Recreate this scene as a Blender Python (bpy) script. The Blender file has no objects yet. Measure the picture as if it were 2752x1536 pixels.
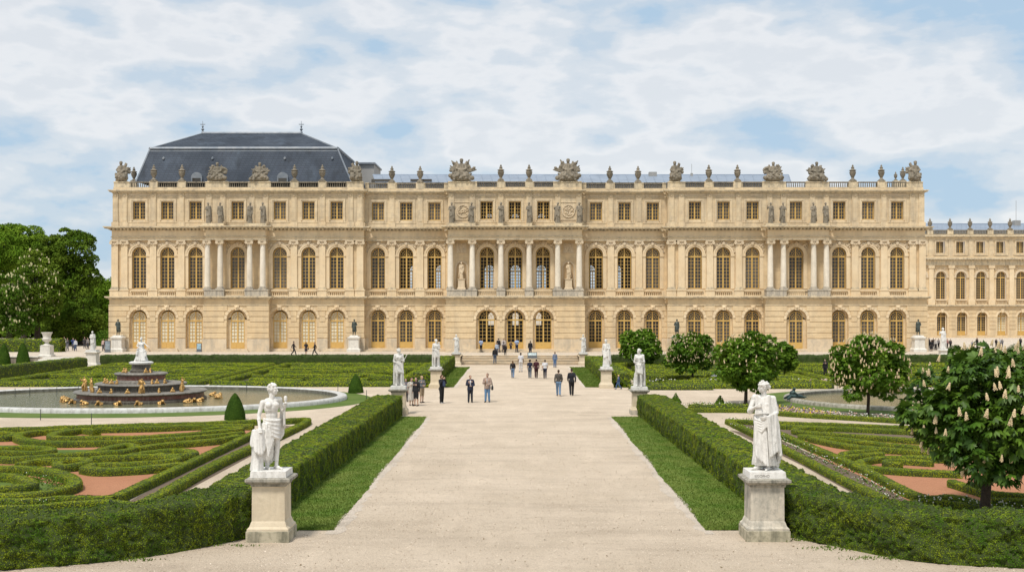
import bpy, math, random
import numpy as np
from mathutils import Vector, Matrix
SC = bpy.context.scene
COL = SC.collection
PI = math.pi
# ---- picture geometry: camera at (0,0,H) looking along +Y, verticals kept vertical with lens shift
F, CX, HY, H = 3000.0, 1307.0, 769.0, 5.7
TZ = 0.7                                     # terrace level
def X(px, Y): return (px - CX) * Y / F
def Z(py, Y): return H + (HY - py) * Y / F
def G(px, py, z=0.0):                        # a point on level z
    Y = F * (H - z) / (py - HY)
    return Vector(((px - CX) * Y / F, Y, z))

# ------------------------------------------------------------------ objects
def tag(o, label=None, cat=None, group=None, kind=None):
    if label: o['label'] = label
    if cat: o['category'] = cat
    if group: o['group'] = group
    if kind: o['kind'] = kind
    return o
def empty(name, loc, label, cat, group=None, rz=0.0):
    o = bpy.data.objects.new(name, None); COL.objects.link(o)
    o.location = loc; o.rotation_euler = (0, 0, rz); o.empty_display_size = 0.3
    return tag(o, label, cat, group)
def off(o):
    v = Vector((0, 0, 0))
    while o is not None:
        v = v + o.location; o = o.parent
    return v
def link(name, me, mat=None, parent=None, loc=(0, 0, 0), rz=0.0, scale=1.0):
    o = bpy.data.objects.new(name, me); COL.objects.link(o)
    if mat is not None and not me.materials: me.materials.append(mat)
    o.parent = parent; o.location = loc; o.rotation_euler = (0, 0, rz)
    if scale != 1.0: o.scale = (scale,) * 3
    return o
def copy_tree(o, parent=None):
    c = o.copy(); COL.objects.link(c); c.parent = parent
    for ch in list(o.children): copy_tree(ch, c)
    return c

def sph(n, m):
    vs = [(0, 0, -1)]
    for j in range(1, m):
        a = -PI / 2 + PI * j / m
        for i in range(n):
            b = 2 * PI * i / n
            vs.append((math.cos(a) * math.cos(b), math.cos(a) * math.sin(b), math.sin(a)))
    vs.append((0, 0, 1)); fs = []
    for i in range(n): fs.append((0, 1 + (i + 1) % n, 1 + i))
    for j in range(m - 2):
        for i in range(n):
            a = 1 + j * n; b = a + n
            fs.append((a + i, a + (i + 1) % n, b + (i + 1) % n, b + i))
    t = len(vs) - 1; a = 1 + (m - 2) * n
    for i in range(n): fs.append((a + i, a + (i + 1) % n, t))
    return vs, fs

class MB:
    def __init__(s): s.v = []; s.f = []
    def add(s, vs, fs):
        n = len(s.v); s.v.extend([tuple(p) for p in vs]); s.f.extend([tuple(i + n for i in f) for f in fs])
    def quad(s, a, b, c, d): s.add([a, b, c, d], [(0, 1, 2, 3)])
    def box(s, x0, x1, y0, y1, z0, z1):
        s.add([(x0, y0, z0), (x1, y0, z0), (x1, y1, z0), (x0, y1, z0), (x0, y0, z1), (x1, y0, z1), (x1, y1, z1), (x0, y1, z1)],
              [(3, 2, 1, 0), (4, 5, 6, 7), (0, 1, 5, 4), (1, 2, 6, 5), (2, 3, 7, 6), (3, 0, 4, 7)])
    def frus(s, cx, cy, z0, z1, a0, a1, b0=None, b1=None):      # square frustum, half widths a (x) and b (y)
        b0 = a0 if b0 is None else b0; b1 = a1 if b1 is None else b1
        s.add([(cx - a0, cy - b0, z0), (cx + a0, cy - b0, z0), (cx + a0, cy + b0, z0), (cx - a0, cy + b0, z0),
               (cx - a1, cy - b1, z1), (cx + a1, cy - b1, z1), (cx + a1, cy + b1, z1), (cx - a1, cy + b1, z1)],
              [(3, 2, 1, 0), (4, 5, 6, 7), (0, 1, 5, 4), (1, 2, 6, 5), (2, 3, 7, 6), (3, 0, 4, 7)])
    def sqprof(s, prof, cx, cy):                                 # square "lathe": list of (half width, z)
        n = len(prof); vs = []
        for r, z in prof: vs += [(cx - r, cy - r, z), (cx + r, cy - r, z), (cx + r, cy + r, z), (cx - r, cy + r, z)]
        fs = [(3, 2, 1, 0)]
        for k in range(n - 1):
            for i in range(4):
                j = (i + 1) % 4; fs.append((4 * k + i, 4 * k + j, 4 * k + 4 + j, 4 * k + 4 + i))
        t = 4 * (n - 1); fs.append((t, t + 1, t + 2, t + 3)); s.add(vs, fs)
    def lathe(s, prof, c=(0, 0, 0), n=16, ex=1.0, ey=1.0, cap=True):
        vs = []; fs = []
        for r, z in prof:
            for i in range(n):
                a = 2 * PI * i / n
                vs.append((c[0] + r * ex * math.cos(a), c[1] + r * ey * math.sin(a), c[2] + z))
        for k in range(len(prof) - 1):
            for i in range(n):
                j = (i + 1) % n; fs.append((k * n + i, k * n + j, k * n + n + j, k * n + n + i))
        if cap:
            fs.append(tuple(reversed(range(n)))); t = (len(prof) - 1) * n; fs.append(tuple(range(t, t + n)))
        s.add(vs, fs)
    def tube(s, pts, rs, n=8):
        vs = []; fs = []; up = Vector((0.13, 0.21, 1)); N = len(pts)
        pts = [Vector(p) for p in pts]
        for k in range(N):
            d = (pts[min(k + 1, N - 1)] - pts[max(k - 1, 0)])
            if d.length < 1e-9: d = Vector((0, 0, 1))
            d.normalize(); u = up - d * up.dot(d)
            if u.length < 0.05: u = Vector((1, 0, 0)) - d * d.x
            u.normalize(); w = d.cross(u); r = rs[k] if hasattr(rs, '__len__') else rs
            for i in range(n):
                a = 2 * PI * i / n; vs.append(pts[k] + u * (r * math.cos(a)) + w * (r * math.sin(a)))
        for k in range(N - 1):
            for i in range(n):
                j = (i + 1) % n; fs.append((k * n + i, k * n + j, k * n + n + j, k * n + n + i))
        fs.append(tuple(reversed(range(n)))); t = (N - 1) * n; fs.append(tuple(range(t, t + n)))
        s.add(vs, fs)
    def cap(s, p0, r0, p1, r1, n=10):                            # tapered capsule
        p0 = Vector(p0); p1 = Vector(p1); d = p1 - p0
        if d.length < 1e-6: d = Vector((0, 0, 1e-4))
        L = d.length; d = d / L
        pts = []; rs = []
        for a in (-1.35, -0.8, -0.3): pts.append(p0 + d * (r0 * math.sin(a))); rs.append(r0 * math.cos(a))
        pts.append(p0); rs.append(r0); pts.append(p1); rs.append(r1)
        for a in (0.3, 0.8, 1.35): pts.append(p1 + d * (r1 * math.sin(a))); rs.append(r1 * math.cos(a))
        vs = []; fs = []
        u = d.orthogonal().normalized(); w = d.cross(u)
        for p, r in zip(pts, rs):
            for i in range(n):
                a = 2 * PI * i / n; vs.append(p + u * (r * math.cos(a)) + w * (r * math.sin(a)))
        for k in range(len(pts) - 1):
            for i in range(n):
                j = (i + 1) % n; fs.append((k * n + i, k * n + j, k * n + n + j, k * n + n + i))
        fs.append(tuple(reversed(range(n)))); t = (len(pts) - 1) * n; fs.append(tuple(range(t, t + n)))
        s.add(vs, fs)
    def ell(s, c, r, rot=None, n=12, m=8):
        if not hasattr(r, '__len__'): r = (r, r, r)
        vs, fs = sph(n, m); c = Vector(c); R = rot
        out = []
        for p in vs:
            q = Vector((p[0] * r[0], p[1] * r[1], p[2] * r[2]))
            if R is not None: q = R @ q
            out.append(c + q)
        s.add(out, fs)
    def loft(s, rings, amp=0.0, k=9, ph=0.0, n=48):              # rings (z,cx,cy,rx,ry[,ampscale]); folds ripple round it
        vs = []; fs = []
        for q in rings:
            z, cx, cy, rx, ry = q[:5]; A = amp * (q[5] if len(q) > 5 else 1.0)
            for i in range(n):
                a = 2 * PI * i / n
                rr = 1 + A * (math.sin(k * a + ph + 0.8 * z) + 0.5 * math.sin((k * 1.7 // 1) * a + 2.1 * ph - z * 1.3))
                vs.append((cx + rx * rr * math.cos(a), cy + ry * rr * math.sin(a), z))
        N = len(rings)
        for j in range(N - 1):
            for i in range(n):
                t = (i + 1) % n; fs.append((j * n + i, j * n + t, j * n + n + t, j * n + n + i))
        fs.append(tuple(reversed(range(n)))); t = (N - 1) * n; fs.append(tuple(range(t, t + n)))
        if rings[0][0] > rings[-1][0]: fs = [tuple(reversed(f)) for f in fs]
        s.add(vs, fs)
    def prism(s, poly, y0, y1):                                  # xz outline pushed along y
        n = len(poly)
        vs = [(p[0], y0, p[1]) for p in poly] + [(p[0], y1, p[1]) for p in poly]
        fs = [tuple(range(n)), tuple(reversed(range(n, 2 * n)))] + [(i, i + n, (i + 1) % n + n, (i + 1) % n) for i in range(n)]
        s.add(vs, fs)
    def mesh(s, name, offset=None):
        me = bpy.data.meshes.new(name)
        v = s.v
        if offset is not None: v = [(p[0] - offset[0], p[1] - offset[1], p[2] - offset[2]) for p in v]
        me.from_pydata(v, [], s.f); me.update()
        return me
    def build(s, name, mat, parent=None, smooth=False, loc=None, rz=0.0, sharp=40):
        """vertices in world space unless loc is given (then local)"""
        me = s.mesh(name, off(parent) if (parent is not None and loc is None) else None)
        me.materials.append(mat)
        if smooth:
            me.shade_smooth(); me.set_sharp_from_angle(angle=math.radians(sharp))
        o = bpy.data.objects.new(name, me); COL.objects.link(o); o.parent = parent
        if loc is not None: o.location = loc
        o.rotation_euler = (0, 0, rz)
        return o

def np_mesh(name, V, Q, mat, smooth=False, core=None, ncore=0):
    me = bpy.data.meshes.new(name)
    V = np.asarray(V, np.float32); Q = np.asarray(Q, np.int32)
    me.vertices.add(len(V)); me.vertices.foreach_set('co', V.ravel())
    me.loops.add(Q.size); me.loops.foreach_set('vertex_index', Q.ravel())
    me.polygons.add(len(Q)); me.polygons.foreach_set('loop_start', np.arange(len(Q), dtype=np.int32) * Q.shape[1])
    me.update(calc_edges=True); me.validate()
    me.materials.append(mat)
    if core is not None:
        me.materials.append(core); mi = np.zeros(len(me.polygons), np.int32); mi[:ncore] = 1; me.polygons.foreach_set('material_index', mi)
    if smooth: me.shade_smooth()
    return me

def remesh(mb, voxel, smooth_it=2, name='m'):
    """union the closed shapes in mb into one continuous smooth surface"""
    me = mb.mesh(name)
    o = bpy.data.objects.new('tmp', me); COL.objects.link(o)
    m = o.modifiers.new('r', 'REMESH'); m.mode = 'VOXEL'; m.voxel_size = voxel; m.use_smooth_shade = True
    if smooth_it:
        k = o.modifiers.new('s', 'SMOOTH'); k.factor = 0.5; k.iterations = smooth_it
    dg = bpy.context.evaluated_depsgraph_get(); dg.update()
    out = bpy.data.meshes.new_from_object(o.evaluated_get(dg)); out.name = name
    out.materials.clear()
    bpy.data.objects.remove(o); bpy.data.meshes.remove(me)
    out.shade_smooth()
    return out

# ------------------------------------------------------------------ materials
def nt_new(name):
    m = bpy.data.materials.new(name); m.use_nodes = True
    nt = m.node_tree; b = nt.nodes['Principled BSDF']
    return m, nt, b
def rgb(c): return (c[0], c[1], c[2], 1.0)
def mixc(nt, fac, a, b, mode='MIX'):
    n = nt.nodes.new('ShaderNodeMix'); n.data_type = 'RGBA'; n.blend_type = mode
    for s, v in ((n.inputs[0], fac), (n.inputs[6], a), (n.inputs[7], b)):
        if hasattr(v, 'is_output'): nt.links.new(v, s)
        elif hasattr(v, '__len__'): s.default_value = rgb(v)
        else: s.default_value = v
    return n.outputs[2]
def pos(nt, scale=(1, 1, 1), local=False):
    if local: src = nt.nodes.new('ShaderNodeTexCoord').outputs['Object']
    else: src = nt.nodes.new('ShaderNodeNewGeometry').outputs['Position']
    mp = nt.nodes.new('ShaderNodeMapping'); mp.inputs['Scale'].default_value = scale
    nt.links.new(src, mp.inputs['Vector']); return mp.outputs[0]
def nz(nt, vec, scale, detail=4, rough=0.55, lo=0.35, hi=0.65, dist=0.0):
    n = nt.nodes.new('ShaderNodeTexNoise'); n.inputs['Scale'].default_value = scale
    n.inputs['Detail'].default_value = detail; n.inputs['Roughness'].default_value = rough
    n.inputs['Distortion'].default_value = dist
    nt.links.new(vec, n.inputs['Vector'])
    r = nt.nodes.new('ShaderNodeMapRange'); r.inputs[1].default_value = lo; r.inputs[2].default_value = hi
    nt.links.new(n.outputs['Fac'], r.inputs[0]); return r.outputs[0]
def math_n(nt, op, a, b=0.0):
    n = nt.nodes.new('ShaderNodeMath'); n.operation = op
    for s, v in ((n.inputs[0], a), (n.inputs[1], b)):
        if hasattr(v, 'is_output'): nt.links.new(v, s)
        else: s.default_value = v
    return n.outputs[0]
def bump(nt, b, fac, strength, dist):
    n = nt.nodes.new('ShaderNodeBump'); n.inputs['Strength'].default_value = strength; n.inputs['Distance'].default_value = dist
    nt.links.new(fac, n.inputs['Height']); nt.links.new(n.outputs[0], b.inputs['Normal'])
def plain(name, c, rough=0.7, metal=0.0, spec=0.4, var=0.0, scale=6.0, c2=None, bmp=0.0, bscale=30.0, bdist=0.01, local=True):
    m, nt, b = nt_new(name)
    b.inputs['Roughness'].default_value = rough; b.inputs['Metallic'].default_value = metal
    b.inputs['Specular IOR Level'].default_value = spec
    if c2 is not None or var:
        if c2 is None: c2 = tuple(x * (1 - var) for x in c)
        v = pos(nt, local=local)
        nt.links.new(mixc(nt, nz(nt, v, scale), c, c2), b.inputs['Base Color'])
        if bmp: bump(nt, b, nz(nt, v, bscale, 5), bmp, bdist)
    else: b.inputs['Base Color'].default_value = rgb(c)
    return m
def stone(name, c, c2, dirt, bw=1.25, bh=0.5, mortar=0.012, dirtamt=0.5, rough=0.85, bricks=True, dsc=0.5):
    m, nt, b = nt_new(name)
    b.inputs['Roughness'].default_value = rough; b.inputs['Specular IOR Level'].default_value = 0.2
    v = pos(nt)
    base = mixc(nt, nz(nt, v, 0.35, 5), c, c2)
    if bricks:
        sw = nt.nodes.new('ShaderNodeSeparateXYZ'); nt.links.new(v, sw.inputs[0])
        cb = nt.nodes.new('ShaderNodeCombineXYZ')
        nt.links.new(math_n(nt, 'ADD', sw.outputs[0], sw.outputs[1]), cb.inputs[0]); nt.links.new(sw.outputs[2], cb.inputs[1])
        br = nt.nodes.new('ShaderNodeTexBrick'); nt.links.new(cb.outputs[0], br.inputs['Vector'])
        br.inputs['Scale'].default_value = 1.0; br.inputs['Brick Width'].default_value = bw; br.inputs['Row Height'].default_value = bh
        br.inputs['Mortar Size'].default_value = mortar; br.inputs['Mortar Smooth'].default_value = 0.3
        br.inputs['Color1'].default_value = (1, 1, 1, 1); br.inputs['Color2'].default_value = (0.86, 0.82, 0.78, 1)
        br.inputs['Mortar'].default_value = (0.6, 0.55, 0.5, 1)
        base = mixc(nt, 0.55, base, br.outputs['Color'], 'MULTIPLY')
    streak = nz(nt, pos(nt, (1.3, 1.3, 0.18)), dsc * 2, 6, 0.62, 0.46, 0.72)
    blot = nz(nt, v, dsc * 4, 8, 0.65, 0.47, 0.66)
    base = mixc(nt, math_n(nt, 'MULTIPLY', streak, dirtamt), base, dirt)
    base = mixc(nt, math_n(nt, 'MULTIPLY', blot, dirtamt * 0.6), base, dirt)
    nt.links.new(base, b.inputs['Base Color'])
    bump(nt, b, nz(nt, v, 9, 6, 0.6, 0.2, 0.8), 0.35, 0.02)
    return m
def leafy(name, dark, mid, light, patch=1.2, isl=0.75, rough=0.7, spec=0.04, trans=0.0, local=False):
    m, nt, b = nt_new(name)
    b.inputs['Roughness'].default_value = rough; b.inputs['Specular IOR Level'].default_value = spec
    g = nt.nodes.new('ShaderNodeNewGeometry'); v = pos(nt, local=local)
    c = mixc(nt, nz(nt, v, patch, 4, 0.6, 0.36, 0.64), mid, light)
    r = nt.nodes.new('ShaderNodeMapRange'); r.inputs[1].default_value = 0.0; r.inputs[2].default_value = 1.0
    r.inputs[3].default_value = 0.0; r.inputs[4].default_value = isl
    nt.links.new(g.outputs['Random Per Island'], r.inputs[0])
    c = mixc(nt, r.outputs[0], c, dark)
    nt.links.new(c, b.inputs['Base Color'])
    if trans:
        t = nt.nodes.new('ShaderNodeBsdfTranslucent'); nt.links.new(c, t.inputs[0])
        mx = nt.nodes.new('ShaderNodeMixShader'); mx.inputs[0].default_value = trans
        nt.links.new(b.outputs[0], mx.inputs[1]); nt.links.new(t.outputs[0], mx.inputs[2])
        nt.links.new(mx.outputs[0], nt.nodes['Material Output'].inputs[0])
    return m

WALL = stone('ashlar', (0.75, 0.595, 0.375), (0.69, 0.53, 0.32), (0.43, 0.345, 0.235), dirtamt=0.55)
WALLP = stone('pale_ashlar', (0.77, 0.625, 0.42), (0.71, 0.55, 0.345), (0.43, 0.35, 0.24), bricks=False, dirtamt=0.45)
ATTIC = stone('attic_ashlar', (0.72, 0.595, 0.405), (0.66, 0.53, 0.345), (0.37, 0.31, 0.225), dirtamt=0.75)
PLINTH = stone('plinth_stone', (0.70, 0.585, 0.42), (0.64, 0.52, 0.36), (0.37, 0.33, 0.265), dirtamt=0.75, bw=1.6, bh=0.75)
TRIM = stone('trim_stone', (0.70, 0.585, 0.40), (0.62, 0.51, 0.34), (0.27, 0.24, 0.19), bricks=False, dirtamt=0.8, dsc=0.9)
COLUMN = stone('column_stone', (0.80, 0.73, 0.61), (0.74, 0.66, 0.53), (0.46, 0.41, 0.33), bricks=False, dirtamt=0.5)
MOTTLE = stone('mottled_stone', (0.58, 0.51, 0.40), (0.46, 0.41, 0.33), (0.22, 0.21, 0.19), bricks=False, dirtamt=0.95, dsc=1.6)
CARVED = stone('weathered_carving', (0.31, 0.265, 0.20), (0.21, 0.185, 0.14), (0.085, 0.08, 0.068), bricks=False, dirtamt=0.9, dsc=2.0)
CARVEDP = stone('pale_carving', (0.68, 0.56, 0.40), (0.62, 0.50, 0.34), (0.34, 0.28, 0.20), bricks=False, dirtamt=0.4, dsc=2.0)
MARBLE = stone('white_marble', (0.78, 0.765, 0.725), (0.68, 0.665, 0.625), (0.36, 0.345, 0.31), bricks=False, dirtamt=0.6, dsc=3.2, rough=0.6)
MARBLEW = stone('weathered_marble', (0.72, 0.71, 0.68), (0.60, 0.59, 0.55), (0.33, 0.32, 0.29), bricks=False, dirtamt=0.55, dsc=2.5, rough=0.6)
PEDW = stone('white_pedestal_stone', (0.72, 0.69, 0.62), (0.64, 0.61, 0.54), (0.36, 0.34, 0.30), bricks=False, dirtamt=0.5, dsc=1.2)
PEDL = stone('buff_pedestal_stone', (0.66, 0.58, 0.44), (0.60, 0.50, 0.35), (0.36, 0.31, 0.22), bricks=False, dirtamt=0.45, dsc=1.1)
PEDR = stone('grey_pedestal_stone', (0.58, 0.53, 0.44), (0.50, 0.45, 0.36), (0.20, 0.20, 0.175), bricks=False, dirtamt=0.9, dsc=1.5)
MOSSB = stone('mossy_base_stone', (0.50, 0.45, 0.34), (0.40, 0.37, 0.26), (0.12, 0.12, 0.085), bricks=False, dirtamt=0.95, dsc=1.6)
LICHEN = stone('lichen_stone', (0.40, 0.37, 0.31), (0.28, 0.265, 0.22), (0.10, 0.10, 0.085), bricks=False, dirtamt=1.0, dsc=3.0)
BRONZE = plain('dark_bronze', (0.055, 0.065, 0.058), rough=0.5, metal=0.5, c2=(0.09, 0.11, 0.095), scale=5)
VERDI = plain('green_bronze', (0.05, 0.10, 0.095), rough=0.5, metal=0.3, c2=(0.025, 0.04, 0.042), scale=6)
GOLD = plain('gilding', (0.66, 0.42, 0.15), rough=0.48, metal=0.6, c2=(0.36, 0.21, 0.075), scale=7)
OCHRE = plain('ochre_paint', (0.60, 0.395, 0.12), rough=0.5, c2=(0.53, 0.34, 0.10), scale=2)
OCHREP = plain('pale_ochre_paint', (0.62, 0.40, 0.13), rough=0.5, c2=(0.56, 0.36, 0.11), scale=2)
SLATE = None
# ------------------------------------------------------------------ human figures (1.75 m base size, facing -y, own right hand at -x)
def V3(*a): return Vector(a)
def joints(**kw):
    j = dict(hipR=(-.09, 0, .92), hipL=(.09, 0, .92), kneeR=(-.095, -.01, .49), kneeL=(.095, -.01, .49),
             ankR=(-.10, .02, .075), ankL=(.10, .02, .075), toeR=None, toeL=None,
             shR=(-.175, .01, 1.41), shL=(.175, .01, 1.41), elR=(-.235, .03, 1.13), elL=(.235, .03, 1.13),
             wrR=(-.245, -.03, .88), wrL=(.245, -.03, .88), pelvis=(0, 0, .95), chest=(0, 0, 1.28), neck=(0, .01, 1.47),
             head=(0, -.015, 1.635), yaw=0.0, pitch=0.0, hdR=None, hdL=None, thR=None, thL=None, curl=.45)
    j.update(kw)
    for k, v in j.items():
        if isinstance(v, tuple): j[k] = Vector(v)
    for s in 'RL':
        if j['toe' + s] is None: j['toe' + s] = j['ank' + s] + V3(-.03 if s == 'R' else .03, -.17, -.045)
        if j['hd' + s] is None: j['hd' + s] = (j['wr' + s] - j['el' + s]).normalized()
        else: j['hd' + s] = j['hd' + s].normalized()
        if j['th' + s] is None: j['th' + s] = V3(0, -1, 0)
    return j
def hand(mb, w, d, th, curl):
    th = (th - d * th.dot(d))
    if th.length < .05: th = d.orthogonal()
    th.normalize(); n = d.cross(th)
    for o in (-.022, 0, .022): mb.cap(w + th * o * .6, .017, w + d * .082 + th * o, .0165, 6)
    for o, L in ((.031, .9), (.011, 1.0), (-.010, .95), (-.030, .75)):
        p = w + d * .088 + th * o; c = curl
        q = p + (d * math.cos(c) + n * math.sin(c)) * .040 * L
        t = q + (d * math.cos(2.1 * c) + n * math.sin(2.1 * c)) * .036 * L
        mb.cap(p, .0100, q, .0092, 6); mb.cap(q, .0092, t, .0075, 6)
    p = w + d * .022 + th * .026; q = p + (th * .75 + d * .65 + n * .1).normalized() * .038
    mb.cap(p, .0125, q, .0110, 6); mb.cap(q, .0110, q + (d * .9 + th * .25 + n * .3).normalized() * .030, .0085, 6)
def headmesh(mb, j, face=True):
    R = Matrix.Rotation(j['yaw'], 3, 'Z') @ Matrix.Rotation(j['pitch'], 3, 'X'); h = j['head']
    def q(x, y, z): return h + R @ V3(x, y, z)
    mb.ell(q(0, .012, .018), (.074, .094, .098), R, 14, 10)
    mb.ell(q(0, -.026, -.045), (.056, .064, .066), R, 12, 8)
    mb.cap(q(0, -.066, -.092), .017, q(0, -.060, -.080), .020, 8)         # chin
    if face:
        mb.cap(q(0, -.084, .012), .009, q(0, -.104, -.028), .0135, 8)      # nose
        for s in (-1, 1):
            mb.cap(q(s * .016, -.084, .022), .010, q(s * .048, -.070, .024), .010, 6)   # brow ridge
            mb.ell(q(s * .031, -.078, .004), (.013, .010, .009), R, 8, 6)    # eye
            mb.ell(q(s * .075, .005, -.012), (.012, .020, .030), R, 8, 6)    # ear
            mb.ell(q(s * .036, -.060, -.030), (.022, .020, .022), R, 8, 6)   # cheek
        mb.cap(q(-.018, -.082, -.056), .0075, q(.018, -.082, -.056), .0075, 6)
        mb.cap(q(-.014, -.080, -.069), .0085, q(.014, -.080, -.069), .0085, 6)
def skin(mb, j, g=0.0, arms=True, legs=True, head=True, feet=True, fem=False, hands=True):
    pv, ch, nk = j['pelvis'], j['chest'], j['neck']
    w = .94 if fem else 1.0
    mb.ell(pv, (.158 + g + (.012 if fem else 0), .115 + g, .125 + g))
    mb.ell((pv + ch) / 2 - V3(0, 0, .005), (.128 * w + g, .098 + g, .17 + g))
    mb.ell(ch, (.163 * w + g, .118 + g, .165 + g))
    if fem:
        for s in (-1, 1): mb.ell(ch + V3(s * .07, -.095, .01), (.058, .055, .06))
    else:
        for s in (-1, 1): mb.ell(ch + V3(s * .072, -.072, .05), (.078, .055, .062))
    mb.cap(j['shR'] + V3(.03, 0, .0), .058 * w + g, j['shL'] - V3(.03, 0, 0), .058 * w + g)
    mb.cap((j['shR'] + nk) / 2 + V3(0, .01, -.01), .045 + g * .6, (j['shL'] + nk) / 2 + V3(0, .01, -.01), .045 + g * .6)
    mb.cap(nk - V3(0, 0, .05), .060 * w, j['head'] - V3(0, -.01, .05), .052 * w)
    if head: headmesh(mb, j)
    for s in 'RL':
        if arms:
            mb.cap(j['sh' + s], .056 * w + g, j['el' + s], .039 * w + g)
            mb.cap(j['el' + s], .040 * w + g, j['wr' + s], .026 * w + g)
            f = j['el' + s].lerp(j['wr' + s], .3); mb.ell(f, .043 * w + g)
            if hands: hand(mb, j['wr' + s], j['hd' + s], j['th' + s], j['curl'])
        if legs:
            mb.cap(j['hip' + s], .092 + g, j['knee' + s], .055 + g)
            mb.cap(j['knee' + s], .054 + g, j['ank' + s], .036 + g)
            mb.ell(j['knee' + s].lerp(j['ank' + s], .28) + V3(0, .022, 0), (.053 + g, .055 + g, .10 + g))
            mb.ell(j['hip' + s] + V3(0, .055, -.03), (.085 + g, .08 + g, .09 + g))
        if feet and legs:
            a, t = j['ank' + s], j['toe' + s]; d = (t - a); d.z = 0; d.normalize()
            mb.cap(a - d * .035 - V3(0, 0, .035), .036, a + d * .06 - V3(0, 0, .030), .038)
            mb.cap(a + d * .05 - V3(0, 0, .038), .036, V3(t.x, t.y, a.z - .05), .024)
def drape(mb, tops, bots, r0, r1, n, mid=None, seed=1):
    """a hanging cloth: a run of touching folds between a top line and a bottom line"""
    rd = random.Random(seed)
    tops = [Vector(t) for t in tops]; bots = [Vector(t) for t in bots]
    def on(L, u):
        u *= len(L) - 1; i = min(int(u), len(L) - 2); return L[i].lerp(L[i + 1], u - i)
    for i in range(n):
        u = i / max(1, n - 1)
        a, b = on(tops, u), on(bots, u + rd.uniform(-.25, .25) / n if 0 < i < n - 1 else u)
        k = 1.25 if i % 2 else .8
        m = a.lerp(b, .5) + (Vector(mid) if mid else V3(0, 0, 0)) + V3(rd.uniform(-.006, .006), rd.uniform(-.006, .006), 0)
        mb.cap(a, r0 * k, m, (r0 + r1) / 2 * k, 7); mb.cap(m, (r0 + r1) / 2 * k, b, r1 * k, 7)
def curls(mb, j, n=40, r=.022, seed=2, lo=-.2, bun=False):
    rd = random.Random(seed); R = Matrix.Rotation(j['yaw'], 3, 'Z'); h = j['head']
    while n > 0:
        v = V3(rd.gauss(0, 1), rd.gauss(0, 1), rd.gauss(0, 1)).normalized()
        if v.z < lo or (v.y < -.45 and v.z < .55): continue
        mb.ell(h + R @ V3(v.x * .08, .012 + v.y * .098, .022 + v.z * .10), rd.uniform(.8, 1.25) * r, None, 6, 5); n -= 1
    if bun: mb.ell(h + R @ V3(0, .115, .0), .045)

def statue_nude(mb):                     # youth with a hip cloth, one arm down on a stump, the other lifting a cup
    j = joints(hipR=(-.09, 0, .93), hipL=(.09, 0, .90), kneeR=(-.10, -.07, .50), ankR=(-.06, .10, .075), kneeL=(.115, -.02, .48), ankL=(.10, .0, .075),
               toeL=(.16, -.16, .03), toeR=(-.07, -.07, .03),
               pelvis=(.01, 0, .95), chest=(-.012, -.005, 1.27), shR=(-.19, .01, 1.37), shL=(.17, .0, 1.42), elR=(-.265, .02, 1.10), wrR=(-.275, -.06, .86),
               elL=(.235, .03, 1.14), wrL=(.225, -.15, 1.26), hdL=(0, -.3, .9), thL=(-1, 0, 0), hdR=(0, -.5, -.8), thR=(1, -.2, 0), head=(.02, -.02, 1.63), yaw=.80, curl=.7)
    skin(mb, j); curls(mb, j, 60, .021, lo=-.35)
    for k in range(22): mb.ell(j['head'] + V3(-.075 + .003 * k + .02 * (k % 3), .075 + .012 * (k % 2), .03 - .011 * k), .024, None, 7, 5)
    
    # cup held up
    mb.cap((.225, -.19, 1.30), .018, (.225, -.19, 1.42), .022); mb.cap((.225, -.19, 1.42), .034, (.225, -.19, 1.47), .036)
    # hip cloth: rolled top, diagonal swag folds across the thighs and a long fall over the right leg
    mb.loft([(1.04, .005, .005, .160, .125), (.90, .0, .0, .182, .148), (.72, -.01, -.01, .180, .145), (.64, -.02, .0, .150, .125)], .05, 11, .4)
    mb.loft([(.95, -.07, .0, .13, .14), (.7, -.085, -.015, .125, .135), (.45, -.085, .0, .115, .12), (.26, -.08, .03, .115, .11), (.2, -.08, .03, .08, .08)], .11, 9, 1.7)
    for k in range(13):
        t = k / 12.0; pts = []
        for i in range(11):
            u = i / 10.0; a = PI * (1.06 + .92 * u); sag = math.sin(PI * u) * (.03 + .07 * t)
            pts.append(V3(.176 * math.cos(a), .01 + (.150 + .012 * t) * math.sin(a), 1.045 - .13 * t - (.03 + .24 * t) * u - sag))
        r = .021 if k % 3 == 0 else .013
        for i in range(10): mb.cap(pts[i], r, pts[i + 1], r, 7)
    for k in range(8):
        t = k / 7.0; mb.cap((-.165 + .03 * t, -.10 - .03 * t, .95 - .02 * k), .014, (-.13 + .13 * t, -.16 + .02 * t, .30 + .05 * k), .018, 7)
    drape(mb, [(-.14, .06, 1.0), (-.02, .11, 1.0), (.13, .10, 1.0)], [(-.17, .10, .30), (-.05, .14, .08), (.08, .11, .2)], .022, .032, 12)
    drape(mb, [(.20, .02, 1.12), (.27, .03, 1.14)], [(.20, .08, .60), (.27, .06, .72)], .024, .03, 5)
    drape(mb, [(.235, -.13, 1.24), (.25, -.02, 1.16)], [(.235, -.10, .92), (.27, .0, .85)], .016, .022, 4)
    # stump with the cloth over it
    mb.loft([(0, -.30, .03, .135, .13), (.25, -.29, .02, .115, .11), (.55, -.285, .0, .115, .11), (.80, -.28, -.02, .10, .10), (.83, -.28, -.02, .07, .07)], .06, 7, 1.0)
    drape(mb, [(-.36, -.08, .82), (-.28, -.12, .83), (-.20, -.08, .82)], [(-.40, -.12, .42), (-.28, -.15, .34), (-.19, -.12, .46)], .026, .03, 9)
    drape(mb, [(-.37, -.05, .82), (-.38, .05, .80)], [(-.42, -.06, .5), (-.41, .06, .55)], .025, .03, 5)
    return mb
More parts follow.
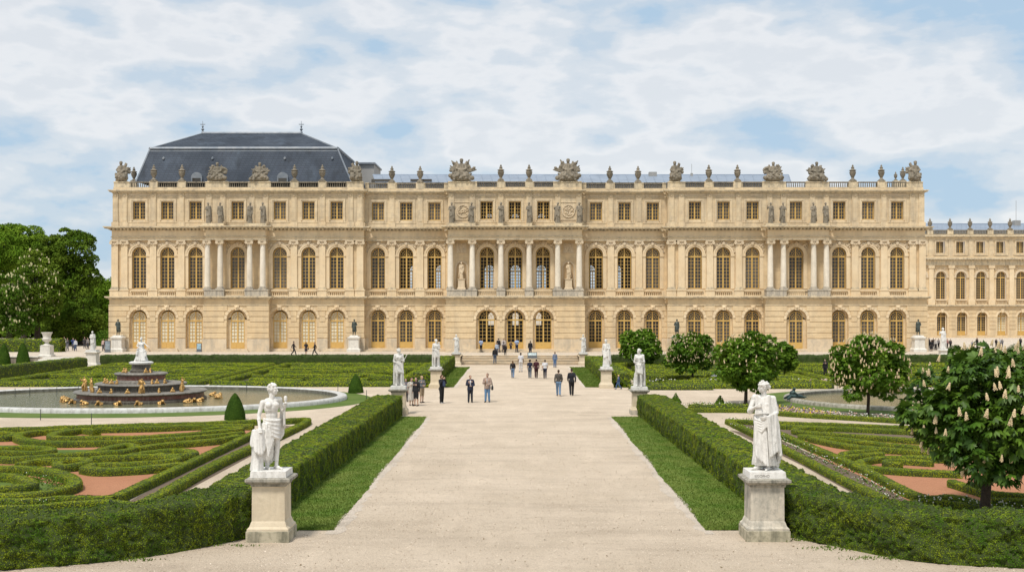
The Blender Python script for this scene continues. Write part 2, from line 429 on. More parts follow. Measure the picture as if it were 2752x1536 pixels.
def statue_robed(mb, hair=True):         # woman in a long dress and mantle, one hand on the breast, one gathering cloth
    j = joints(kneeR=(-.10, -.08, .49), ankR=(-.12, -.02, .075), toeR=(-.22, -.13, .03), ankL=(.08, .02, .075), toeL=(.06, -.17, .03),
               elR=(-.265, -.06, 1.17), wrR=(-.135, -.165, 1.25), hdR=(.9, -.15, .25), thR=(0, 0, 1),
               elL=(.245, .02, 1.13), wrL=(.10, -.20, 1.06), hdL=(-.8, -.3, -.25), thL=(0, -.2, 1), yaw=-1.0, head=(-.015, -.03, 1.625), pitch=.05, curl=.5)
    skin(mb, j, fem=True); curls(mb, j, 46, .019, lo=-.1, bun=True)
    R = Matrix.Rotation(j['yaw'], 3, 'Z')
    for i in range(14):
        a = 2 * PI * i / 14; b = 2 * PI * (i + 1) / 14
        f = lambda t: j['head'] + R @ V3(.083 * math.cos(t), .012 + .102 * math.sin(t), .055 + .01 * math.sin(t))
        mb.cap(f(a), .017, f(b), .017, 6)
    mb.loft([(.10, .0, .05, .225, .17, 1.5), (.16, .0, .035, .22, .18, 1.5), (.30, -.005, .02, .20, .165, 1.2), (.55, -.01, .0, .19, .155, .9), (.80, -.005, .0, .19, .15, .7),
             (.95, 0, 0, .185, .145, .5), (1.08, 0, 0, .155, .125, .4), (1.18, 0, 0, .16, .13, .3), (1.34, 0, .0, .17, .13, .2), (1.43, 0, .01, .12, .09, .1)], .075, 13, .7, n=72)
    # roll of cloth round the waist, swinging to the left hand
    for k in range(5):
        pts = [V3(-.19, .02, 1.06 - .03 * k), V3(-.14, -.13, 1.00 - .045 * k), V3(-.02, -.185, .97 - .05 * k), V3(.09, -.195, 1.02 - .03 * k), V3(.20, -.08, 1.08 - .012 * k), V3(.2, .05, 1.1)]
        for i in range(5): mb.cap(pts[i], .024, pts[i + 1], .024, 7)
    # mantle: from the left shoulder down the side and back
    drape(mb, [(.08, -.09, 1.43), (.165, -.02, 1.42), (.13, .09, 1.41), (-.08, .10, 1.41)], [(.20, -.12, .62), (.31, .02, .30), (.22, .17, .05), (-.16, .18, .06)], .022, .036, 22, (.03, 0.01, 0))
    drape(mb, [(.10, -.20, 1.05), (.24, -.03, 1.13)], [(.15, -.19, .30), (.28, -.06, .42)], .026, .028, 7)
    drape(mb, [(-.13, -.12, 1.46), (.0, -.12, 1.40), (.13, -.10, 1.47)], [(-.15, -.14, 1.10), (.0, -.155, 1.12), (.15, -.13, 1.12)], .012, .014, 13)
    drape(mb, [(-.16, -.14, .95), (.05, -.16, .9)], [(-.12, -.20, .30), (.10, -.18, .12)], .02, .025, 7)
    drape(mb, [(-.17, .02, 1.43), (-.19, .0, 1.42)], [(-.28, -.03, 1.14), (-.26, .05, 1.16)], .045, .05, 4)
    return mb
def statue_cloak(mb, obj='baton', mir=1, yaw=1.0):   # bearded or young man, cloak down the back, holding something before him
    j = joints(kneeR=(-.10, -.05, .49), ankR=(-.11, .03, .075), kneeL=(.11, -.07, .49), ankL=(.12, -.04, .075), elR=(-.24, .0, 1.14), wrR=(-.10, -.20, 1.10), hdR=(.6, -.7, .1), thR=(0, 0, 1),
               elL=(.25, -.01, 1.15), wrL=(.14, -.22, 1.17), hdL=(-.3, -.8, .3), thL=(0, 0, 1), yaw=yaw * mir, curl=.8)
    skin(mb, j); curls(mb, j, 44, .022)
    if obj == 'baton': mb.cap((.08, -.28, 1.02), .016, (.28, -.40, 1.46), .020)
    if obj == 'sickle':
        mb.cap((-.08, -.24, 1.10), .016, (-.16, -.32, 1.2), .016)
        p = [V3(-.16 - .10 * math.sin(t), -.32 - .05 * t, 1.2 + .16 * (1 - math.cos(t)) + .02 * t) for t in (0, .5, 1, 1.5, 2.0, 2.4)]
        for i in range(5): mb.cap(p[i], .015, p[i + 1], .012, 6)
    if obj == 'child':
        c = V3(.10, -.26, 1.27)
        mb.cap(c, .07, c + V3(0, 0, .13), .065); mb.ell(c + V3(0, 0, .26), .062)
        for s in (-1, 1): mb.cap(c + V3(s * .06, 0, .12), .022, c + V3(s * .10, -.08, .02), .018, 6); mb.cap(c + V3(s * .04, -.02, -.04), .032, c + V3(s * .05, -.1, -.14), .022, 6)
    drape(mb, [(-.20, .02, 1.45), (-.05, .12, 1.47), (.10, .12, 1.47), (.21, .02, 1.45)], [(-.20, .12, .10), (-.08, .19, .04), (.12, .19, .04), (.24, .10, .10)], .036, .046, 17, (0, .04, 0))
    mb.loft([(1.06, 0, 0, .165, .13), (.90, 0, 0, .175, .14), (.70, 0, -.01, .175, .135), (.60, 0, -.01, .165, .125)], .06, 11, 1.3)
    drape(mb, [(-.16, -.10, 1.0), (.16, -.10, 1.06)], [(-.05, -.16, .68), (.2, -.12, .60)], .022, .022, 8)
    mb.loft([(0, .19 * mir, .10, .12, .12), (.3, .19 * mir, .10, .09, .09), (.6, .18 * mir, .09, .08, .08), (.63, .18 * mir, .09, .05, .05)], .08, 6, .5)
    return mb
def statue_draped(mb, seed=1, armless=False):   # generic long draped figure with varied arms
    rd = random.Random(seed)
    a1, a2 = rd.choice([(0, 1), (1, 0), (1, 1), (2, 1), (1, 2), (2, 0)])
    kw = {}
    for s, a, sg in (('R', a1, -1), ('L', a2, 1)):
        if a == 1: kw['el' + s] = (sg * .26, -.02, 1.15); kw['wr' + s] = (sg * .06, -.2, rd.uniform(1.1, 1.26)); kw['hd' + s] = (-sg * .8, -.3, .2); kw['th' + s] = (0, 0, 1)
        if a == 2: kw['el' + s] = (sg * .30, .0, 1.18); kw['wr' + s] = (sg * .31, -.12, rd.uniform(1.32, 1.45)); kw['hd' + s] = (0, -.3, .9)
    j = joints(yaw=rd.uniform(-.8, .8), kneeR=(-.11, -.07, .49), head=(rd.uniform(-.02, .02), -.02, 1.63), **kw)
    skin(mb, j, fem=seed % 2 == 0); curls(mb, j, 34, .025, seed, bun=seed % 2 == 0)
    ph = rd.uniform(0, 6)
    mb.loft([(.02, 0, .02, .22, .18, 1.4), (.15, 0, .02, .205, .17, 1.3), (.5, 0, 0, .19, .155, 1), (.85, 0, 0, .188, .148, .7), (1.06, 0, 0, .155, .125, .4), (1.3, 0, 0, .17, .13, .2), (1.43, 0, .01, .12, .09, .1)], .085, 11, ph, n=60)
    sg = 1 if seed % 3 else -1
    drape(mb, [(sg * .05, -.11, 1.45), (sg * .19, .0, 1.44), (-sg * .05, .12, 1.43)], [(sg * .22, -.14, .5), (sg * .29, .04, .2), (-sg * .15, .18, .06)], .036, .042, 11)
    drape(mb, [(-sg * .18, -.08, 1.0), (sg * .18, -.1, 1.12)], [(-sg * .12, -.18, .55), (sg * .2, -.14, .72)], .03, .026, 8)
    return mb
def statue_coat(mb, seed=1):             # standing man in coat and boots, hand on hip
    sg = 1 if seed % 2 else -1
    kw = {'elR': (-.30, .05, 1.16), 'wrR': (-.17, -.06, 1.0), 'hdR': (.6, -.4, -.3)} if sg > 0 else {'elL': (.30, .05, 1.16), 'wrL': (.17, -.06, 1.0), 'hdL': (-.6, -.4, -.3)}
    j = joints(ankR=(-.13, .03, .075), ankL=(.13, -.05, .075), kneeL=(.12, -.06, .49), yaw=.3 * sg, **kw)
    skin(mb, j, g=.012); curls(mb, j, 40, .027, seed, lo=-.6)
    mb.loft([(.56, 0, .02, .20, .17), (.8, 0, .01, .195, .16), (1.05, 0, 0, .17, .135), (1.35, 0, 0, .185, .145), (1.44, 0, .01, .13, .1)], .05, 9, seed)
    drape(mb, [(-.18, .1, 1.44), (.18, .1, 1.44)], [(-.22, .18, .4), (.22, .18, .4)], .04, .04, 9)
    return mb
def statue_seated(mb):                   # seated woman with children at her knees (top of the fountain)
    j = joints(pelvis=(0, .05, .75), chest=(0, .02, 1.07), hipR=(-.09, .03, .74), hipL=(.09, .03, .74), kneeR=(-.16, -.28, .66), kneeL=(.15, -.30, .62), ankR=(-.18, -.22, .2), ankL=(.22, -.38, .12),
               shR=(-.175, .01, 1.2), shL=(.175, .01, 1.2), neck=(0, .01, 1.26), head=(0, -.02, 1.42), elR=(-.26, -.05, .98), wrR=(-.08, -.24, .9), elL=(.32, -.06, 1.05), wrL=(.46, -.16, .96), hdR=(.8, -.4, 0), hdL=(.8, -.2, -.2), yaw=-.3)
    skin(mb, j, fem=True); curls(mb, j, 40, .025, 4, bun=True)
    mb.loft([(0, 0, -.02, .44, .36), (.2, 0, 0, .36, .32), (.45, 0, .02, .28, .27), (.7, 0, .02, .22, .22), (.85, 0, .04, .17, .14), (1.15, 0, .02, .17, .13)], .09, 11, .6)
    drape(mb, [(-.16, -.26, .70), (0, -.24, .68), (.15, -.30, .64)], [(-.30, -.30, .1), (0, -.36, .08), (.34, -.42, .06)], .05, .05, 11)
    c = V3(-.2, -.32, .45); mb.cap(c, .09, c + V3(.03, .03, .2), .08); mb.ell(c + V3(.04, .02, .34), .075)
    c = V3(.33, -.30, .35); mb.cap(c, .085, c + V3(-.03, .03, .2), .075); mb.ell(c + V3(-.04, .02, .33), .07); mb.cap(c + V3(.05, 0, .15), .03, c + V3(.1, -.05, .34), .025)
    return mb
def fig_mesh(fn, scale, voxel, name, *a, smooth=1, **k):
    mb = MB(); fn(mb, *a, **k)
    me = remesh(mb, voxel / scale, smooth, name)
    me.transform(Matrix.Scale(scale, 4)); me.shade_smooth()
    return me

# ------------------------------------------------------------------ people
FABS = {}
def fabric(c, kind='f'):
    key = (kind,) + tuple(round(x, 3) for x in c)
    if key not in FABS:
        nm = {'f': 'cloth', 's': 'skin', 'h': 'hair', 'l': 'leather'}[kind]
        FABS[key] = plain(nm, c, rough=.85 if kind != 'l' else .5, c2=tuple(x * .72 for x in c), scale=9 if kind == 'f' else 14, bmp=.2 if kind == 'f' else 0, bscale=18)
    return FABS[key]
PEOPLE = []
def person(loc, h, face, label, top=(.02, .02, .025), bottom=(.02, .02, .025), hair=(.03, .02, .015), skinc=(.50, .32, .23), shoes=(.03, .025, .02),
           legs='trousers', sleeve='long', pose='stand', hairlen='short', top2=None, jacket=False, bag=None, seed=1, voxel=.022, group='visitors walking in the garden', phone=False, pack=None):
    rd = random.Random(seed); s = h / 1.75; kw = {}
    sw = rd.uniform(-.015, .015)
    if pose == 'walk':
        d = .19 + rd.uniform(-.03, .03); f = 1 if seed % 2 else -1
        a, b = ('R', 'L') if f > 0 else ('L', 'R'); sg = {'R': -1, 'L': 1}
        kw['knee' + a] = (sg[a] * .085, -.15, .50); kw['ank' + a] = (sg[a] * .075, -d, .085)
        kw['knee' + b] = (sg[b] * .085, .02, .47); kw['ank' + b] = (sg[b] * .08, d + .08, .13); kw['toe' + b] = (sg[b] * .08, d - .05, .05)
        kw['el' + a] = (sg[a] * .24, .13, 1.15); kw['wr' + a] = (sg[a] * .235, .14, .91)
        kw['el' + b] = (sg[b] * .24, -.02, 1.14); kw['wr' + b] = (sg[b] * .22, -.20, .95)
    elif pose == 'stride':
        kw.update(kneeR=(-.085, -.20, .52), ankR=(-.075, -.30, .09), kneeL=(.085, .05, .47), ankL=(.08, .34, .14), toeL=(.08, .22, .05), elR=(-.24, .16, 1.16), wrR=(-.23, .22, .93), elL=(.24, -.06, 1.15), wrL=(.22, -.25, .98))
    else:
        kw['kneeR'] = (-.095, -.03 + sw, .49); kw['ankR'] = (-.11, -.02 + sw, .075); kw['ankL'] = (.11, .04 - sw, .075)
    if pose in ('hands', 'phone') or phone:
        kw.update(elR=(-.25, -.02, 1.14), wrR=(-.09, -.21, 1.22), hdR=(.4, -.4, .7), thR=(0, -.5, .6))
        if pose == 'hands': kw.update(elL=(.25, -.02, 1.13), wrL=(.08, -.22, 1.05), hdL=(-.7, -.5, .2), thL=(0, 0, 1))
    if pose == 'camera': kw.update(elR=(-.27, -.13, 1.24), wrR=(-.08, -.20, 1.50), hdR=(.5, -.2, .7), thR=(.3, -.5, 0), elL=(.27, -.13, 1.24), wrL=(.08, -.20, 1.50), hdL=(-.5, -.2, .7), thL=(-.3, -.5, 0))
    if pose == 'folded': kw.update(elR=(-.25, -.03, 1.13), wrR=(-.06, -.2, 1.08), hdR=(.9, -.2, .1), thR=(0, 0, 1), elL=(.25, -.03, 1.13), wrL=(.07, -.2, 1.12), hdL=(-.9, -.2, .1), thL=(0, 0, 1))
    if pose == 'hip': kw.update(elR=(-.32, .06, 1.17), wrR=(-.17, -.03, 1.0), hdR=(.5, -.5, -.3))
    j = joints(yaw=rd.uniform(-.25, .25), pitch=.06, **kw)
    root = empty('person', loc, label, 'person', group, face)
    def put(name, mb, mat, vox, sm=1):
        me = remesh(mb, vox / s, sm, name); me.transform(Matrix.Scale(s, 4)); me.shade_smooth()
        return link(name, me, mat, root)
    b = MB(); skin(b, j, fem=hairlen == 'long'); put('body', b, fabric(skinc, 's'), voxel * .8, 1)
    t = MB(); g = .016
    t.ell(j['pelvis'] + V3(0, 0, .04), (.165 + g, .125 + g, .10)); t.ell((j['pelvis'] + j['chest']) / 2, (.138 + g, .108 + g, .18))
    t.ell(j['chest'], (.166 + g, .125 + g, .168 + g)); t.cap(j['shR'] + V3(.03, 0, 0), .06 + g, j['shL'] - V3(.03, 0, 0), .06 + g)
    t.cap((j['shR'] + j['neck']) / 2, .05 + g, (j['shL'] + j['neck']) / 2, .05 + g)
    if jacket: t.loft([(.80, 0, .01, .20, .155), (.95, 0, .01, .19, .15), (1.1, 0, 0, .18, .145), (1.3, 0, 0, .185, .15)], .03, 7, seed)
    for q in 'RL':
        e = j['el' + q]; t.cap(j['sh' + q], .058 + g, e if sleeve == 'long' else j['sh' + q].lerp(e, .7), .044 + g)
        if sleeve == 'long': t.cap(e, .043 + g, e.lerp(j['wr' + q], .93), .031 + g)
    put('jacket' if jacket else 'top', t, fabric(top), voxel)
    if top2 is not None:                                            # shirt front showing in an open jacket
        t = MB(); t.ell(j['chest'] + V3(0, -.085, -.02), (.062, .085, .19)); t.ell((j['pelvis'] + j['chest']) / 2 + V3(0, -.085, 0), (.06, .08, .15)); put('shirt', t, fabric(top2), voxel)
    t = MB(); g = .014
    if legs in ('trousers', 'shorts'):
        t.ell(j['pelvis'] - V3(0, 0, .02), (.165 + g, .122 + g, .125))
        for q in 'RL':
            t.cap(j['hip' + q], .094 + g, j['knee' + q], .060 + g); t.ell(j['hip' + q] + V3(0, .055, -.03), (.088 + g, .082 + g, .09))
            if legs == 'trousers': t.cap(j['knee' + q], .064 + g, j['ank' + q] + V3(0, 0, .01), .050 + g); t.ell(j['knee' + q].lerp(j['ank' + q], .28) + V3(0, .022, 0), (.058 + g, .062 + g, .13)); t.ell(j['knee' + q], .066 + g)
        put(legs, t, fabric(bottom), voxel)
    else:
        m = (j['ankR'] + j['ankL']) / 2
        if legs == 'skirt': t.loft([(.52, m.x, m.y * .4, .20, .16), (.75, 0, 0, .195, .155), (.95, 0, 0, .18, .14), (1.04, 0, 0, .15, .125)], .05, 9, seed)
        else: t.loft([(.32, m.x, m.y * .5, .24, .19), (.6, 0, 0, .22, .17), (.95, 0, 0, .185, .145), (1.1, 0, 0, .15, .125)], .06, 9, seed)
        put(legs, t, fabric(bottom), voxel)
    for q in 'RL':
        t = MB(); a, e = j['ank' + q], j['toe' + q]; d = e - a; d.z = 0; d.normalize()
        t.cap(a - d * .04 - V3(0, 0, .028), .046, a + d * .06 - V3(0, 0, .032), .044); t.cap(a + d * .05 - V3(0, 0, .036), .042, V3(e.x, e.y, a.z - .045), .030)
        put('shoe', t, fabric(shoes, 'l'), voxel * .8)
    t = MB(); R = Matrix.Rotation(j['yaw'], 3, 'Z'); hd = j['head']
    if hairlen != 'bald':
        t.ell(hd + R @ V3(0, .022, .036), (.083, .098, .088)); t.ell(hd + R @ V3(0, .055, -.01), (.074, .06, .075))
        if hairlen == 'long': t.cap(hd + R @ V3(0, .06, 0), .075, hd + V3(0, .09, -.22), .065); t.cap(hd + V3(0, .09, -.2), .065, hd + V3(0, .10, -.32), .03)
        if hairlen == 'bob': t.ell(hd + R @ V3(0, .045, -.03), (.095, .085, .10))
        if hairlen == 'afro': t.ell(hd + R @ V3(0, .03, .03), (.12, .12, .115))
        if hairlen == 'bun': t.ell(hd + R @ V3(0, .10, .06), .04)
        if hairlen == 'cap': t.ell(hd + R @ V3(0, -.09, .045), (.06, .06, .012))
        put('hair' if hairlen != 'cap' else 'hat', t, fabric(hair, 'h'), voxel)
    M = Matrix.Rotation(face, 3, 'Z')
    def world(v): return Vector(loc) + M @ (Vector(v) * s)
    if bag:                                                          # (label, colour, side)
        lb, bc, sd = bag
        t = MB(); c = V3(sd * .30, .02, .90)
        t.loft([(.74, c.x, c.y, .05, .12), (.80, c.x, c.y, .065, .16), (.95, c.x, c.y, .06, .15), (1.0, c.x, c.y, .03, .11)], .03, 5, .3, n=20)
        t.tube([c + V3(0, -.09, .08), c + V3(-sd * .02, -.05, .3), c + V3(-sd * .09, .0, .575), c + V3(-sd * .02, .06, .3), c + V3(0, .09, .08)], .013, 6)
        me = t.mesh('handbag'); me.transform(Matrix.Scale(s, 4)); me.shade_smooth()
        tag(link('handbag', me, fabric(bc, 'l'), None, loc, face), lb, 'handbag')
    if pack:
        lb, bc, sy = pack
        t = MB(); t.ell((0, sy * .185, 1.2), (.13, .075, .19)); t.ell((0, sy * .235, 1.12), (.095, .05, .09))
        for q in (-1, 1): t.tube([(q * .1, sy * .14, 1.36), (q * .11, 0, 1.475), (q * .11, -sy * .135, 1.36), (q * .12, -sy * .12, 1.18), (q * .12, sy * .12, 1.08)], .016, 6)
        me = t.mesh('backpack'); me.transform(Matrix.Scale(s, 4)); me.shade_smooth()
        tag(link('backpack', me, fabric(bc, 'f'), None, loc, face), lb, 'backpack')
    return root
# ------------------------------------------------------------------ the palace
def zz(py): return H + (HY - py) * 131.0 / F
GLASS, gnt, gb = nt_new('dark_glass')
gb.inputs['Base Color'].default_value = (.035, .03, .024, 1); gb.inputs['Roughness'].default_value = .12; gb.inputs['Specular IOR Level'].default_value = .45
_w = nz(gnt, pos(gnt), 0.6, 3, .5, .35, .65)
_oi = gnt.nodes.new('ShaderNodeObjectInfo')
_r = math_n(gnt, 'POWER', _oi.outputs['Random'], 2.5)
gnt.links.new(mixc(gnt, math_n(gnt, 'MULTIPLY', _r, .8), mixc(gnt, _w, (.060, .054, .046), (.024, .021, .018)), (.17, .15, .12)), gb.inputs['Base Color'])
bump(gnt, gb, nz(gnt, pos(gnt), 1.5, 2), .06, .05)
CURTAIN = plain('curtained_glass', (.74, .70, .54), rough=.3, c2=(.62, .57, .42), scale=.8, spec=.6, local=False)
def clear_glass():
    m, nt, b = nt_new('clear_glass')
    b.inputs['Base Color'].default_value = (.05, .045, .04, 1); b.inputs['Roughness'].default_value = .08
    t = nt.nodes.new('ShaderNodeBsdfTransparent'); t.inputs[0].default_value = (.93, .95, .95, 1)
    x = nt.nodes.new('ShaderNodeMixShader'); x.inputs[0].default_value = .80
    nt.links.new(b.outputs[0], x.inputs[1]); nt.links.new(t.outputs[0], x.inputs[2]); nt.links.new(x.outputs[0], nt.nodes['Material Output'].inputs[0])
    return m
CLEAR = clear_glass()
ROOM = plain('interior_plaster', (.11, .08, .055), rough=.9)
ZINC = plain('zinc_roofing', (.30, .36, .44), rough=.42, metal=.35, c2=(.24, .29, .36), scale=.5, local=False)
ZINCD = plain('grey_lead', (.17, .20, .235), rough=.55, metal=.3, c2=(.27, .29, .31), scale=1.2, local=False)
PENT = plain('grey_render', (.34, .33, .31), rough=.8, c2=(.28, .275, .26), scale=.5, local=False)
def slate():
    m, nt, b = nt_new('slate'); b.inputs['Roughness'].default_value = .7; b.inputs['Specular IOR Level'].default_value = .2
    v = pos(nt); c = mixc(nt, nz(nt, v, .25, 5), (.034, .045, .062), (.062, .077, .100))
    sw = nt.nodes.new('ShaderNodeSeparateXYZ'); nt.links.new(v, sw.inputs[0]); cb = nt.nodes.new('ShaderNodeCombineXYZ')
    nt.links.new(math_n(nt, 'ADD', sw.outputs[0], sw.outputs[1]), cb.inputs[0]); nt.links.new(sw.outputs[2], cb.inputs[1])
    br = nt.nodes.new('ShaderNodeTexBrick'); nt.links.new(cb.outputs[0], br.inputs['Vector']); br.inputs['Scale'].default_value = 1
    br.inputs['Brick Width'].default_value = .5; br.inputs['Row Height'].default_value = .28; br.inputs['Mortar Size'].default_value = .03
    br.inputs['Color1'].default_value = (1, 1, 1, 1); br.inputs['Color2'].default_value = (.82, .84, .88, 1); br.inputs['Mortar'].default_value = (.55, .55, .55, 1)
    c = mixc(nt, .8, c, br.outputs['Color'], 'MULTIPLY')
    c = mixc(nt, math_n(nt, 'MULTIPLY', nz(nt, pos(nt, (.7, .7, .10)), 1.0, 6, .6, .54, .72), .8), c, (.018, .022, .028))
    c = mixc(nt, math_n(nt, 'MULTIPLY', nz(nt, pos(nt, (.35, .35, .05)), 1.3, 4, .6, .55, .75), .35), c, (.11, .145, .19))
    nt.links.new(c, b.inputs['Base Color']); return m
SLATE = slate()

def wall(mb, x0, x1, z0, z1, y, ops, depth, n=14):
    cur = x0
    for o in sorted(ops, key=lambda o: o['x']):
        l, r = o['x'] - o['hw'], o['x'] + o['hw']; zb, zt = o['zb'], o['zt']; ye = y + depth
        mb.quad((cur, y, z0), (l, y, z0), (l, y, z1), (cur, y, z1))
        if zb > z0 + 1e-4: mb.quad((l, y, z0), (r, y, z0), (r, y, zb), (l, y, zb))
        if o['arch']:
            zs = zt - o['hw']
            P = [(o['x'] - o['hw'] * math.cos(PI * i / n), zs + o['hw'] * math.sin(PI * i / n)) for i in range(n + 1)]
            for a, b in zip(P, P[1:]):
                mb.quad((a[0], y, a[1]), (b[0], y, b[1]), (b[0], y, z1), (a[0], y, z1))
                mb.quad((a[0], y, a[1]), (a[0], ye, a[1]), (b[0], ye, b[1]), (b[0], y, b[1]))
        else:
            zs = zt
            mb.quad((l, y, zt), (r, y, zt), (r, y, z1), (l, y, z1)); mb.quad((l, y, zt), (l, ye, zt), (r, ye, zt), (r, y, zt))
        mb.quad((l, y, zb), (l, ye, zb), (l, ye, zs), (l, y, zs)); mb.quad((r, y, zs), (r, ye, zs), (r, ye, zb), (r, y, zb))
        mb.quad((l, y, zb), (r, y, zb), (r, ye, zb), (l, ye, zb))
        cur = r
    mb.quad((cur, y, z0), (x1, y, z0), (x1, y, z1), (cur, y, z1))
def ring(mb, xc, zs, r0, r1, ya, yb, n=16, a0=0.0, a1=PI):
    for i in range(n):
        a, b = a0 + (a1 - a0) * i / n, a0 + (a1 - a0) * (i + 1) / n
        def p(r, t, y): return (xc + r * math.cos(t), y, zs + r * math.sin(t))
        mb.quad(p(r0, b, ya), p(r0, a, ya), p(r1, a, ya), p(r1, b, ya))
        mb.quad(p(r1, a, ya), p(r1, a, yb), p(r1, b, yb), p(r1, b, ya)); mb.quad(p(r0, b, ya), p(r0, b, yb), p(r0, a, yb), p(r0, a, ya))
def window_parts(hw, h, arch, trans=None, rows=8, panel=0.0, bar=.036, fr=.075, fan=4):
    """ochre casement: returns frame and pane meshes, origin bottom centre, front at y=0"""
    m = MB(); zs = h - hw if arch else h
    tz = trans if trans else h - fr
    for s in (-1, 1): m.box(min(s * hw, s * (hw - fr)), max(s * hw, s * (hw - fr)), 0, .12, 0, zs)
    m.box(-hw + fr, hw - fr, .004, .12, 0, fr + panel)
    if panel:
        for s in (-1, 1): m.box(s * hw * .5 - hw * .3, s * hw * .5 + hw * .3, -.02, .01, fr * .8, panel * .9)
    if trans: m.box(-hw + fr, hw - fr, -.03, .12, tz, tz + .17)
    if arch: ring(m, 0, zs, hw - fr, hw, 0, .12, 14)
    else: m.box(-hw + fr, hw - fr, .004, .12, h - fr, h)
    m.box(-.075, .075, -.012, .1, fr + panel, tz)
    iw = hw - fr
    for s in (-1, 1): m.box(s * (iw + .075) / 2 - bar / 2, s * (iw + .075) / 2 + bar / 2, .02, .1, fr + panel, tz)
    for k in range(1, rows):
        z = fr + panel + (tz - fr - panel) * k / rows
        for s in (-1, 1): m.box(min(s * .075, s * iw), max(s * .075, s * iw), .026, .1, z - bar / 2, z + bar / 2)
    if trans:
        zb = tz + .17; c = max(zs, zb)
        m.box(-.06, .06, .0, .1, zb, h - fr)
        if zs > zb + .1:
            for s in (-1, 1): m.box(s * iw * .5 - bar / 2, s * iw * .5 + bar / 2, .02, .1, zb, zs)
            m.box(-iw, iw, .03, .1, zs - bar / 2, zs + bar / 2)
        for a in [PI * (q + 1) / (fan + 2) for q in range(fan + 1)]:
            if abs(a - PI / 2) < .05: continue
            d = Vector((math.cos(a), 0, math.sin(a))); nn = Vector((-math.sin(a), 0, math.cos(a))) * bar / 2
            p, q = Vector((0, .022, c)) + d * iw * .3, Vector((0, .022, zs)) + d * iw
            m.add([p - nn, p + nn, q + nn, q - nn], [(0, 3, 2, 1)])
        ring(m, 0, c, iw * .34, iw * .34 + bar, .018, .1, 8)
        ring(m, 0, zs, iw * .68, iw * .68 + bar, .018, .1, 12)
    p = MB()
    if arch:
        pts = [(-iw, fr + panel)] + [(iw, fr + panel)] + [(iw * math.cos(PI * i / 14), zs + iw * math.sin(PI * i / 14)) for i in range(15)]
    else: pts = [(-iw, fr + panel), (iw, fr + panel), (iw, h - fr), (-iw, h - fr)]
    p.add([(a, .075, b) for a, b in pts], [tuple(range(len(pts)))])
    return m, p
PAL = empty('palace', (0, 131, TZ), 'long cream stone palace with arched ochre windows and a slate mansard at its left', 'palace')
PO = off(PAL)
WIN = {}
def window(kind, x, y, z, parent, name, frame, glass, po, scale=1.0):
    """one casement of its own with its pane as a sub-part"""
    hw, h, kw = KINDS[kind]; key = (kind, frame.name, glass.name)
    if key not in WIN:
        m, p = window_parts(hw, h, **kw); fm = m.mesh(name); fm.materials.append(frame); pm = p.mesh('pane'); pm.materials.append(glass); WIN[key] = (fm, pm)
    fm, pm = WIN[key]
    f = link(name, fm, None, parent, (x - po[0], y - po[1], z - po[2]), 0, scale); link('pane', pm, None, f)
KINDS = {'first': (.76, zz(622) - zz(725), dict(arch=True, trans=zz(646.5) - zz(725), rows=9)),
         'attic': (.66, zz(506.5) - zz(551), dict(arch=False, rows=5)),
         'door': (.74, zz(782) - zz(875), dict(arch=True, trans=zz(807.5) - zz(875), rows=6, panel=.62)),
         'gate': (.88, zz(780) - zz(876), dict(arch=True, trans=zz(806) - zz(876), rows=6, panel=.66))}
def op(px, Y, hw, zb, zt, arch=True): return dict(x=X(px, Y), hw=hw, zb=zb, zt=zt, arch=arch)

# ---- ground storey, section by section
GS = [(275, 512, 131.0, [348, 420, 490], 'c'), (512, 675, 129.8, [596], 'c'), (675, 915, 131.0, [703, 775, 847], 'c'), (915, 1122, 132.2, [950, 1021, 1093], 'd'),
      (1122, 1470, 129.6, [1224, 1296, 1367], 'g'), (1470, 1680, 132.2, [1498, 1571, 1642], 'd'), (1680, 1926, 131.0, [1748, 1821, 1894], 'd'), (1926, 2091, 129.8, [2004], 'd'), (2091, 2332, 131.0, [2112, 2185, 2258], 'd')]
def edges(secs):
    E = []
    for i, s in enumerate(secs):
        l = X(s[0], min(s[2], secs[i - 1][2]) if i else s[2]); r = X(s[1], min(s[2], secs[i + 1][2]) if i + 1 < len(secs) else s[2]); E.append((l, r))
    return E
def returns(mb, secs, E, i, z0, z1, back=None):
    s = secs[i]; y = s[2]
    yl = secs[i - 1][2] if i else 145.0; yr = secs[i + 1][2] if i + 1 < len(secs) else 145.0
    l, r = E[i]
    if yl > y: mb.quad((l, yl, z0), (l, y, z0), (l, y, z1), (l, yl, z1))
    if yr > y: mb.quad((r, y, z0), (r, yr, z0), (r, yr, z1), (r, y, z1))
def band(mb, secs, E, i, z0, z1, pr, both=True):
    """a moulding strip projecting pr, mitred round the section's corners"""
    s = secs[i]; y = s[2]; l, r = E[i]
    yl = secs[i - 1][2] if i else 145.0; yr = secs[i + 1][2] if i + 1 < len(secs) else 145.0
    L = l - pr if yl > y else l + pr; R = r + pr if yr > y else r - pr
    mb.box(L, R, y - pr, y + .05, z0, z1)
    if yl > y: mb.box(l - pr, l + .05, y + .05, yl - pr if i else yl, z0, z1)
    if yr > y: mb.box(r - .05, r + pr, y + .05, yr - pr if i + 1 < len(secs) else yr, z0, z1)
E = edges(GS); gz1 = zz(753)
course = (zz(768.5) - zz(850)) / 6
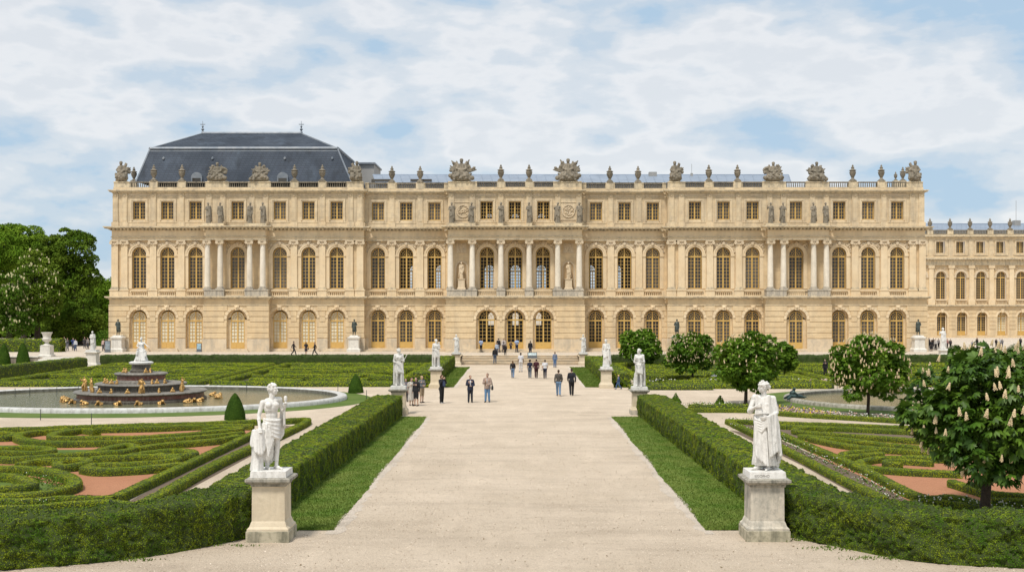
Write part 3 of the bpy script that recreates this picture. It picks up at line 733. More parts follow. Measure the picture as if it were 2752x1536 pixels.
for i, (a, b, Y, wins, kind) in enumerate(GS):
    l, r = E[i]; hw = 1.13 if kind == 'g' else (1.10 if len(wins) == 1 else .97); zt = zz(777.5); zb = zz(876)
    ops = [op(w, Y, hw, zb, zt) for w in wins]
    m = MB(); wall(m, l, r, TZ - .3, gz1, Y, ops, .40)
    returns(m, GS, E, i, TZ - .3, gz1)
    # back ring around the casement at the bottom of the reveal
    for o in ops:
        ih = .86 if kind == 'g' else .72; zs = zt - hw; y2 = Y + .40
        for s in (-1, 1):
            q = sorted((o['x'] + s * ih, o['x'] + s * (hw + .05))); m.quad((q[0], y2, zb), (q[1], y2, zb), (q[1], y2, zs), (q[0], y2, zs))
        izs = zz(780) - ih
        n = 14
        for k in range(n):
            t0, t1 = PI * k / n, PI * (k + 1) / n
            f0 = lambda t: (o['x'] + ih * math.cos(t), y2, izs + ih * math.sin(t)); f1 = lambda t: (o['x'] + (hw + .05) * math.cos(t), y2, zs + (hw + .05) * math.sin(t))
            m.quad(f0(t1), f0(t0), f1(t0), f1(t1))
    # rusticated courses and voussoir rings
    rg = .36
    for k in range(6):
        z0 = zz(850) + k * course + .035; z1 = zz(850) + (k + 1) * course - .03
        segs = [(l - (.06 if i and GS[i - 1][2] > Y or i == 0 else 0), r + (.06 if i + 1 == len(GS) or GS[i + 1][2] > Y else 0))]
        for o in ops:
            zs = o['zt'] - o['hw']; R = o['hw'] + (rg - .05 if z1 > zs else 0.03)
            hh = R if z0 <= zs else math.sqrt(max(0, R * R - (z0 - zs) ** 2))
            if hh <= 0: continue
            ns = []
            for p, q in segs:
                if o['x'] + hh <= p or o['x'] - hh >= q: ns.append((p, q)); continue
                if o['x'] - hh > p: ns.append((p, o['x'] - hh))
                if o['x'] + hh < q: ns.append((o['x'] + hh, q))
            segs = ns
        for p, q in segs:
            if q - p > .12: m.box(p, q, Y - .065, Y + .02, z0, z1)
    m.build('wall', WALL, PAL)
    for o in ops:
        m = MB(); zs = o['zt'] - o['hw']
        for k in range(9):
            a0 = PI * k / 9 + .012; a1 = PI * (k + 1) / 9 - .012
            if k == 4: continue
            ring(m, o['x'], zs, o['hw'] + .02, o['hw'] + rg - .06, Y - .062, Y + .02, 4, a0, a1)
        m.prism([(o['x'] - .17, o['zt'] - .1), (o['x'] + .17, o['zt'] - .1), (o['x'] + .27, zz(767)), (o['x'] - .27, zz(767))], Y - .16, Y + .02)
        m.ell((o['x'], Y - .17, o['zt'] + .22), (.15, .10, .2), None, 10, 7); m.ell((o['x'], Y - .25, o['zt'] + .2), (.05, .07, .09), None, 8, 6)
        m.build('arch_surround', WALLP, PAL)
    m = MB()
    zpl = zz(851); cur = l - (.12 if i == 0 or GS[i - 1][2] > Y else 0)
    for o in ops:
        m.box(cur, o['x'] - o['hw'] - .02, Y - .14, Y + .02, TZ - .2, zpl); cur = o['x'] + o['hw'] + .02
        m.box(o['x'] - o['hw'] - .03, cur + .01, Y - .12, Y + .03, TZ - .21, zb - .025)
    m.box(cur, r + (.12 if i + 1 == len(GS) or GS[i + 1][2] > Y else 0), Y - .14, Y + .02, TZ - .2, zpl)
    m.build('plinth', PLINTH, PAL)
    m = MB(); band(m, GS, E, i, gz1, zz(750.5), .10); band(m, GS, E, i, zz(750.5), zz(748), .30); band(m, GS, E, i, zz(748), zz(745), .42); band(m, GS, E, i, zz(768), zz(766.4), .09)
    m.build('string_course', TRIM, PAL)
    for w in wins:
        k = 'gate' if kind == 'g' else 'door'; g = {'c': CURTAIN, 'd': GLASS, 'g': CLEAR}[kind]
        window(k, X(w, Y), Y + .38, zb, PAL, 'french_door', OCHREP if kind == 'c' else OCHRE, g, PO)
        if kind in 'cd' and i not in (3, 5):
            for q in range(2):
                s = MB(); s.box(X(w, Y) - 1.35 - .0 * q, X(w, Y) + 1.35, Y - .55 + .3 * q, Y - .15, TZ, TZ + .16 * (q + 1)); 
                if q == 1: s = MB(); s.box(X(w, Y) - 1.2, X(w, Y) + 1.2, Y - .33, Y + .5, TZ + .155, TZ + .33)
                s.build('door_step', PLINTH, PAL)
# long low steps before the recessed bays and the centre
for (a, b, Y, d) in ((918, 1120, 132.06, 1.1), (1474, 1678, 132.06, 1.1), (1124, 1468, 129.46, 1.0)):
    for q in range(2):
        m = MB(); m.box(X(a, Y), X(b, Y), Y - d + .45 * q, Y - .001 if q == 0 else Y + .3 * 0 - .003, TZ if q == 0 else TZ + .16, TZ + .16 * (q + 1)); m.build('door_step', PLINTH, PAL)

# ---- first floor and attic
FS = [(281, 915, 131.35, [350, 421, 492, 598, 704, 776, 847]), (915, 1126, 132.55, [951, 1022, 1093]), (1126, 1466, 131.2, [1225, 1296, 1366]),
      (1466, 1680, 132.55, [1499, 1571, 1642]), (1680, 2327, 131.35, [1748, 1820, 1893, 2003, 2111, 2184, 2257])]
PORCH = {350: 0, 598: 1, 2003: 1}
E1 = edges(FS); fz0, fz1 = zz(745), zz(570)
GAL = {1022, 1093, 1225, 1296, 1366, 1499, 1571}
for i, (a, b, Y, wins) in enumerate(FS):
    l, r = E1[i]
    ops = [op(w, Y, .79, zz(726), zz(621)) for w in wins]
    m = MB(); wall(m, l, r, fz0, fz1 - .1, Y, ops, .34); returns(m, FS, E1, i, fz0, fz1 - .1)
    if i == 2:      # round-headed niches are built as flat darker panels below
        pass
    m.build('wall', WALL, PAL)
    for o in ops:
        m = MB(); zs = o['zt'] - o['hw']
        ring(m, o['x'], zs, o['hw'] + .0, o['hw'] + .17, Y - .07, Y + .02); ring(m, o['x'], zs, o['hw'] + .17, o['hw'] + .36, Y - .12, Y + .02)
        for s in (-1, 1):
            q = sorted((o['x'] + s * o['hw'], o['x'] + s * (o['hw'] + .42))); m.box(q[0], q[1], Y - .14, Y + .02, zs - .22, zs); m.box(q[0], q[1], Y - .06, Y + .02, zz(726), zs - .22)
            q = sorted((o['x'] + s * (o['hw'] + .42), o['x'] + s * 1.25)); m.box(q[0], q[1], Y - .09, Y + .02, zs - .18, zs - .03)
        m.build('arch_surround', WALLP, PAL)
    rd = random.Random(i * 7 + 1)
    for o in ops:
        m = MB(); m.ell((o['x'], Y - .12, zz(612)), (.2, .13, .26), None, 9, 6)
        for s in (-1, 1):
            for k in range(30):
                t = k / 29.0; x = o['x'] + s * (.12 + 1.12 * t); z = zz(609) - .55 * math.sin(PI * t) * (.35 + .35 * t) - .08 * t
                m.ell((x + rd.uniform(-.05, .05), Y - .05, z + rd.uniform(-.13, .13)), (rd.uniform(.05, .13), .09, rd.uniform(.05, .13)), None, 7, 5)
            for k in range(14):
                m.ell((o['x'] + s * rd.uniform(.95, 1.3), Y - .04, zz(612) - rd.uniform(.2, 1.0)), (rd.uniform(.04, .09), .07, rd.uniform(.05, .14)), None, 7, 5)
        m.build('carved_swags', CARVEDP, PAL, smooth=True, sharp=80)
    for w in wins: window('first', X(w, Y), Y + .3, zz(725.5), PAL, 'window', OCHRE, CLEAR if w in GAL else GLASS, PO)
# entablature sections (projecting over the columns)
NS = [(281, 517, 131.1), (517, 668, 129.95), (668, 915, 131.1), (915, 1127, 132.3), (1127, 1464, 129.75), (1464, 1680, 132.3), (1680, 1932, 131.1), (1932, 2085, 129.95), (2085, 2327, 131.1)]
EN = edges(NS)
for i, s in enumerate(NS):
    y = s[2]; l, r = EN[i]; deep = 131.6 if y < 131.5 else 132.8
    m = MB()
    m.box(l, r, y, deep, zz(604), zz(579))
    m.build('frieze', WALLP, PAL)
    m = MB(); band(m, NS, EN, i, zz(604.5), zz(601), .05); band(m, NS, EN, i, zz(597), zz(594.5), .09); band(m, NS, EN, i, zz(580), zz(578.3), .12)
    band(m, NS, EN, i, zz(575.2), zz(572.6), .62); band(m, NS, EN, i, zz(572.6), zz(570), .74)
    n = int((r - l + .6) / .40)
    for k in range(n):
        x = l - .3 + (k + .5) * (r - l + .6) / n; m.box(x - .10, x + .10, y - .40, y + .02, zz(578.3), zz(575.2) - .002)
    m.build('dentil_cornice', TRIM, PAL)
    m = MB(); m.box(l, r, y + .01, deep + .8, zz(579) + .003, zz(570) - .006); m.build('cornice_core', TRIM, PAL)
# attic
AS = [(285, 914, 131.5, [350, 421, 492, 598, 704, 776, 847]), (914, 1127, 132.7, [951, 1022, 1093]), (1127, 1464, 131.25, [1224, 1295, 1367]),
      (1464, 1680, 132.7, [1499, 1571, 1642]), (1680, 2323, 131.5, [1748, 1820, 1893, 2002, 2111, 2184, 2257])]
EA = edges(AS)
for i, (a, b, Y, wins) in enumerate(AS):
    l, r = EA[i]; ops = [op(w, Y, .69, zz(551.5), zz(506), False) for w in wins]
    m = MB(); wall(m, l, r, zz(570) - .05, zz(470), Y, ops, .3); returns(m, AS, EA, i, zz(570) - .05, zz(470)); m.build('wall', ATTIC, PAL)
    for o in ops:
        m = MB()
        for d, t, w in ((.0, .06, .12), (.12, .10, .16)):
            h = o['hw'] + d
            for s in (-1, 1): q = sorted((o['x'] + s * h, o['x'] + s * (h + w))); m.box(q[0], q[1], Y - t, Y + .02, o['zb'] - d - w, o['zt'] + d)
            m.box(o['x'] - h - w, o['x'] + h + w, Y - t, Y + .02, o['zt'] + d + .002, o['zt'] + d + w)
        m.box(o['x'] - 1.15, o['x'] + 1.15, Y - .2, Y + .02, o['zb'] - .36, o['zb'] - .25)
        m.build('window_surround', ATTIC, PAL)
    m = MB(); band(m, AS, EA, i, zz(570), zz(559.5), .16); m.build('attic_base', ATTIC, PAL)
    m = MB(); band(m, AS, EA, i, zz(494.5), zz(493), .08); band(m, AS, EA, i, zz(485), zz(482), .12); band(m, AS, EA, i, zz(482), zz(479.5), .36); band(m, AS, EA, i, zz(479.5), zz(477), .46); m.build('attic_cornice', TRIM, PAL)
    rd = random.Random(i + 50)
    for o in ops:
        m = MB(); m.box(o['x'] - 1.12, o['x'] + 1.12, Y - .025, Y + .01, zz(489) - .12, zz(489) + .12)
        for k in range(26): m.ell((o['x'] + rd.uniform(-1.05, 1.05), Y - .02, zz(489) + rd.uniform(-.09, .09)), (rd.uniform(.04, .10), .05, rd.uniform(.03, .07)), None, 6, 4)
        m.build('carved_frieze', CARVEDP, PAL)
    for w in wins: window('attic', X(w, Y), Y + .26, zz(551), PAL, 'attic_window', OCHRE, CLEAR if i == 2 else GLASS, PO)
# pilasters (flat) and attic strips
def pil(px, Y, w=.36):
    x = X(px, Y); m = MB(); z0, z1 = zz(728), zz(604)
    m.box(x - w, x + w, Y - .22, Y + .02, z0 + .28, z1 - .52)
    p = m.build('pilaster', WALLP, PAL)
    m = MB(); m.box(x - w - .10, x + w + .10, Y - .34, Y + .02, z0, z0 + .13); m.box(x - w - .05, x + w + .05, Y - .29, Y + .02, z0 + .13, z0 + .28); m.build('pilaster_base', TRIM, p)
    m = MB(); m.box(x - w - .12, x + w + .12, Y - .36, Y + .02, z1 - .14, z1 - .002); m.box(x - w, x + w, Y - .24, Y + .02, z1 - .52, z1 - .14)
    for s in (-1, 1): m.tube([(x + s * (w + .02), Y - .38, z1 - .30), (x + s * (w + .02), Y, z1 - .30)], .17, 10); m.ell((x + s * .16, Y - .27, z1 - .44), (.13, .08, .10), None, 8, 5)
    m.build('capital', CARVEDP, p)
    m = MB(); m.box(x - w - .16, x + w + .16, Y - .36, Y + .02, zz(745) + .002, z0 - .12); m.box(x - w - .22, x + w + .22, Y - .42, Y + .02, z0 - .12, z0 - .002); m.build('pilaster_pedestal', WALLP, PAL)
def strip(px, Y, w=.30):
    x = X(px, Y); m = MB(); m.box(x - w, x + w, Y - .10, Y + .02, zz(559), zz(486)); m.box(x - w + .1, x + w - .1, Y - .13, Y, zz(555), zz(499))
    m.box(x - w - .1, x + w + .1, Y - .24, Y + .02, zz(569.7), zz(558)); m.ell((x, Y - .12, zz(491)), (.15, .07, .13), None, 8, 5)
    m.build('attic_pilaster', ATTIC, PAL)
for px in (290, 314, 386, 457, 740, 811, 880, 906): pil(px, 131.35)
for px in (986, 1057, 1536, 1607): pil(px, 132.55)
for px in (1688, 1714, 1785, 1858, 2150, 2223, 2295, 2319): pil(px, 131.35)
for px in (291, 314, 386, 457, 526, 561, 634, 668, 740, 811, 882, 905): strip(px, 131.5)
for px in (986, 1057, 1536, 1607): strip(px, 132.7)
for px in (1136, 1188, 1260, 1331, 1403, 1456): strip(px, 131.25)
for px in (1689, 1714, 1785, 1858, 1936, 1971, 2043, 2078, 2150, 2223, 2295, 2318): strip(px, 131.5)
# full round columns
def column(px, Y):
    x = X(px, Y); z0, z1 = zz(728), zz(604.5)
    prof = [(.325, z0 + .30), (.322, z0 + 1.5), (.31, z0 + 2.6), (.285, z0 + 3.9), (.268, z1 - .50)]
    m = MB(); m.lathe(prof, (x, Y, 0), 20); c = m.build('column', COLUMN, PAL, smooth=True)
    m = MB(); m.box(x - .44, x + .44, Y - .44, Y + .44, z0, z0 + .10); m.lathe([(.43, z0 + .101), (.44, z0 + .15), (.38, z0 + .19), (.36, z0 + .22), (.40, z0 + .26), (.33, z0 + .31)], (x, Y, 0), 20); m.build('column_base', MOTTLE, c, smooth=True)
    m = MB(); m.box(x - .43, x + .43, Y - .43, Y + .43, z1 - .13, z1 - .002); m.lathe([(.275, z1 - .52), (.29, z1 - .46), (.31, z1 - .4), (.36, z1 - .30), (.33, z1 - .131)], (x, Y, 0), 16)
    for s in (-1, 1):
        for q in (-1, 1): m.tube([(x + s * .30, Y + q * .43, z1 - .28), (x + s * .30, Y + q * .2, z1 - .28)], .165, 10)
        m.ell((x + s * .13, Y - .34, z1 - .42), (.12, .08, .10), None, 8, 5)
    m.build('capital', CARVEDP, c, smooth=True)
PY = {'p': 130.35, 'c': 130.15}
for px in (522, 554, 628, 661): column(px, PY['p'])
for px in (1133, 1188, 1260, 1331, 1403, 1457): column(px, PY['c'])
for px in (1938, 1971, 2047, 2079): column(px, PY['p'])
# blocks under the columns
def block(a, b, ya, yb):
    m = MB(); z0, z1 = zz(745) + .002, zz(728); m.box(X(a, ya), X(b, ya), ya, yb, z0, z1 - .12); m.box(X(a, ya) - .05, X(b, ya) + .05, ya - .06, yb, z1 - .12, z1 - .002); m.build('column_pedestal', MOTTLE, PAL)
for a, b in ((513, 563), (615, 674), (1929, 1979), (2033, 2089)): block(a, b, 129.85, 131.3)
for a, b in ((1124, 1200), (1249, 1271), (1320, 1342), (1391, 1468)): block(a, b, 129.65, 131.15)
BSH = [(.075, 0), (.075, .05), (.045, .08), (.085, .18), (.085, .24), (.045, .38), (.04, .42), (.065, .47), (.065, .50)]
def balustrade(x0, x1, Y, z0, z1, mat, parent=PAL, name='balustrade', gap=.215):
    m = MB(); hb, hr = .13, .13; m.box(x0, x1, Y - .14, Y + .14, z0, z0 + hb); m.box(x0, x1, Y - .16, Y + .16, z1 - hr, z1)
    n = max(2, int((x1 - x0) / gap)); k = (z1 - z0 - hb - hr) / .50
    for i in range(n):
        m.lathe([(r * .8, z * k) for r, z in BSH], (x0 + (i + .5) * (x1 - x0) / n, Y, z0 + hb), 7, cap=False)
    return m.build(name, mat, parent)
z0, z1 = zz(745) + .002, zz(729)
for (i, s) in enumerate(FS):
    for w in s[3]:
        if w in (598, 2003): a, b, y = (563.5, 614.5, 130.2) if w == 598 else (1979.5, 2032.5, 130.2)
        elif i == 2: a, b, y = w - 24 + 2, w + 24 - 1, 130.0
        else: a, b, y = w - 21, w + 21, s[2] - .28
        balustrade(X(a, y), X(b, y), y, z0, z1, WALLP)
# parapet wall pieces between the window balustrades of the flat bays
for i in (0, 1, 3, 4):
    s = FS[i]; l, r = E1[i]; Y = s[2]; m = MB(); cur = l
    skip = {0: (X(513, 129.85), X(674, 129.85)), 4: (X(1929, 129.85), X(2089, 129.85))}.get(i)
    for w in s[3]:
        if w in (598, 2003): m.box(cur, skip[0], Y - .26, Y + .02, z0, z1 - .02); cur = skip[1]; continue
        a, b = X(w - 21, Y - .28), X(w + 21, Y - .28)
        m.box(cur, a, Y - .26, Y + .02, z0, z1 - .02); cur = b
    m.box(cur, r, Y - .26, Y + .02, z0, z1 - .02); m.box(l + .01, r - .01, Y - .25, Y - .1, z0 - .003, z0 + .04); m.build('parapet', WALLP, PAL)
# flat niches between the end columns of the centre
for px in (1161, 1430):
    Y = 131.2; x = X(px, Y); m = MB(); r = .56; zs, zb = zz(672), zz(727)
    ring(m, x, zs, r, r + .14, Y - .08, Y + .02)
    for s in (-1, 1): q = sorted((x + s * r, x + s * (r + .14))); m.box(q[0], q[1], Y - .08, Y + .02, zb, zs)
    m.build('niche_frame', CARVEDP, PAL); m = MB()
    m.box(x - .55, x + .55, Y - .1, Y + .02, zz(636), zz(612)); m.box(x - .42, x + .42, Y - .14, Y - .05, zz(633), zz(615))
    rd = random.Random(px)
    for k in range(26): m.ell((x + rd.uniform(-.36, .36), Y - .15, zz(624) + rd.uniform(-.32, .32)), (rd.uniform(.05, .12), .06, rd.uniform(.05, .12)), None, 7, 5)
    m.build('relief_panel', CARVEDP, PAL)
    m = MB(); N = 10                                               # flat backing in a darker stone tone, set just before the wall face
    m.quad((x - r, Y - .012, zb), (x + r, Y - .012, zb), (x + r, Y - .012, zs), (x - r, Y - .012, zs))
    m.add([(x, Y - .012, zs)] + [(x + r * math.cos(PI * k / N), Y - .012, zs + r * math.sin(PI * k / N)) for k in range(N + 1)], [(0, k + 1, k + 2) for k in range(N)])
    m.build('niche', stone('niche_stone', (.56, .41, .24), (.50, .36, .2), (.3, .24, .16), bricks=False), PAL)
# carved coats of arms on the centre attic
for px in (1165, 1430):
    Y = 131.25; x = X(px, Y); m = MB(); rd = random.Random(px)
    ring(m, x, zz(530), .62, .74, Y - .09, Y + .01, 20, 0, 2 * PI)
    for k in range(44):
        a = rd.uniform(0, 2 * PI); q = rd.uniform(.1, .95); m.ell((x + q * math.cos(a) * .8, Y - .03, zz(530) + q * math.sin(a) * .72), (rd.uniform(.04, .13), .08, rd.uniform(.04, .1)), None, 7, 5)
    m.box(x - 1.05, x + 1.05, Y - .06, Y + .02, zz(509), zz(507.5)); m.box(x - 1.05, x + 1.05, Y - .06, Y + .02, zz(553), zz(551.5))
    m.build('carved_arms', CARVEDP, PAL)
# plinth ledges under the cornice statues
for a, b, Y in ((512, 565, 130.3), (617, 672, 130.3), (1925, 1979, 130.3), (2032, 2085, 130.3), (1128, 1196, 130.1), (1396, 1464, 130.1), (1253, 1266, 130.1), (1324, 1338, 130.1)):
    m = MB(); m.box(X(a, Y), X(b, Y), Y - .45, Y + .45, zz(570) + .002, zz(563)); m.build('statue_ledge', TRIM, PAL)
# ---- roof parapet with balusters
RB = [[(328.7, 376), (397.5, 445.6), (468, 516.6), (575.5, 624), (681, 730), (752, 800.5), (822.5, 872)], [(927.7, 975), (999, 1046), (1069.5, 1117)], [(1200, 1249.7), (1272, 1320.6), (1343.8, 1391.5)],
      [(1475, 1523), (1547, 1595), (1619, 1666.5)], [(1724, 1771.6), (1795.8, 1844), (1868.5, 1917.7), (1977.5, 2026.7), (2086, 2135), (2158.7, 2207.5), (2231, 2280.6)]]
rz0, rz1 = zz(477) + .002, zz(455.5)
for i, s in enumerate(AS):
    l, r = EA[i]; Y = s[2] + .1; m = MB(); cur = l + .02
    m.box(l + .01, r - .01, Y - .08, Y + .4, rz0, zz(472))
    for a, b in RB[i]:
        m.box(cur, X(a, Y), Y, Y + .34, zz(472) + .001, rz1 - .1); m.box(cur - .02, X(a, Y), Y - .06, Y + .38, rz1 - .1, rz1); cur = X(b, Y)
    m.box(cur, r - .02, Y, Y + .34, zz(472) + .001, rz1 - .1); m.box(cur, r - .01, Y - .06, Y + .38, rz1 - .1, rz1)
    m.build('roof_parapet', TRIM, PAL)
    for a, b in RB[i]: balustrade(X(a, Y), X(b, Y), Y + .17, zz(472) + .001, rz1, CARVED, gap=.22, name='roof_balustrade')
    for px in {0: (387, 458, 741, 811), 1: (986, 1057), 2: (1260, 1331), 3: (1534, 1605), 4: (1783, 1855, 2145, 2217)}[i]:
        m = MB(); m.box(X(px, Y) - .42, X(px, Y) + .42, Y - .12, Y + .46, zz(472) + .003, rz1 + .04); m.build('urn_pedestal', TRIM, PAL)
m = MB(); m.box(EA[0][0] + .4, EA[4][1] - .4, 133.2, 150, zz(479), zz(478)); m.build('roof_deck', ZINCD, PAL)
m = MB(); m.quad((EA[0][0], 145.5, 0), (EA[0][0], 132.4, 0), (EA[0][0], 132.4, 18.5), (EA[0][0], 145.5, 18.5))
m.quad((EA[4][1], 132.4, 0), (EA[4][1], 145.5, 0), (EA[4][1], 145.5, 18.5), (EA[4][1], 132.4, 18.5))
xl, xr = X(985, 132), X(1610, 132)
m.quad((xl, 145.2, 0), (EA[0][0], 145.2, 0), (EA[0][0], 145.2, 18.5), (xl, 145.2, 18.5)); m.quad((EA[4][1], 145.2, 0), (xr, 145.2, 0), (xr, 145.2, 18.5), (EA[4][1], 145.2, 18.5)); m.build('rear_wall', WALL, PAL)
# the rooms behind the central windows: their far windows let the daylight show through
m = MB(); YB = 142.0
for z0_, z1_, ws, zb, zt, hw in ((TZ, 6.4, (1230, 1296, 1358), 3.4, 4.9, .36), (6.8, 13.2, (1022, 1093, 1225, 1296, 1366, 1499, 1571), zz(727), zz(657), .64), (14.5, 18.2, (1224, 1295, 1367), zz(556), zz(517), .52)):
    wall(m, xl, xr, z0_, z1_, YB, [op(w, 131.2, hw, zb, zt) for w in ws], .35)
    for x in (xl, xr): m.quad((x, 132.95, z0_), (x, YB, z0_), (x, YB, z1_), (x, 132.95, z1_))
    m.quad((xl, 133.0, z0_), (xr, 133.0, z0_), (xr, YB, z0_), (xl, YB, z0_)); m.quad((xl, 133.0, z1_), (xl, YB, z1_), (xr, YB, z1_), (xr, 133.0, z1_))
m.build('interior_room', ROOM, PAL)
for ws, zb, hw, h, kw in (((1225, 1296, 1366, 1022, 1093, 1499, 1571), zz(727), .64, zz(657) - zz(727), dict(arch=True, trans=2.2, rows=6)), ((1224, 1295, 1367), zz(556), .52, zz(517) - zz(556), dict(arch=True, trans=1.1, rows=3))):
    for w in ws:
        mm, p = window_parts(hw, h, bar=.05, **kw); mm.build('rear_window', OCHREP, PAL, loc=(X(w, 131.2) - PO[0], YB + .1 - PO[1], zb - PO[2]))
# ---- mansard roof over the left pavilion
def Q(px, py, Y): return Vector((X(px, Y), Y, Z(py, Y)))
e1, e2 = Q(342, 457, 134), Q(884, 457, 134); b1, b2 = Q(378, 374, 136.5), Q(849, 373.5, 136.5); r1, r2 = Q(510, 336, 143), Q(758, 336, 143)
e3, e4 = Vector((e2.x, 152, e2.z)), Vector((e1.x, 152, e1.z)); b3, b4 = Vector((b2.x, 149.5, b2.z)), Vector((b1.x, 149.5, b1.z))
def lower(t, a, b): return a.lerp(b, t)
m = MB()
for a, b, c, d in ((e1, e2, b2, b1), (e2, e3, b3, b2), (e3, e4, b4, b3), (e4, e1, b1, b4)): m.quad(a, b, c, d)
m.quad(b1, b2, r2, r1); m.add([b2, b3, r2], [(0, 1, 2)]); m.quad(b3, b4, r1, r2); m.add([b4, b1, r1], [(0, 1, 2)])
MR = m.build('mansard_roof', SLATE, PAL)
m = MB(); d = .28
for a, b in ((b1, b2), (b2, b3), (b3, b4), (b4, b1)):
    m.tube([a, b], .20, 8); m.tube([a - V3(0, .12, .34), b - V3(0, .12, .34)], .10, 6)
m.tube([r1, r2], .22, 8)
for a, b in ((b1, r1), (b2, r2), (e1, b1), (e2, b2)): m.tube([a, b], .10, 6)
m.build('lead_flashing', ZINCD, MR)
for p in (r1, r2):
    m = MB(); m.lathe([(.16, 0), (.16, .2), (.07, .3), (.2, .5), (.06, .65), (.13, .85), (.04, 1.0), (.02, 1.5)], p, 8); m.build('roof_finial', ZINCD, MR, smooth=True)
    m = MB(); m.box(p.x - .3, p.x + .3, p.y - .03, p.y + .03, p.z + 1.05, p.z + 1.13); m.build('finial_crossbar', ZINCD, MR)
for px, py in ((412, 399), (535, 399), (717, 399), (836, 399)):
    t = (457 - py) / 83.0; Y = 134 + 2.5 * t; c = Q(px, py, Y); m = MB(); m.ell(c, (.17, .24, .2), None, 10, 7); m.tube([c + V3(0, -.28, 0), c + V3(0, 0, 0)], .11, 10); m.build('round_dormer', ZINCD, MR, smooth=True)
for px in (496, 712):
    Y = 134.15; c = Q(px, 452, Y); m = MB(); m.box(c.x - .62, c.x + .62, Y - .3, Y + .6, c.z - .35, c.z + .2); ring(m, c.x, c.z + .2, .0, .62, Y - .3, Y + .3, 10); m.build('low_dormer', ZINCD, MR)
    m = MB(); m.box(c.x - .46, c.x + .46, Y - .33, Y - .25, c.z - .25, c.z + .15); m.build('dormer_pane', GLASS, MR)
m = MB(); m.box(X(903, 150), X(941, 150), 150, 157, 18, Z(413, 150)); m.build('roof_block', PENT, PAL)
m = MB(); m.box(X(900, 150), X(944, 150), 149.7, 157.3, Z(413, 150), Z(409, 150)); m.build('roof_block_coping', ZINCD, PAL)
# ---- long standing seam roof
la, lb, ua, ub = Q(945, 459, 134), Q(1990, 459, 134), Q(938, 440.5, 143), Q(1984, 440.5, 143)
m = MB(); m.quad(la, lb, ub, ua); m.quad(ua, ub, ub + V3(0, 7, -1.4), ua + V3(0, 7, -1.4)); n = 46
for k in range(n + 1):
    a, b = la.lerp(lb, k / n), ua.lerp(ub, k / n); m.tube([a + V3(0, 0, .02), b + V3(0, 0, .02)], .05, 5)
m.tube([ua, ub], .11, 6); LR = m.build('seam_roof', ZINC, PAL)
m = MB(); c = Q(1642, 440, 142); m.box(c.x - .45, c.x + .45, 141.6, 142.6, c.z - .3, c.z + .32); m.build('roof_vent', PENT, LR)
m = MB(); c = Q(1740, 441, 142); m.tube([c, c + V3(0, 0, 1.35)], .025, 5); m.box(c.x - .14, c.x + .14, 141.9, 142.1, c.z - .1, c.z + .25); m.build('roof_aerial', PENT, LR)
for px in (962, 1060): 
    m = MB(); c = Q(px, 455, 135); m.box(c.x - 1.2, c.x + 1.2, 134.6, 135.4, c.z - .2, c.z + .16); m.build('skylight', GLASS, LR)
# ------------------------------------------------------------------ the far wing at the right
WY = 188.0
WING = empty('palace_wing', (X(2480, WY), WY, TZ), 'lower cream stone wing standing further back at the right behind the palace corner', 'palace wing'); WO = off(WING)
wx = [2330.5 + 50.55 * k - 12 for k in range(9)]; wl, wr = X(2300, WY), X(2744, WY)
def zw(py): return Z(py, WY)
m = MB(); ops = [op(w + 1, WY, .80, TZ + .35, zw(784.5)) for w in wx]; wall(m, wl, wr, TZ - .3, zw(771), WY, ops, .6)
cz = [TZ + 1.3 + k * .62 for k in range(8)]
for z in cz:
    if z > zw(775): break
    cur = wl
    for o in ops:
        zs = o['zt'] - o['hw']; R = o['hw'] + .3; hh = R if z < zs else math.sqrt(max(0, R * R - (z - zs) ** 2))
        m.box(cur, o['x'] - hh, WY - .06, WY + .02, z + .05, z + .57); cur = o['x'] + hh
    m.box(cur, wr, WY - .06, WY + .02, z + .05, z + .57)
m.build('wall', WALL, WING)
for o in ops:
    m = MB(); ring(m, o['x'], o['zt'] - o['hw'], o['hw'] + .02, o['hw'] + .32, WY - .07, WY + .02)
    m.prism([(o['x'] - .16, o['zt'] - .1), (o['x'] + .16, o['zt'] - .1), (o['x'] + .26, o['zt'] + .55), (o['x'] - .26, o['zt'] + .55)], WY - .16, WY + .02)
    m.build('arch_surround', WALLP, WING)
m = MB(); m.box(wl, wr, WY - .3, WY + .02, zw(771), zw(769)); m.box(wl, wr, WY - .42, WY + .02, zw(769), zw(766.5)); m.build('string_course', TRIM, WING)
ops1 = [op(w, WY, .80, zw(753), zw(682.5)) for w in wx]
m = MB(); wall(m, wl, wr, zw(768), zw(645), WY + .3, ops1, .34); m.build('wall', WALL, WING)
rd = random.Random(5)
for o in ops1:
    m = MB(); zs = o['zt'] - o['hw']; ring(m, o['x'], zs, o['hw'], o['hw'] + .34, WY + .18, WY + .32)
    for s in (-1, 1):
        q = sorted((o['x'] + s * o['hw'], o['x'] + s * (o['hw'] + .4))); m.box(q[0], q[1], WY + .17, WY + .32, zs - .2, zs)
        for k in range(12): m.ell((o['x'] + s * rd.uniform(.2, 1.2), WY + .27, o['zt'] + .35 + rd.uniform(-.15, .25)), (rd.uniform(.05, .12), .08, rd.uniform(.05, .12)), None, 7, 5)
    m.build('arch_surround', CARVEDP, WING)
for w in wx: balustrade(X(w - 14, WY), X(w + 14, WY), WY + .1, zw(766.5) + .002, zw(753.5), WALLP, WING)
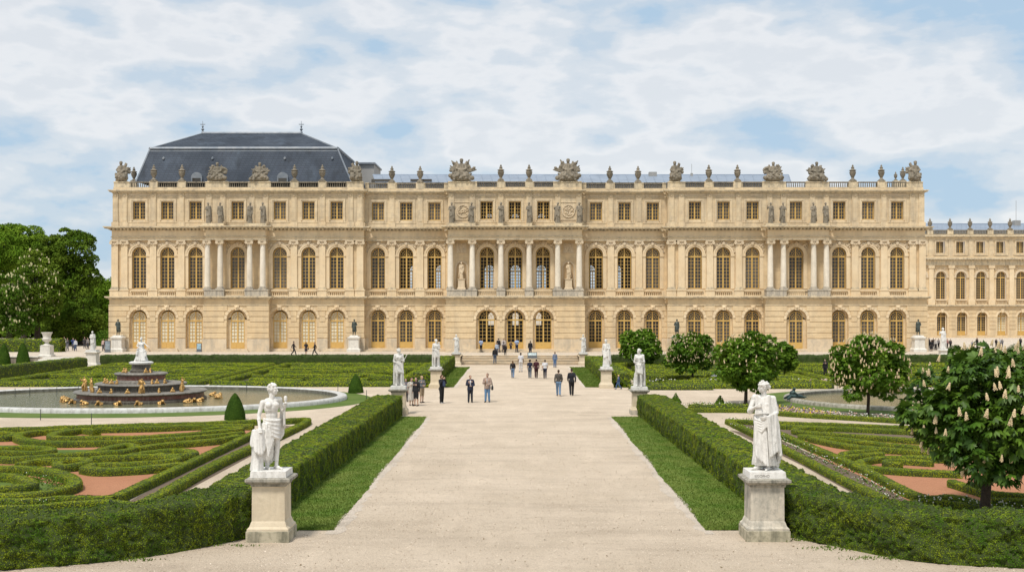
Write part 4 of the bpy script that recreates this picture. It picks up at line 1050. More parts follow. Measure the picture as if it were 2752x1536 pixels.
for w in wx:
    px = w + 25.3; x = X(px, WY); m = MB(); z0, z1 = zw(753), zw(667)
    m.box(x - .36, x + .36, WY + .08, WY + .32, z0, z1 - .45); m.box(x - .5, x + .5, WY - .02, WY + .32, z1 - .45, z1); m.box(x - .55, x + .55, WY + .0, WY + .32, zw(766.5) + .002, z0)
    m.build('pilaster', WALLP, WING)
    m = MB(); m.box(x - .3, x + .3, WY + .4, WY + .52, zw(643), zw(602)); m.build('attic_pilaster', ATTIC, WING)
m = MB(); m.box(wl, wr, WY - .02, WY + .32, zw(667) + .002, zw(655)); m.box(wl, wr, WY - .2, WY + .32, zw(655), zw(652)); m.box(wl, wr, WY - .55, WY + .6, zw(652), zw(648))
n = int((wr - wl) / .45)
for k in range(n): x = wl + (k + .5) * (wr - wl) / n; m.box(x - .11, x + .11, WY - .4, WY - .2, zw(655) + .01, zw(652) - .002)
m.build('dentil_cornice', TRIM, WING)
ops2 = [op(w - .5, WY, .70, zw(636.5), zw(607), False) for w in wx]
m = MB(); wall(m, wl, wr, zw(649), zw(590), WY + .5, ops2, .3); m.build('wall', ATTIC, WING)
for o in ops2:
    m = MB(); h = o['hw']
    for s in (-1, 1): q = sorted((o['x'] + s * h, o['x'] + s * (h + .2))); m.box(q[0], q[1], WY + .4, WY + .52, o['zb'] - .2, o['zt'])
    m.box(o['x'] - h - .2, o['x'] + h + .2, WY + .4, WY + .52, o['zt'] + .002, o['zt'] + .2); m.box(o['x'] - 1.1, o['x'] + 1.1, WY + .3, WY + .52, o['zb'] - .35, o['zb'] - .22); m.build('window_surround', ATTIC, WING)
m = MB(); m.box(wl, wr, WY + .36, WY + .52, zw(649) + .002, zw(643)); m.build('attic_base', ATTIC, WING)
m = MB(); m.box(wl, wr, WY + .2, WY + .52, zw(597), zw(594.5)); m.box(wl, wr, WY + .02, WY + .55, zw(594.5), zw(591.5)); m.build('attic_cornice', TRIM, WING)
for k, w in enumerate(wx):
    window('door', X(w + 1, WY), WY + .58, TZ + .35, WING, 'french_door', OCHRE, CURTAIN if k >= 4 else GLASS, WO, .99)
    window('first', X(w, WY), WY + .6, zw(752.5), WING, 'window', OCHRE, GLASS, WO, .975)
    window('attic', X(w - .5, WY), WY + .76, zw(636), WING, 'attic_window', OCHRE, GLASS, WO, .93)
# glazing is set 2 mm inside the reveals by the scale above; parapet, urn posts and roof follow
m = MB(); m.box(wl, wr, WY + .56, WY + .95, zw(591.5) + .002, zw(589)); m.build('roof_parapet', TRIM, WING)
for w in wx:
    balustrade(X(w - 18, WY), X(w + 18, WY), WY + .75, zw(589) + .002, zw(577.5), CARVED, WING, 'roof_balustrade', .24)
    m = MB(); x = X(w + 25.3 - .3, WY); m.box(x - .46, x + .46, WY + .5, WY + 1.0, zw(589) + .003, zw(577)); m.build('urn_pedestal', TRIM, WING)
la, lb, ua, ub = Q(2310, 580, 190.5), Q(2744, 580, 190.5), Q(2310, 563.5, 197), Q(2744, 563.5, 197)
m = MB(); m.quad(la, lb, ub, ua); m.quad(ua, ub, ub + V3(0, 8, -2), ua + V3(0, 8, -2))
for k in range(37): a, b = la.lerp(lb, k / 36), ua.lerp(ub, k / 36); m.tube([a, b], .06, 5)
m.tube([ua, ub], .13, 6); WR = m.build('seam_roof', ZINC, WING)
m = MB(); c = Q(2557, 563, 196); m.box(c.x - .5, c.x + .5, 195.5, 196.5, c.z - .4, c.z + .55); m.build('roof_vent', PENT, WR)
m = MB(); c = Q(2556, 560, 196); m.tube([c, c + V3(0, 0, 3.6)], .035, 5); m.build('roof_aerial', PENT, WR)

# ------------------------------------------------------------------ sculpture on the palace
ORD = ['first', 'second', 'third', 'fourth', 'fifth', 'sixth', 'seventh', 'eighth', 'ninth', 'tenth', 'eleventh', 'twelfth', 'thirteenth', 'fourteenth', 'fifteenth', 'sixteenth', 'seventeenth', 'eighteenth']
UP = [(.36, 0), (.36, .10), (.20, .2), (.16, .35), (.20, .42), (.36, .75), (.43, 1.05), (.40, 1.12), (.30, 1.18), (.44, 1.26), (.44, 1.34), (.26, 1.42), (.16, 1.56), (.22, 1.64), (.20, 1.72), (.09, 1.80), (.13, 1.90), (.02, 2.08)]
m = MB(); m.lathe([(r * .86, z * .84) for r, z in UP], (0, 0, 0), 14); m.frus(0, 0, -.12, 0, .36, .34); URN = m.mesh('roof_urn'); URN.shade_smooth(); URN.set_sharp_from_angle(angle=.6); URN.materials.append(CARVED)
AY = {0: 131.6, 1: 132.8, 2: 131.35, 3: 132.8, 4: 131.6}
ul = ['first right of the leftmost corner figures', 'between the first urn and the left carved crest, before slate', 'first right of the second carved crest, before the slate roof', 'beside the corner figures before the right end of the slate',
      'first right of the grey roof block, before the seam roof', 'just left of the left winged figure group', 'first right of the left winged figure group', 'first left of the right winged figure group',
      'first right of the right winged figure group', 'just left of the right pavilion corner figures', 'first right of the right pavilion left corner figures', 'just left of the carved crests on the right pavilion',
      'first right of the right pavilion crests against the sky', 'second right of the right pavilion crests against the sky']
for k, (px, i) in enumerate([(387, 0), (458, 0), (741, 0), (811, 0), (986, 1), (1057, 1), (1260, 2), (1331, 2), (1534, 3), (1605, 3), (1783, 4), (1855, 4), (2145, 4), (2217, 4)]):
    Y = AY[i] + .17; o = link('roof_urn', URN, None, None, (X(px, Y), Y, rz1 + .16)); tag(o, 'roof urn ' + ul[k], 'urn', 'stone urns along the palace roof parapet')
for k, (px, py, Y, s, t) in enumerate([(337, 457, 140, .95, 'small stone urn behind the leftmost corner group, beside the slate roof edge'), (2253, 455, 137, .55, 'smallest stone urn set back behind the right pavilion balustrade'), (2271, 456, 138, .9, 'stone urn set back just left of the rightmost corner group')]):
    m = MB(); m.frus(0, 0, -1.3, -.1, .3, .3); p = m.mesh('urn_post')
    root = empty('roof_urn', (X(px, Y), Y, 18.72), t, 'urn', 'stone urns along the palace roof parapet')
    z = Z(py, Y) - 18.72; m = MB(); m.frus(0, 0, .0, z, .34, .34); m.build('post', TRIM, root, loc=(0, 0, 0)); link('vase', URN, None, root, (0, 0, z + .1), 0, s)
for k in range(6):
    w = wx[k] + 25; o = link('roof_urn', URN, None, None, (X(w, WY), WY + .75, zw(577) + .13), 0, .98); tag(o, '%s stone urn from the palace corner on the parapet of the far right wing' % ORD[k], 'urn', 'stone urns along the far wing parapet')
# trophy groups
def trophy(seed, corner=False, winged=False):
    rd = random.Random(seed); m = MB()
    m.ell((0, 0, .25), (1.15 if not corner else .6, .45, .35)); m.ell((0, 0, .8), (.5, .40, .75))
    j_h = V3(0, -.1, 1.95)
    m.cap((0, 0, .8), .36, (0, 0, 1.5), .30); m.cap((-.26, 0, 1.58), .13, (.26, 0, 1.58), .13); m.ell(j_h, (.17, .19, .23)); m.ell(j_h + V3(0, .02, .12), (.2, .2, .16))
    for s in (-1, 1):
        m.cap((s * .3, 0, 1.55), .1, (s * .5, -.15, 1.2), .085); m.cap((s * .5, -.15, 1.2), .08, (s * .2, -.35, 1.05), .07)
        m.cap((s * .2, -.15, .75), .2, (s * .4, -.45, .45), .15)
        if corner and s < 0: continue
        n = 7
        for k in range(n):
            a = .35 + 1.1 * k / n; L = rd.uniform(.65, 1.12) * (1.18 if winged else 1)
            p = V3(s * .25, .1, .75 + .08 * k); q = p + V3(s * math.cos(a) * L, .05 * rd.uniform(-1, 1), math.sin(a) * L * .85)
            if corner: q.x = p.x + (q.x - p.x) * .85
            m.cap(p, .14, q, .075, 7); m.ell(p.lerp(q, rd.uniform(.5, .9)), rd.uniform(.12, .2), None, 7, 5)
        for k in range(5): m.ell((s * rd.uniform(.4, 1.1 if not corner else .7), -rd.uniform(.1, .4), rd.uniform(.1, .55)), rd.uniform(.14, .26), None, 8, 6)
        m.cap((s * .9 * (1 if not corner else .7), -.1, .3), .2, (s * .55, -.2, .7), .2)
    if corner:
        m.cap((.55, -.1, .2), .22, (.6, -.1, .85), .18); m.ell((.62, -.12, 1.15), .17)
    for k in range(26): m.ell((rd.uniform(-1.0, 1.0) * (1 if not corner else .6), rd.uniform(-.45, -.1), rd.uniform(.05, .95)), rd.uniform(.07, .15), None, 7, 5)
    me = remesh(m, .05, 1, 'trophy'); me.materials.append(CARVED); return me
TR = [trophy(3), trophy(8), trophy(11, winged=True), trophy(5, corner=True)]
tl = [(305, 131.8, 3, .98, 'weathered corner figure group at the far left end of the roof parapet', 0), (547, 131.8, 0, .92, 'carved shield and trophies over the left porch, left of the pair before the slate roof', 0), (654, 131.8, 1, .92, 'carved shield and trophies over the left porch, right of the pair before the slate roof', 0),
      (898, 131.8, 3, .98, 'weathered figure group at the right corner of the left pavilion roof, beside the grey block', 1), (1161, 131.6, 2, 1.1, 'large winged figure group at the left end of the central roof parapet', 0), (1429, 131.6, 2, 1.1, 'large winged figure group at the right end of the central roof parapet', 1),
      (1697, 131.8, 3, .98, 'weathered figure group at the left corner of the right pavilion roof', 0), (1945, 131.8, 0, .95, 'carved shield and feathers over the right porch, left of that pair against the sky', 1), (2054, 131.8, 1, .95, 'carved shield and wings over the right porch, right of that pair against the sky', 1), (2302, 131.8, 3, 1.0, 'weathered corner figure group at the far right end of the roof parapet', 1)]
for px, Y, k, s, t, mir in tl:
    z = rz1 + .002; m = MB(); o = empty('trophy_group', (X(px, Y), Y, z), t, 'roof sculpture', 'trophies and figure groups along the palace roof')
    f = link('carving', TR[k], None, o, (0, 0, .1), 0, s)
    if mir: f.scale = (-s, s, s)
    w = .62 if k == 3 else 1.08; m.box(-w, w, -.12, .5, -.002, .1); m.build('block', TRIM, o, loc=(0, 0, 0))
# statues on the cornice
cs = [(524, 'p', 1, 'first from the left on the left porch cornice, arms across'), (554, 'p', 2, 'second from the left on the left porch cornice'), (629, 'p', 3, 'third from the left on the left porch cornice, right of its window'), (661, 'p', 4, 'rightmost on the left porch cornice'),
      (1136, 'c', 5, 'at the left end of the central cornice, left of the carved arms'), (1187, 'c', 6, 'right of the left carved arms on the central cornice'), (1260, 'c', 7, 'between the first and second central attic windows'), (1331, 'c', 8, 'between the second and third central attic windows, with plumed head'), (1403, 'c', 9, 'left of the right carved arms on the central cornice'), (1457, 'c', 10, 'at the right end of the central cornice'),
      (1939, 'p', 11, 'first from the left on the right porch cornice'), (1970, 'p', 12, 'second from the left on the right porch cornice'), (2046, 'p', 13, 'third from the left on the right porch cornice, right of its window'), (2077, 'p', 14, 'rightmost on the right porch cornice')]
for px, k, sd, t in cs:
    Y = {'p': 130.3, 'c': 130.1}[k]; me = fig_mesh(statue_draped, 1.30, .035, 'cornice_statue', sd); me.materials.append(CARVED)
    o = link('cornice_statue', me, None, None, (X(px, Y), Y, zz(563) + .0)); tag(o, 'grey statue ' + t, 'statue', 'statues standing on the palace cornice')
# niche statues
for px, sd, t in ((1161, 21, 'pale stone statue in the left niche between the central columns'), (1430, 22, 'pale stone statue in the right niche between the central columns')):
    Y = 130.75; o = empty('niche_statue', (X(px, Y), Y, zz(728)), t, 'statue', 'statues in the palace niches')
    m = MB(); m.sqprof([(.46, .0), (.46, .16), (.38, .22), (.36, .62), (.36, 1.0), (.42, 1.08), (.42, 1.16)], 0, 0); m.build('pedestal', CARVEDP, o, loc=(0, 0, 0))
    me = fig_mesh(statue_draped, 1.05, .03, 'figure', sd); link('figure', me, CARVEDP, o, (0, -.05, 1.16))
# dark bronze statues on white pedestals against the ground storey
for px, Y, sd, t, tall in ((297, 130.0, 1, 'dark bronze statue on a white pedestal at the far left corner of the palace', 0), (891, 129.9, 2, 'dark bronze statue on a white pedestal at the right corner of the left pavilion', 0), (1703, 129.9, 3, 'dark bronze statue on a white pedestal left of the right pavilion behind trees', 0), (2310, 129.9, 4, 'dark bronze statue on a white pedestal at the far right corner of the palace', 0)):
    o = empty('bronze_statue', (X(px, Y), Y, TZ), t, 'statue', 'dark bronze statues along the palace front')
    m = MB(); m.sqprof([(.72, 0), (.72, .28), (.62, .38), (.56, .42), (.54, 1.36), (.64, 1.46), (.66, 1.6), (.5, 1.66), (.42, 1.80)], 0, 0); m.build('pedestal', PEDW, o, loc=(0, 0, 0))
    me = fig_mesh(statue_coat, 1.0, .026, 'figure', sd); link('figure', me, BRONZE, o, (0, 0, 1.79)); 
# ------------------------------------------------------------------ ground
def gravel(name, c, c2, c3, streak=True):
    m, nt, b = nt_new(name); b.inputs['Roughness'].default_value = .95; b.inputs['Specular IOR Level'].default_value = .1
    v = pos(nt); col = mixc(nt, nz(nt, v, .22, 6, .6), c, c2)
    if streak:
        col = mixc(nt, math_n(nt, 'MULTIPLY', nz(nt, pos(nt, (.22, .9, 1)), .8, 6, .65, .48, .70), .55), col, c3)
        col = mixc(nt, math_n(nt, 'MULTIPLY', nz(nt, pos(nt, (1.0, .35, 1)), .9, 5, .6, .50, .72), .5), col, tuple(min(.85, q * 1.18) for q in c))
    col = mixc(nt, math_n(nt, 'MULTIPLY', nz(nt, v, 19, 4, .8, .50, .68), .6), col, c3)
    col = mixc(nt, math_n(nt, 'MULTIPLY', nz(nt, v, 4, 6, .75, .54, .70), .4), col, tuple(x * .6 for x in c3))
    col = mixc(nt, math_n(nt, 'MULTIPLY', nz(nt, v, 30, 2, .6, .5, .62), .55), col, tuple(min(.9, x * 1.25) for x in c))
    nt.links.new(col, b.inputs['Base Color']); bump(nt, b, nz(nt, v, 14, 5, .75, .2, .8), .9, .05); return m
GRAVEL = gravel('pale_gravel', (.645, .54, .42), (.545, .45, .34), (.36, .29, .215))
GRAVELP = gravel('path_gravel', (.62, .54, .44), (.56, .48, .38), (.38, .32, .25))
DUST = gravel('dusty_edge', (.66, .575, .48), (.59, .51, .42), (.30, .25, .19))
REDG = gravel('red_brick_chips', (.50, .245, .14), (.43, .20, .11), (.27, .115, .065), False)
SOIL = gravel('bare_soil', (.21, .16, .12), (.17, .13, .095), (.11, .085, .06), False)
LAWN = leafy('mown_grass', (.060, .105, .014), (.095, .163, .024), (.19, .235, .055), patch=.9, isl=.55)
LAWND = leafy('fine_lawn', (.065, .105, .022), (.09, .145, .030), (.14, .19, .05), patch=.6, isl=.5)
HEDGE = leafy('hedge_leaves', (.050, .098, .005), (.145, .245, .011), (.33, .37, .020), patch=1.5, isl=.5)
HEDGEF = leafy('front_hedge_leaves', (.020, .058, .006), (.082, .170, .014), (.25, .30, .022), patch=1.9, isl=.65)
BOX = leafy('box_leaves', (.075, .118, .006), (.20, .280, .013), (.36, .395, .024), patch=1.6, isl=.5)
YEW = leafy('yew_leaves', (.016, .036, .005), (.042, .092, .011), (.08, .15, .018), patch=1.5, isl=.8)
m = MB(); m.quad((-700, -60, 0), (700, -60, 0), (700, 1200, 0), (-700, 1200, 0)); tag(m.build('gravel_ground', GRAVEL), kind='structure')
SL, SR = X(1160, 118), X(1455, 118)
m = MB()
for a, b, y in ((-220, SL, 117.2), (SR, 260, 117.2)):
    m.quad((a, y, TZ), (b, y, TZ), (b, 420, TZ), (a, 420, TZ)); m.quad((a, y, -.1), (b, y, -.1), (b, y, TZ), (a, y, TZ))
m.quad((SL, 121.0, TZ), (SR, 121.0, TZ), (SR, 420, TZ), (SL, 420, TZ))
for x in (SL, SR): m.quad((x, 117.2, -.1), (x, 121, -.1), (x, 121, TZ), (x, 117.2, TZ))
tag(m.build('terrace', GRAVELP), kind='structure')
st = empty('stone_stairs', (0, 115.5, 0), 'broad low flight of stone steps from the avenue up to the palace terrace', 'stairs')
for k in range(6):
    m = MB(); m.box(SL + .004, SR - .004, 115.5 + .92 * k, 115.5 + .92 * (k + 1) + (.0 if k < 5 else -.02), -.05, .1166 * (k + 1) - .03)
    m.box(SL + .004, SR - .004, 115.42 + .92 * k, 115.5 + .92 * (k + 1) - .002, .1166 * (k + 1) - .028, .1166 * (k + 1)); m.build('step', PLINTH, st)
for s, x in ((-1, SL), (1, SR)):
    m = MB(); m.box(x - .42 if s < 0 else x, x if s < 0 else x + .42, 115.9, 121.3, -.05, .78); m.build('cheek_wall', PLINTH, st)
rs = empty('garden_wall', (X(20, 117), 116.9, 0), 'low rough stone retaining wall at the far left behind the yew cones', 'wall')
m = MB(); m.box(X(-120, 117), X(96, 117), 116.75, 117.15, -.05, .66); m.build('masonry', stone('rubble_stone', (.42, .37, .30), (.34, .30, .24), (.14, .13, .11), bw=.5, bh=.2, mortar=.03, dirtamt=.8), rs)
m = MB(); m.box(X(-120, 117), X(97, 117), 116.68, 117.2, .661, .76); m.build('coping', PEDW, rs)
gs = empty('garden_steps', (X(145, 116), 115.5, 0), 'short flight of worn stone steps beside the white urn at the far left', 'stairs')
for k in range(4):
    m = MB(); m.box(X(82 + 6 * k, 116), X(192 - 3 * k, 116), 115.0 + .55 * k, 117.19 - (.002 * k), -.05 + .17 * k, .17 * (k + 1)); m.build('step', PEDW, gs)

# ------------------------------------------------------------------ clipped hedges
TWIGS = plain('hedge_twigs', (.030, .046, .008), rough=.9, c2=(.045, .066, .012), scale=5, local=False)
RNG = np.random.default_rng(11)
def resample(pts, step):
    P = np.array([[p[0], p[1]] for p in pts], float)
    d = np.r_[0, np.cumsum(np.hypot(*np.diff(P, axis=0).T))]; n = max(2, int(d[-1] / step) + 1); t = np.linspace(0, d[-1], n)
    return np.c_[np.interp(t, d, P[:, 0]), np.interp(t, d, P[:, 1])], t
def smooth_path(pts, n=8):
    P = [Vector((p[0], p[1])) for p in pts]; P = [P[0] * 2 - P[1]] + P + [P[-1] * 2 - P[-2]]; out = []
    for i in range(1, len(P) - 2):
        for k in range(n):
            t = k / n; a, b, c, d = P[i - 1:i + 3]
            out.append(.5 * ((2 * b) + (c - a) * t + (2 * a - 5 * b + 4 * c - d) * t * t + (3 * b - a - 3 * c + d) * t ** 3))
    out.append(P[-2]); return [(p.x, p.y) for p in out]
def leaf_quads(P, N, size, spread=.6, aspect=.6):
    n = len(P); r = RNG.normal(size=(n, 3)); nn = N + spread * r; nn /= np.linalg.norm(nn, axis=1)[:, None]
    u = np.cross(nn, RNG.normal(size=(n, 3))); u /= np.linalg.norm(u, axis=1)[:, None] + 1e-9; w = np.cross(nn, u)
    s = (size * RNG.uniform(.6, 1.35, n))[:, None]
    V = np.stack([P - u * s * .5, P + w * s * aspect * .5 - u * s * .05, P + u * s * .5 + nn * s * .1, P - w * s * aspect * .5 - u * s * .05], 1)
    return V.reshape(-1, 3)
def wob(p, f, seed):
    a = seed * 1.7
    return (np.sin(p[:, 0] * f + a) * np.cos(p[:, 1] * f * 1.13 + 2 * a) + np.sin(p[:, 2] * f * 1.31 + p[:, 0] * f * .7 + 3 * a) + .6 * np.sin((p[:, 0] + p[:, 1]) * f * 2.3 + p[:, 2] * f * 1.9 + a)) / 2.6
def hedge_mesh(name, path, w, h, cell, leaf, dens, mat, z0=0.0, rough=.04, seed=1, rnd=.05, cap=True, ribs=0.0, spread=.28):
    C, t = resample(path, cell); n = len(C)
    T = np.gradient(C, axis=0); T /= np.linalg.norm(T, axis=1)[:, None] + 1e-9; Nn = np.c_[T[:, 1], -T[:, 0]]
    rnd = min(rnd, w * .3, h * .4)
    prof = [(-.5 * w, 0), (-.5 * w, h - rnd), (-.5 * w + rnd * .3, h - rnd * .3), (-.5 * w + rnd, h), (.5 * w - rnd, h), (.5 * w - rnd * .3, h - rnd * .3), (.5 * w, h - rnd), (.5 * w, 0)]
    pp, _ = resample(prof, cell)
    m = len(pp); pn = np.gradient(pp, axis=0); pn /= np.linalg.norm(pn, axis=1)[:, None] + 1e-9; pn = np.c_[-pn[:, 1], pn[:, 0]]
    L = np.repeat(C[:, None, :], m, 1) + Nn[:, None, :] * (-pp[None, :, 0:1]) * -1
    V = np.concatenate([L, np.repeat((z0 + pp[:, 1])[None, :, None], n, 0)], 2)
    NN = np.concatenate([Nn[:, None, :] * pn[None, :, 0:1], np.repeat(pn[None, :, 1:2], n, 0)], 2)
    f = V.reshape(-1, 3); fn = NN.reshape(-1, 3)
    dsp = rough * (wob(f, 1.9, seed) + .8 * wob(f, 5.3, seed + 3) + .5 * RNG.normal(size=len(f)))
    rib = np.repeat(np.sin(t * 7.3 + seed) * .6 + np.sin(t * 11.9 + 2 * seed) * .5 + np.sin(t * 2.9 + seed) * .5, m) * (1 - np.abs(fn[:, 2])) * ribs
    dsp = dsp + rib
    base = f + fn * dsp[:, None] * (f[:, 2:3] > z0 + .02)
    i = np.arange(n - 1)[:, None] * m + np.arange(m - 1)[None, :]
    Q = np.stack([i, i + 1, i + m + 1, i + m], -1).reshape(-1, 4)
    VV = [base]; QQ = [Q]; cnt = len(base)
    if cap:
        for e, sg in ((0, -1), (n - 1, 1)):
            ring_ = base[e * m:(e + 1) * m]; c = ring_.mean(0)[None]; c[0, 2] = z0 + h * .5
            k = np.arange(m - 1); VV.append(np.r_[ring_, c]); QQ.append(np.stack([cnt + k, cnt + k + 1, np.full(m - 1, cnt + m), np.full(m - 1, cnt + m)], -1)); cnt += m + 1
    per = np.hypot(*np.diff(pp, axis=0).T).sum(); ln = t[-1]; nl = int(per * ln * dens)
    if nl:
        a = RNG.uniform(0, n - 1.001, nl); b = RNG.uniform(0, m - 1.001, nl); ia, ib = a.astype(int), b.astype(int); fa, fb = (a - ia)[:, None], (b - ib)[:, None]
        g = lambda A: (A[ia * m + ib] * (1 - fa) * (1 - fb) + A[(ia + 1) * m + ib] * fa * (1 - fb) + A[ia * m + ib + 1] * (1 - fa) * fb + A[(ia + 1) * m + ib + 1] * fa * fb)
        P, N = g(base), g(fn); P = P + N * RNG.uniform(-.2, .45, (nl, 1)) * leaf
        if cap:
            ne = int(w * h * dens)
            for e, sg in ((0, -1), (n - 1, 1)):
                uu, vv = RNG.uniform(-.5, .5, ne) * w, RNG.uniform(0, 1, ne) * h
                p = np.c_[C[e][None] + Nn[e][None] * uu[:, None], z0 + vv]; nd = np.r_[T[e] * sg, 0][None].repeat(ne, 0)
                P = np.r_[P, p + nd * (RNG.uniform(-.3, .6, (ne, 1)) * leaf + .5 * rough)]; N = np.r_[N, nd]
        P[:, 2] = np.maximum(P[:, 2], z0 + .01)
        LV = leaf_quads(P, N, leaf, spread); VV.append(LV); QQ.append((np.arange(len(P))[:, None] * 4 + np.arange(4)[None]) + cnt)
    V = np.concatenate(VV); Q = np.concatenate(QQ)
    tri = Q[:, 2] == Q[:, 3]
    if tri.any():                                          # the end caps are fans: store them as thin quads through the middle
        Q[tri, 3] = Q[tri, 2]
        V = np.r_[V, V[Q[tri, 2]] + np.array([[0, 0, 1e-3]])]; Q[tri, 3] = np.arange(len(V) - tri.sum(), len(V))
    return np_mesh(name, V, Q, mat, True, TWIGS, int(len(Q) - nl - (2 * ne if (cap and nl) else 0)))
def hedge(name, label, path, w, h, cell, leaf, dens, mat, cat='hedge', group=None, parent=None, **k):
    me = hedge_mesh(name, path, w, h, cell, leaf, dens, mat, **k); o = link(name, me, None, parent)
    if parent is not None: o.location = -off(parent)
    else: tag(o, label, cat, group)
    return o
HG = 'tall clipped hedges along the avenue'
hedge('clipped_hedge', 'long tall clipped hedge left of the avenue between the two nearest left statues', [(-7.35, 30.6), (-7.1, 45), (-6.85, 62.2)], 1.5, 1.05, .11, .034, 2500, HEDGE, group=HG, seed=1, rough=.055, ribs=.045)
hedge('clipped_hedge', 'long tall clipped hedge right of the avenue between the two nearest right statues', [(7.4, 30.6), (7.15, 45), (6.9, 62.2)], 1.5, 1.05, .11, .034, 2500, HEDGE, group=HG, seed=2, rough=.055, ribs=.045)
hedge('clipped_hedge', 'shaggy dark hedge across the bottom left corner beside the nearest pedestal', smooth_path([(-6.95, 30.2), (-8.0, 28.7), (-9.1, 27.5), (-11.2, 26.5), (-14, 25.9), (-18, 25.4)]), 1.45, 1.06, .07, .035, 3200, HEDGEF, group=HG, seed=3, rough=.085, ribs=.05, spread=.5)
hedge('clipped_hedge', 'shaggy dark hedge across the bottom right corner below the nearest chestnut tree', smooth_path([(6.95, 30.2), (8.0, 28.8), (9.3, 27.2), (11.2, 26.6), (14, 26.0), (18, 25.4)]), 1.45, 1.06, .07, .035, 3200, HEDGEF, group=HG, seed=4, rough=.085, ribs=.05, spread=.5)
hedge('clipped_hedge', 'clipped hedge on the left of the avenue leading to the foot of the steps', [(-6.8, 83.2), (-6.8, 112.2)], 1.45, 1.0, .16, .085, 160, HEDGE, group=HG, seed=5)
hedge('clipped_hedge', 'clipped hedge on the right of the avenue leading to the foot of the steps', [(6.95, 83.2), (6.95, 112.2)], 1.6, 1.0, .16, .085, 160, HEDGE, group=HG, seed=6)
TH = 'dark clipped hedges below the terrace'
hedge('terrace_hedge', 'long dark clipped hedge below the terrace behind the fountain', [(-39.6, 113.2), (-7.7, 113.2)], 1.4, 1.04, .25, .11, 70, YEW, group=TH, seed=7)
hedge('terrace_hedge', 'long dark clipped hedge below the terrace behind the right hand trees', [(7.9, 113.2), (50, 113.2)], 1.4, 1.04, .25, .11, 70, YEW, group=TH, seed=8)
hedge('terrace_hedge', 'clipped hedge at the left edge running towards the white statue on a pale pedestal', smooth_path([(-39.7, 108), (-40.6, 98), (-41.6, 88), (-43, 78)]), 1.2, 1.0, .2, .1, 90, HEDGE, group=TH, seed=9)
hedge('terrace_hedge', 'hedge on the terrace beneath the big trees at the far left', [(-49.8, 130), (-66, 130)], 1.6, 1.4, .3, .14, 60, HEDGE, group=TH, seed=10, z0=TZ)
# lawns
def sheet(name, pts, z, mat, kind='structure'):
    m = MB(); m.add([(p[0], p[1], z) for p in pts], [tuple(range(len(pts)))]); o = m.build(name, mat); return tag(o, kind=kind)
def strip_sheet(name, x0, x1, y0, y1, z, mat, jag, seed):
    rd = random.Random(seed); n = int((y1 - y0) / .35); A = []; B = []
    for k in range(n + 1):
        y = y0 + (y1 - y0) * k / n; A.append((x0, y)); B.append((x1 + rd.uniform(-jag, jag) + .06 * math.sin(y * .6 + seed), y))
    m = MB(); m.add([(p[0], p[1], z) for p in A] + [(p[0], p[1], z) for p in B], [(i, i + 1, n + 2 + i, n + 1 + i) for i in range(n)]); return tag(m.build(name, mat), kind='structure'), B
GR = []
for sg, s in ((-1, 1), (1, 2)):
    for y0, y1, xi in ((30.3, 61.4, 4.76), (83.5, 111.0, 4.66)):
        strip_sheet('path_edge', sg * (xi + .12), sg * (xi - .26), y0 - .5, y1 - .3, .004, DUST, .10, s)
        o, B = strip_sheet('lawn', sg * 7.0, sg * xi, y0, y1, .009, LAWN, .035, s + 4); GR.append((sg, y0, y1, xi))
def grass(pts, z, hh, wd, name='grass', mat=None):
    n = len(pts); a = RNG.uniform(0, 2 * PI, n); d = np.c_[np.cos(a), np.sin(a)] * wd; l = RNG.normal(size=(n, 2)) * hh * .45; hgt = RNG.uniform(.5, 1.3, n) * hh
    b = np.c_[pts, np.full(n, z)]
    V = np.stack([b - np.c_[d, np.zeros(n)], b + np.c_[d, np.zeros(n)], b + np.c_[l + d * .25, hgt], b + np.c_[l - d * .25, hgt]], 1).reshape(-1, 3)
    o = link(name, np_mesh(name, V, np.arange(4 * n).reshape(-1, 4), mat or LAWN)); return tag(o, kind='stuff')
for sg, y0, y1, xi in GR:
    k = 26000 if y0 < 50 else 9000
    y = y0 + (y1 - y0) * RNG.uniform(0, 1, k) ** 1.5; grass(np.c_[sg * RNG.uniform(xi - .04, 6.75, k), y], .009, .035 if y0 < 50 else .05, .012 if y0 < 50 else .025)
def ell_sheet(name, c, rx, ry, z, mat, n=96):
    return sheet(name, [(c[0] + rx * math.cos(2 * PI * k / n), c[1] + ry * math.sin(2 * PI * k / n)) for k in range(n)], z, mat)
FC = Vector((-23.0, 72.5, 0)); RC = Vector((24.6, 71.5, 0))
ell_sheet('lawn', (FC.x - .2, FC.y - .3), 14.2, 11.6, .006, LAWND); ell_sheet('lawn', (RC.x, RC.y), 10.6, 10.0, .006, LAWND)
m_, nt_, b_ = nt_new('pond_water'); WATER = m_
b_.inputs['Base Color'].default_value = (.17, .165, .095, 1); b_.inputs['Roughness'].default_value = .14; b_.inputs['IOR'].default_value = 1.33
bump(nt_, b_, nz(nt_, pos(nt_, (1, .55, 1)), 3.2, 4, .6, .3, .7), .35, .05)
LINING = stone('dark_stone_lining', (.13, .125, .10), (.085, .085, .065), (.30, .29, .26), bricks=False, dirtamt=.5, dsc=2.0)  # darker stone tone for the inner wall below the rim
